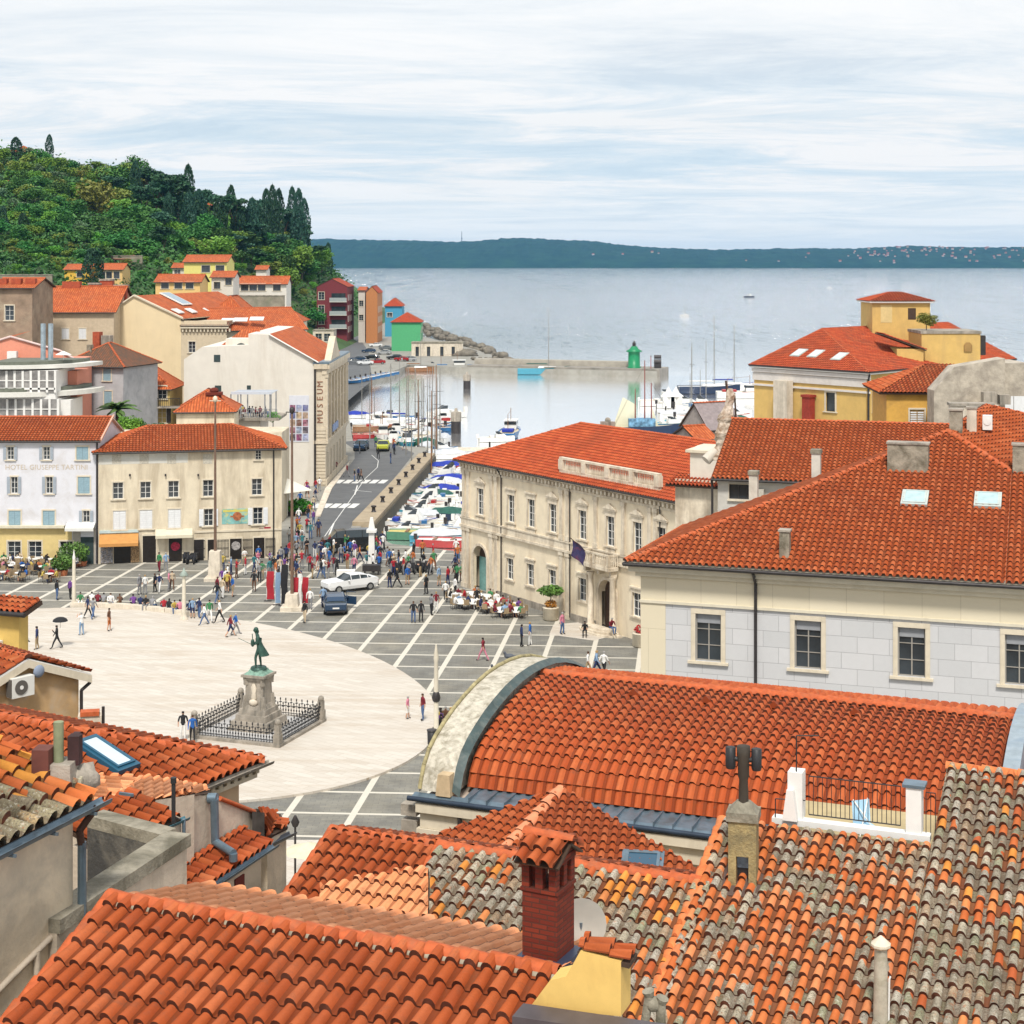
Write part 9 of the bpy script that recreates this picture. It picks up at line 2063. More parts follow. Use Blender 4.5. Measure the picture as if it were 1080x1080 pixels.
# gaff sail ship
p=G(672,462,SEA); sy_=p.y; t_=thing('sailing_ship','old sailing ship with two cream sails behind the palace roof','sailing ship',(p.x,p.y,SEA+.1))
part('hull',hull(15,4.4,1.9),[DKW,BC],t_)
SAIL=mat('cream_sailcloth',(.58,.56,.42),var=.06,scale=1); X=lambda px,py:Vector(((px-672)*sy_/F,0,H-(py-HY)*sy_/F-SEA-.1))
for pts,lb in ((((645,455),(657,419),(671,427),(671,461)),'a'),(((688,430),(699,463),(688,463)),'b')):
    f_=[X(*a) for a in pts]; n_=len(f_); part('sail',MB().add([p_+Vector((0,.05,0)) for p_ in f_]+[p_+Vector((0,.12,0)) for p_ in f_],[tuple(range(n_)),tuple(range(n_,2*n_))[::-1]]+[(i,(i+1)%n_,n_+(i+1)%n_,n_+i) for i in range(n_)]),[SAIL],t_)
for px,yt in ((670,410),(680,380),(687,404)): a=X(px,yt); part('mast',MB().tube((a.x,0,1),tuple(a),.13,.07,6),[mat('red_brown_mast',(.20,.05,.04))],t_)
part('rigging',MB().tube(tuple(X(687,404)),tuple(X(705,432)),.03,n=4).tube(tuple(X(680,385)),tuple(X(645,455)),.02,n=4),[GUT],t_); part('deckhouse',MB().box(-1.5,3,-1.2,1.2,1.9,3.2),[mat('blue_mural_house',(.12,.25,.38),var=.8,scale=1.5)],t_)
# pontoons
for a,b2,lb in (((470,473),(520,470),'long pale pontoon behind the palace corner'),((700,434),(770,432),'pale pontoon with a pavilion in the right marina')):
    p0_,p1_=G(*a,SEA+.5),G(*b2,SEA+.5); t_=thing('pontoon',lb,'pontoon',(p0_.x,p0_.y,SEA)); part('deck',MB().box(0,p1_.x-p0_.x,-1.2,1.2,.2,.55),[STONE],t_); part('pile',MB().tube((.5,1.3,-1),(.5,1.3,1.4),.15).tube((p1_.x-p0_.x-.5,1.3,-1),(p1_.x-p0_.x-.5,1.3,1.4),.15),[GUT],t_)
for i,px in enumerate((705,713)): p=G(px,430,SEA+.5); t_=thing('pontoon_tent',['left','right'][i]+' one of two small white peaked tents on the right pontoon','tent',(p.x,p.y,SEA+.55)); part('canopy',MB().lathe(0,0,[(1.6,2.2),(.7,2.9),(.03,4.2)],4,smooth=False),[WHITE],t_); part('wall',MB().cbox(0,0,0,2.2,2.2,2.2),[WHITE],t_)
# ---- breakwater & lighthouse
t=thing('breakwater','long low stone breakwater reaching out from the left shore','breakwater',(-14,441,-4)); 
e0=G(490,388,.4)-t.location; 
v0=Vector((-12,441,0)); v1=Vector((37.8,424.5,0)); d=(v1-v0).normalized(); s=Vector((-d.y,d.x,0)); b_=Vector((-14,441,0)); rel=lambda p:(p-b_).xy
part('quay_deck',MB().prism([rel(v0),rel(v1),rel(v1+s*10),rel(v0+s*10)],0,4.5),[mat('grey_breakwater_stone',(.26,.24,.21),var=.2,scale=.5,stain=(.1,.1,.09),sa=.7,ss=.3)],t)
part('parapet',MB().prism([rel(v0+s*6),rel(v1-d*9+s*6),rel(v1-d*9+s*9),rel(v0+s*9)],4.502,5.9),[mat('pale_breakwater_stone',(.36,.33,.28),var=.2,scale=.5)],t)
p=v1-d*7.5+s*3; t=thing('green_lighthouse','small round green lighthouse at the tip of the breakwater','lighthouse',(p.x,p.y,.5))
LGN=mat('signal_green_paint',(.01,.20,.08),rough=.4,var=.12)
part('tower',MB().lathe(0,0,[(1.75,0),(1.75,.3),(1.55,.35),(1.5,3.9),(1.55,4.2)],20),[LGN],t); part('gallery_roof',MB().lathe(0,0,[(2.1,4.2),(2.15,4.35),(1.2,4.9),(.75,5.6)],12),[LGN],t); part('lantern',MB().lathe(0,0,[(.45,5.6),(.45,6.2),(.55,6.25),(.3,6.6),(.05,7.1)],10),[GUT],t)
p=v1-d*1.5+s*4; t=thing('harbour_tank','pair of dark cylinders on a stand beside the green lighthouse','tank',(p.x-0,p.y,.5)); part('tank',MB().tube((-.9,0,1.6),(.9,0,1.6),.7,n=12).tube((-.9,0,2.9),(.9,0,2.9),.5,n=12),[GUT],t); part('stand',MB().cbox(0,0,0,1.8,1,1.2),[GUT],t)
p=v1-d*4+s*1; t=thing('red_pole','thin red pole in front of the green lighthouse','pole',(p.x,p.y,.4)); part('post',MB().tube((1.4,0,0),(1.4,0,3.2),.08),[REDP],t); part('lamp',MB().blob((1.4,0,3.3),.18),[GUT],t)
# rocks
qr=random.Random(5); ROCK=mat('coastal_rock',(.17,.15,.12),var=.35,scale=.8,bump=.6,bs=3,stain=(.12,.11,.09),sa=.7,ss=.5)
mb=MB()
for i in range(130):
    u=qr.random(); x=-10+u*26+qr.uniform(-2,2); y=448+ (1-u)*26+qr.uniform(-2,6); r=qr.uniform(.5,1.3); mb.blob((x,y,-.6+qr.uniform(-.6,1.0)*(1.4-u)),(r,r*.8,r*.7),0,6,4,i,.25)
for i in range(160):
    u=qr.random(); x=-8-u*38+qr.uniform(-3,3)+4; y=500+u*230+qr.uniform(-4,4); r=qr.uniform(.6,1.7); mb.blob((x,y,qr.uniform(-1,.8)),(r,r*.8,r*.7),0,6,4,i,.25)
tag(part('shore_rocks',mb,[ROCK]),'rough brown boulders along the shore behind the bath house','rocks',kind='stuff')
for px,pyy,lb in ((470,364,'brown rocky mound behind the bath house'),(487,366,'second brown rock mound at the pier root')):
    p=G(px,pyy+14,0); t=thing('rock_mound',lb,'rock',(p.x,p.y+22,0)); part('rock',MB().blob((0,0,.5),(4,2.5,2.2 if px<480 else 1.6),0,14,9,px,.18),[ROCK],t)
# ============================================================ HILL
def top_(x): 
    xs=[-400,-250,-191,-172,-156,-138,-120,-103,-85,-74,-67,-60,-54,-46]; zs=[80,72,66,64,57,50,43,37,30,22,14,5,-2,-4]
    return float(np.interp(x,xs,zs))
def hz(x,y):
    xp=x*620/y if y<620 else x
    f=max(0,(y-290)/330)
    f=f**(1.1+4.9*max(0,min(1,(xp+108)/26))) if f<1 else 1+.02*(1-math.exp(-(f-1)))
    r=1.0
    if y>720: r=max(-.2,1-(y-720)/220)
    base=max(-1,top_(xp))
    if xp>-59: return -4
    return -1+ (base+1)*f*max(r,0) -2.5*(r<0.01) + 1.2*math.sin(x*.09+y*.05)*min(1,f)
mb=MB(); xs=[-560+8*i for i in range(66)]; ys=[292+9*i for i in range(80)]
v=[(x,y,hz(x,y)) for y in ys for x in xs]; W=len(xs)
mb.add(v,[(j*W+i,j*W+i+1,(j+1)*W+i+1,(j+1)*W+i) for j in range(len(ys)-1) for i in range(W-1)],0,smooth=True)
tag(part('hill',mb,[mat('hill_grass_soil',(.04,.085,.022),var=.5,scale=.08,bump=.4,bs=1.5,stain=(.13,.13,.06),sa=.5,ss=.03)]),kind='structure')
def hit(px,py):
    d=Vector(((px-CX)/F,1,-(py-HY)/F)); Y=300
    while Y<900:
        z=H+d.z*Y
        if z<=hz(d.x*Y,Y): return Vector((d.x*Y,Y,hz(d.x*Y,Y)))
        Y+=4
    return None
def leafmat(name,c1,c2,sc=.35):
    if name in _mc: return _mc[name]
    m,nt,b=_nm(name); _mc[name]=m; L=nt.links.new
    tc=N(nt,'ShaderNodeTexCoord').outputs['Object']; oi=N(nt,'ShaderNodeObjectInfo')
    f=noise(nt,tc,sc,4,.7); c=mix(nt,ramp(nt,f,[(.35,(0,0,0)),(.65,(1,1,1))]),c1,c2)
    g=N(nt,'ShaderNodeNewGeometry'); 
    f2=noise(nt,tc,3.0,2,.6); c=mix(nt,mth(nt,'MULTIPLY',f2,.5),c,mul(c1,.5))
    hs_=N(nt,'ShaderNodeHueSaturation'); L(c,hs_.inputs['Color']); L(mth(nt,'ADD',.47,mth(nt,'MULTIPLY',oi.outputs['Random'],.06)),hs_.inputs['Hue']); L(mth(nt,'ADD',.75,mth(nt,'MULTIPLY',oi.outputs['Random'],.5)),hs_.inputs['Value'])
    L(hs_.outputs[0],b.inputs['Base Color']); b.inputs['Roughness'].default_value=.6; b.inputs['Specular IOR Level'].default_value=.3
    return m
LM={'broad':leafmat('broadleaf_green',(.04,.13,.025),(.10,.25,.045)),'bright':leafmat('bright_spring_green',(.11,.27,.03),(.22,.40,.05)),'olive':leafmat('yellow_olive_green',(.16,.21,.035),(.27,.30,.05)),'cyp':leafmat('cypress_green',(.016,.055,.030),(.030,.09,.045)),'pine':leafmat('pine_green',(.025,.08,.04),(.05,.14,.055)),'grey':leafmat('grey_green_olive',(.10,.18,.09),(.18,.27,.13))}
def clumps(n,R_,seed,flat=.75,sub=9,cr=.42):
    q=np.random.RandomState(seed); C=[]
    for i in range(sub):
        d=q.normal(size=3); d/=np.linalg.norm(d); C.append(d*np.array([1,1,flat])*R_*q.uniform(.35,.72))
    C=np.array(C+[[0,0,0]]); idx=q.randint(0,len(C),n)
    d=q.normal(size=(n,3)); d/=np.linalg.norm(d,axis=1)[:,None]
    return C[idx]+d*(R_*cr)*(.55+.5*q.rand(n)**.5)[:,None]*np.array([1,1,.85]),q
def leafcloud(Pts,q,size,m,name='crown'):
    n=len(Pts); a=q.normal(size=(n,3)); a[:,2]*=.5; a/=np.linalg.norm(a,axis=1)[:,None]; b=np.cross(a,q.normal(size=(n,3))); b/=np.linalg.norm(b,axis=1)[:,None]
    s=size*(.6+.8*q.rand(n))[:,None]; V=np.stack([Pts-a*s,Pts-b*s*.55,Pts+a*s,Pts+b*s*.6],1).reshape(-1,3)
    me=bpy.data.meshes.new(name); me.from_pydata([tuple(v) for v in V],[],[(4*i,4*i+1,4*i+2,4*i+3) for i in range(n)]); me.materials.append(m); return me
BARK=mat('tree_bark',(.10,.075,.05),var=.3,scale=3)
CR={}
for i in range(3):
    for kd in ('broad','bright','olive','grey'):
        Pt,q=clumps(1500,1.0,10*i+{'broad':1,'bright':2,'olive':3,'grey':4}[kd],.8,11); Pt[:,2]+=.15; CR[kd,i]=leafcloud(Pt,q,.085,LM[kd])
    q=np.random.RandomState(50+i); n=1500; h=q.rand(n)**.85; r=(1-h**3.2)**.55*np.minimum(1,h*9+.35)*(.75+.3*q.rand(n)); th=q.rand(n)*6.283; lump=1+.18*np.sin(th*3+h*9+i)
    CR['cyp',i]=leafcloud(np.stack([r*lump*np.cos(th),r*lump*np.sin(th),h*2-1],1)*np.array([1,1,1]),q,.10,LM['cyp'])
    q=np.random.RandomState(70+i); Cs=[(q.uniform(-.6,.6),q.uniform(-.6,.6),q.uniform(-.25,.5)) for _ in range(8)]; pts=[]
    for c_ in Cs:
        d=q.normal(size=(190,3)); d/=np.linalg.norm(d,axis=1)[:,None]; pts.append(np.array(c_)+d*np.array([.46,.46,.20])*(.5+.5*q.rand(190)[:,None]))
    CR['pine',i]=leafcloud(np.concatenate(pts),q,.085,LM['pine'])
trunkm={}
for i in range(2):
    mb=MB().tube((0,0,-.35),(.02,.01,.45),.055,.035,7); 
    for a in range(5): an=a*1.3+i; mb.tube((.02,.01,.3+.07*a),(.02+.42*math.cos(an),.42*math.sin(an),.75+.06*a),.026,.01,5)
    trunkm[i]=mb.mesh('trunk',[BARK])
TQ=random.Random(3)
def tree(kd,p,h,w,label,group=None):
    name={'cyp':'cypress_tree','pine':'pine_tree','bright':'broadleaf_tree','broad':'broadleaf_tree','olive':'broadleaf_tree','grey':'olive_tree'}[kd]
    t=thing(name,label,'tree',tuple(p),TQ.uniform(0,6),group)
    c=part('crown',CR[kd,TQ.randrange(3)],None,t); k=part('trunk',trunkm[TQ.randrange(2)],None,t)
    if kd=='cyp': c.scale=(w/2,w/2,h/2); c.location=(0,0,h*.52); k.scale=(w*.8,w*.8,h*.5)
    elif kd=='pine': c.scale=(w/2,w/2,h*.30); c.location=(0,0,h*.74); k.scale=(h*.35,h*.35,h*.85)
    else: c.scale=(w/2,w/2,h*.44); c.location=(0,0,h*.54); k.scale=(h*.5,h*.5,h*.62)
    return t
def treepx(kd,px,pybase,hpx,wpx,label,group=None):
    p=hit(px,pybase) or Vector(((px-CX)*560/F,560,hz((px-CX)*560/F,560)))
    s=p.y/F; return tree(kd,p-Vector((0,0,.5)),hpx*s,wpx*s,label,group)
# landmark trees
tree('cyp',P(52,170,640),10,3.2,'lone dark cypress on the very top of the hill')
treepx('olive',104,236,56,48,'large yellow green tree in the middle of the hillside')
treepx('bright',230,283,42,42,'large bright green round tree behind the lemon yellow house')
treepx('bright',318,300,44,38,'bright green round tree above the dark red block'); treepx('bright',336,292,36,36,'bright green tree on the right shoulder of the hill'); treepx('bright',304,320,40,34,'light green tree left of the dark red block'); treepx('broad',333,262,26,30,'dark rounded tree at the cliff edge of the hill')
treepx('olive',306,262,36,34,'yellow green spreading tree beside the cypress row')
p=P(98,300,405); p.z=P(0,300,405).z; tree('cyp',p,8.5,5.0,'dark cone shaped conifer between the amber house and the veranda house')
for i,(px,yb_,h) in enumerate(((287,262,66),(294,258,58),(308,262,64),(315,266,66),(321,270,60),(281,262,62))): treepx('cyp',px,yb_,h,13,['tall dark cypress at the left of the skyline row','narrow dark cypress second in the skyline row','tall dark cypress before the gap in the skyline row','tallest dark cypress just after the gap','dark cypress near the right end of the skyline row','dark cypress at the start of the skyline row'][i])
for i,(px,yb_,h,w) in enumerate(((165,240,62,46),(188,238,58,40),(150,244,52,38),(176,244,66,40),(120,222,40,32))): treepx('pine',px,yb_,h,w,['big dark pine on the skyline above the orange house','dark pine on the skyline left of the pink villa','dark layered pine left of the skyline peak','tallest dark pine of the skyline','dark pine beside the yellow green tree'][i])
treepx('cyp',346,290,34,9,'small dark cypress on the right slope above the sea')
# woodland, individual trees by kind
kinds=[]
for r_ in range(3000):
    if len(kinds)>=250: break
    px=TQ.uniform(-4,346); yb_=TQ.uniform(168,298)
    sky=np.interp(px,[0,60,100,150,200,250,300,330,350],[166,166,180,203,226,244,256,272,292])
    lim=np.interp(px,[0,150,200,250,350],[288,276,270,284,312])
    if yb_<sky+1 or yb_>lim or any(abs(px-a)<9 and abs(yb_-b_)<6.5 for a,b_ in kinds): continue
    kinds.append((px,yb_))
kinds.sort(key=lambda a:a[1])
GL={'broad':'dark green leafy tree in the hillside wood','bright':'bright green leafy tree in the hillside wood','olive':'yellowish green tree in the hillside wood','grey':'grey green shrubby tree on the hillside','cyp':'dark narrow cypress in the hillside wood','pine':'dark spreading pine in the hillside wood'}
for px,yb_ in kinds:
    if px>130: kd=TQ.choices(['cyp','pine','broad','olive','bright'],[2.4,3.5,5.5,1.5,2.6])[0]
    else: kd=TQ.choices(['broad','bright','grey','pine','cyp','olive'],[5,5,2.5,.3,.6,2.2])[0]
    if yb_>256 and kd in('cyp',): kd='broad'
    if px>325 and kd in('cyp','pine'): kd='bright'
    near=(yb_-170)/110
    h={'broad':36,'bright':32,'olive':32,'grey':24,'cyp':50,'pine':46}[kd]*TQ.uniform(.75,1.15); w={'broad':36,'bright':32,'olive':32,'grey':28,'cyp':15,'pine':38}[kd]*TQ.uniform(.8,1.2)
    if px<120: h*=.66; w*=.78
    if yb_>262: h*=.7
    treepx(kd,px,yb_,h,w,GL[kd],GL[kd].replace(' tree','')+' group')
for i in range(19):
    px=198+i*6.8+TQ.uniform(-2,2); yb_=float(np.interp(px,[196,250,330],[250,258,268]))+TQ.uniform(-5,6); treepx('cyp' if i%3 else 'pine',px,yb_,TQ.uniform(34,58),TQ.uniform(13,19) if i%3 else 30,'dark tall %s in the dense row below the skyline'%('cypress' if i%3 else 'pine'),'dark tall row below the skyline, '+('cypresses' if i%3 else 'pines'))
qs=np.random.RandomState(4); Pt=[]
while len(Pt)<60000:
    y=qs.uniform(380,730); x=qs.uniform(-.32,-.085)*y; z=hz(x,y)
    if z<6 or (z<26 and qs.rand()<.5): continue
    Pt.append((x,y,z+abs(qs.normal())*1.3*(1+math.sin(x*.21)*math.sin(y*.17))))
und=part('undergrowth',leafcloud(np.array(Pt),qs,.62,leafmat('undergrowth_green',(.03,.09,.02),(.09,.21,.045),.06)),None); tag(und,'dense green undergrowth covering the wooded hillside between the trees','undergrowth',kind='stuff')
# shrubs between the hillside houses
for i in range(95):
    px=TQ.uniform(-2,345); py=TQ.uniform(286,322) if px>190 else TQ.uniform(276,298)
    if px>325: py=TQ.uniform(300,335)
    p=hit(px,py)
    if p is None: continue
    s=p.y/F; t=thing('garden_shrub','rounded green shrub in the gardens between the hillside houses','shrub',(p.x,p.y,p.z),TQ.uniform(0,6),'garden shrubs between the hillside houses'); kd=TQ.choice(['broad','bright','bright','grey','olive']); c=part('foliage',CR[kd,TQ.randrange(3)],None,t); r=TQ.uniform(7,13)*s/2*1.1; c.scale=(r*1.2,r*1.2,r); c.location=(0,0,r*.7)
# palm and shrubs behind the shop roofs
pp=P(124,447,190); t=thing('palm_tree','green palm tree with arching fronds behind the shop roofs','palm',(pp.x,pp.y,GT)); zt_=(P(0,432,190).z-GT)
part('trunk',MB().tube((0,0,-.5),(0,0,zt_),.28,.22,10),[BARK],t); v=[];f=[]
qp=random.Random(2)
for i in range(34):
    an=i*2.4; el=qp.uniform(.1,1.2); Lf=qp.uniform(2.2,3.0); prev=None
    for k in range(7):
        u=k/6; r=Lf*u*math.cos(el*(1-.1*u)); z=zt_+Lf*(math.sin(el)*u-.55*u*u); w=.34*math.sin(PI*(.12+.85*u))+.02; d=Vector((math.cos(an),math.sin(an),0)); sd=Vector((-d.y,d.x,0)); c_=d*r+Vector((0,0,z)); b0=len(v); v+=[c_-sd*w-Vector((0,0,w*.6)),c_,c_+sd*w-Vector((0,0,w*.6))]
        if k: f+=[(b0-3,b0-2,b0+1,b0),(b0-2,b0-1,b0+2,b0+1)]
part('crown',MB().add(v,f,0),[leafmat('palm_green',(.05,.11,.03),(.12,.22,.05),1.0)],t)
for i,(px,py,r,kd) in enumerate(((134,449,1.5,'bright'),(143,450,1.2,'bright'),(160,452,.8,'grey'),(170,452,.8,'broad'),(213,447,1.5,'broad'),(232,445,1.4,'broad'),(221,447,1.2,'bright'),(150,452,.8,'broad'),(288,441,.9,'bright'))):
    Y=182 if px<280 else 191; p=P(px,py,Y); t=thing('terrace_shrub',['round bright green shrub right of the palm','second round green shrub right of the palm','grey green pot shrub behind the shop roof','small dark shrub behind the shop roof','dark bushy shrub left of the tall flagpole top','dark bushy shrub right of the flagpole top','green shrub behind the flagpole top','small green shrub near the palm','small bright shrub at the right end of the roof terrace'][i],'shrub',tuple(p)); c=part('foliage',CR[kd,i%3],None,t); c.scale=(r,r,r); part('stem',MB().tube((0,0,-1.2),(0,0,0),.05),[BARK],t)
# climbing plants on the yellow tower terrace
p=P(977,338,183); t=thing('roof_plant','small tree like plant on the roof terrace of the yellow palace','plant',tuple(p)); c=part('foliage',CR['olive',0],None,t); c.scale=(1.3,1.3,1.1); part('stem',MB().tube((0,0,-2),(0,0,0),.05),[BARK],t)
# ============================================================ FAR SHORE
def prof(px): return float(np.interp(px,[-400,300,345,400,440,470,500,530,560,600,625,650,700,760,830,900,950,1000,1080,1400],[256,255,252,253.5,254,255,255,251.5,251.5,253.5,254.5,258,262,263.5,262,262.5,259.5,261,261,262]))
mb=MB(); q=np.random.RandomState(8); nx=420; rows_=12; v=[]
xs=np.linspace(-2600,4600,nx)
for j in range(rows_):
    for i,x in enumerate(xs):
        u=j/(rows_-1); y=7500+1100*u; px=CX+F*x/8600; h=H+(HY-prof(px))*8600/F; e=math.sin(u*PI/2)**.7
        if j==0: z=-3
        else: z=max(2,h*e)+q.uniform(-4,4)*min(1,u*3)+6*math.sin(x*.012+j)*min(1,u*2)*(1-u)
        v.append((x,y,z))
mb.add(v,[(j*nx+i,j*nx+i+1,(j+1)*nx+i+1,(j+1)*nx+i) for j in range(rows_-1) for i in range(nx-1)],0)
m,nt,b_=_nm('far_forest'); tc=N(nt,'ShaderNodeTexCoord').outputs['Object']; f=noise(nt,tc,.012,6,.75); c=mix(nt,ramp(nt,f,[(.4,(0,0,0)),(.65,(1,1,1))]),(.008,.030,.022),(.02,.06,.035)); nt.links.new(c,b_.inputs['Base Color']); b_.inputs['Roughness'].default_value=.9; b_.inputs['Specular IOR Level'].default_value=.05
far=part('hills',mb,[m]); tag(far,kind='structure')
hm=[MB().cbox(0,0,-3,14,10,8).mesh('wall',[mat('far_house_'+n_,c_,var=.05)]) for n_,c_ in (('white',(.42,.41,.40)),('pink',(.36,.25,.22)),('cream',(.40,.36,.28)))]
rfm=MB().add([(-8,-6,5),(8,-6,5),(8,6,5),(-8,6,5),(-8,0,9),(8,0,9)],[(0,1,5,4),(2,3,4,5),(0,4,3),(1,2,5)]).mesh('roof',[T_flatr])
qf=random.Random(12)
for i in range(90):
    px=qf.choice([qf.uniform(880,1080)]*6+[qf.uniform(600,1080)]); py=qf.uniform(267,281) if px>880 else qf.uniform(273,281); u=1-(py-262)/20; u=max(.05,min(.85,u)); Y=7500+1100*u; x=(px-CX)*Y/F
    pxx=CX+F*x/8600; hh=H+(HY-prof(pxx))*8600/F; z=max(2,hh*math.sin(u*PI/2)**.7)
    t=thing('distant_house','tiny pale house scattered on the far hazy shore across the bay','house',(x,Y-8,z+3),qf.uniform(-.6,.6),'distant houses on the far shore'); s=qf.uniform(.45,.85); t.scale=(s,s,s); part('wall',hm[i%3],None,t); part('roof',rfm,None,t)
t=thing('radio_mast','thin radio mast on the far ridge across the bay','radio mast',((487-CX)*8500/F,8500,P(487,256,8500).z)); part('mast',MB().tube((0,0,-10),(0,0,58),2.2,1.2,6),[GUT],t); part('platform',MB().cbox(0,0,20,7,7,3),[GUT],t)
# ============================================================ SEA
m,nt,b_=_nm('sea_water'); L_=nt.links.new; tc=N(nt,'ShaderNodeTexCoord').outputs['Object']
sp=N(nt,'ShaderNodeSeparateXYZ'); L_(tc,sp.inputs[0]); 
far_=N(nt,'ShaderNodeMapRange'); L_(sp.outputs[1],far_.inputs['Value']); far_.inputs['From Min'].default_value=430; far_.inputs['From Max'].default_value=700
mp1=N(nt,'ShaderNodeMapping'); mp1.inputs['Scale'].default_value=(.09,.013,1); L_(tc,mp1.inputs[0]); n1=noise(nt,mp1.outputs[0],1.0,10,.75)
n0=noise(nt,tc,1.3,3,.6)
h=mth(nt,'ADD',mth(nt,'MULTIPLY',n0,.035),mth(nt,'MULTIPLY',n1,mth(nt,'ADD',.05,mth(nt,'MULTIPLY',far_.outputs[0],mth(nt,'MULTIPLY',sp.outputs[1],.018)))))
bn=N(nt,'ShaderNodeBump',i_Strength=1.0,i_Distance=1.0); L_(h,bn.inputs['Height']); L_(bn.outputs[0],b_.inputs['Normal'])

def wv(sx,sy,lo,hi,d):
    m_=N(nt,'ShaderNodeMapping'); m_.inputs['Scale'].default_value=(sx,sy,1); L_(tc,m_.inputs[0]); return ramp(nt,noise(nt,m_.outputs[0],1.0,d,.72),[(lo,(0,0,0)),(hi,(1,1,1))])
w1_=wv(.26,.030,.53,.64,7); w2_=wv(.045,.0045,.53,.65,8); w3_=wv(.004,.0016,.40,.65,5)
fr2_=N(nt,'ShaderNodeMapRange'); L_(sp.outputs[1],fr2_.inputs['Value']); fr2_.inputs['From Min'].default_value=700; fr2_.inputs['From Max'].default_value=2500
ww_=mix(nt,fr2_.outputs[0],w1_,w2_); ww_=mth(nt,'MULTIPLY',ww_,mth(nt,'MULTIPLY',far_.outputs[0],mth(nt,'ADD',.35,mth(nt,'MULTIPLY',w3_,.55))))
L_(mix(nt,ww_,(.95,.955,.955),(.42,.45,.48)),b_.inputs['Base Color']); L_(mth(nt,'SUBTRACT',.88,mth(nt,'MULTIPLY',ww_,.5)),b_.inputs['Metallic']); b_.inputs['Roughness'].default_value=.07; b_.inputs['IOR'].default_value=1.9; b_.inputs['Specular IOR Level'].default_value=.5  # ripple reflection contrast painted into base colour and metallic as dark specks
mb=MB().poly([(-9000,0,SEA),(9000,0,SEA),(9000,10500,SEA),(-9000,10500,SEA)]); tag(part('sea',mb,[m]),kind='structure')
# ============================================================ CAMERA, SKY, SUN, HAZE
cam=bpy.data.cameras.new('camera'); co=bpy.data.objects.new('camera',cam); COL.objects.link(co); co.location=(0,0,H); co.rotation_euler=(PI/2,0,0)
cam.sensor_width=36; cam.lens=F/1080*36; cam.shift_y=-(540-HY)/1080; cam.clip_start=.5; cam.clip_end=30000; sc.camera=co
w=bpy.data.worlds.new('World'); sc.world=w; w.use_nodes=True; nt=w.node_tree; L_=nt.links.new
bg=nt.nodes['Background']; EL,AZ=55,-177
sky=N(nt,'ShaderNodeTexSky'); sky.sky_type='NISHITA'; sky.sun_disc=False; sky.sun_elevation=rad(EL); sky.sun_rotation=rad(AZ)
sky.air_density=1.0; sky.dust_density=1.5
tc=N(nt,'ShaderNodeTexCoord').outputs['Generated']; sp=N(nt,'ShaderNodeSeparateXYZ'); L_(tc,sp.inputs[0])
zz=mth(nt,'ADD',mth(nt,'MAXIMUM',sp.outputs[2],0.0),.06); cb=N(nt,'ShaderNodeCombineXYZ'); L_(mth(nt,'DIVIDE',sp.outputs[0],zz),cb.inputs[0]); L_(mth(nt,'DIVIDE',sp.outputs[1],zz),cb.inputs[1])
mp=N(nt,'ShaderNodeMapping'); mp.inputs['Scale'].default_value=(.62,1.0,1); mp.inputs['Rotation'].default_value=(0,0,.10); L_(cb.outputs[0],mp.inputs[0])
n1=noise(nt,mp.outputs[0],1.0,10,.70,.6); n2=noise(nt,mp.outputs[0],.33,4,.5,.3)
K=9.2
cl=ramp(nt,n1,[(.36,(.58*K/10,.68*K/10,.78*K/10)),(.47,(.78*K/10,.84*K/10,.89*K/10)),(.58,(.93*K/10,.94*K/10,.95*K/10))])
mx=N(nt,'ShaderNodeVectorMath'); mx.operation='SCALE'; L_(cl,mx.inputs[0]); mx.inputs['Scale'].default_value=10.5
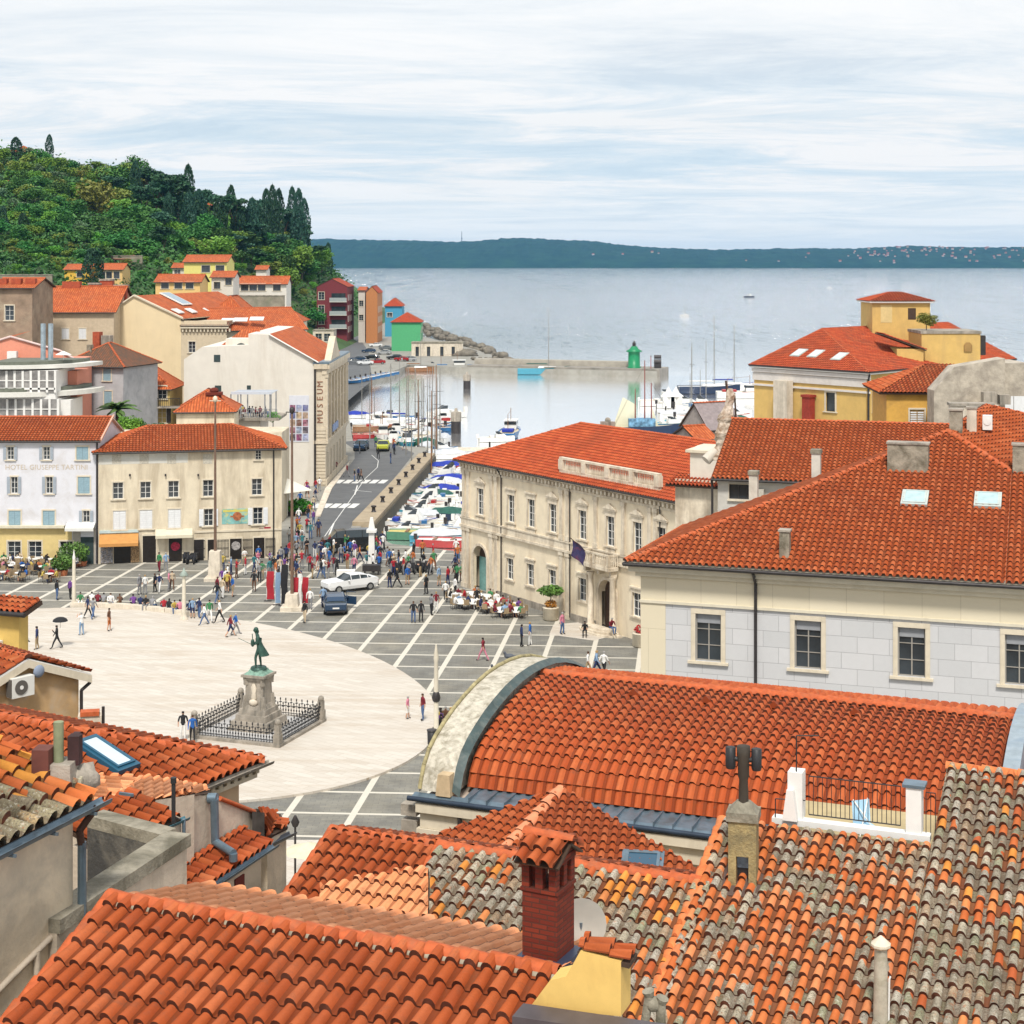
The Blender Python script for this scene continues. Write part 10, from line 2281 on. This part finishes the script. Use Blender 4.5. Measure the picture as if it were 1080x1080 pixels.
band=ramp(nt,sp.outputs[2],[(.02,(0,0,0)),(.055,(.6,.6,.6)),(.085,(.42,.42,.42)),(.125,(0,0,0))]); bl=mth(nt,'MULTIPLY',band,ramp(nt,n1,[(.42,(1,1,1)),(.56,(0,0,0))]))
hi_=ramp(nt,sp.outputs[2],[(.08,(0,0,0)),(.16,(.6,.6,.6))])
mx2=mix(nt,hi_,mx.outputs[0],(9.6,9.75,9.8)); mx2=mix(nt,bl,mx2,(6.5,8.0,9.0))
cov=ramp(nt,n2,[(.28,(.85,.85,.85)),(.50,(1,1,1))])
c=mix(nt,cov,sky.outputs[0],mx2)
hzn=ramp(nt,sp.outputs[2],[(0,(1,1,1)),(.055,(0,0,0))]); c=mix(nt,mth(nt,'MULTIPLY',hzn,.8),c,(8.9,9.6,9.9))
L_(c,bg.inputs['Color']); bg.inputs['Strength'].default_value=.089
s=bpy.data.lights.new('sun','SUN'); so=bpy.data.objects.new('sun',s); COL.objects.link(so); s.energy=3.3; s.angle=rad(9); s.color=(1,.95,.87)
az=rad(AZ); d=Vector((math.sin(az)*math.cos(rad(EL)),math.cos(az)*math.cos(rad(EL)),math.sin(rad(EL)))); so.rotation_euler=d.to_track_quat('Z','Y').to_euler()
sc.view_settings.view_transform='Standard'; sc.view_settings.look='None'; sc.view_settings.exposure=.27; sc.view_settings.gamma=1
sc.cycles.max_bounces=6; sc.cycles.diffuse_bounces=3; sc.cycles.glossy_bounces=3; sc.cycles.volume_bounces=0
hz_=MB().box(-9200,9200,-100,10700,-7,150); m,nt,b_=_nm('haze_air'); nt.nodes.remove(b_); pv_=nt.nodes.new('ShaderNodeVolumePrincipled'); nt.links.new(pv_.outputs[0],nt.nodes['Material Output'].inputs['Volume'])
pv_.inputs['Color'].default_value=(.20,.50,.90,1); pv_.inputs['Density'].default_value=4.6e-5; pv_.inputs['Anisotropy'].default_value=0
tag(part('haze',hz_,[m]),'pale blue sea haze over the bay','haze',kind='stuff')
for o in COL.objects:
    l=o.get('label')
    if l and len(l.split())>16: print('LONG',len(l.split()),l)

print('persons',sum(1 for o in COL.objects if o.get('category')=='person'))
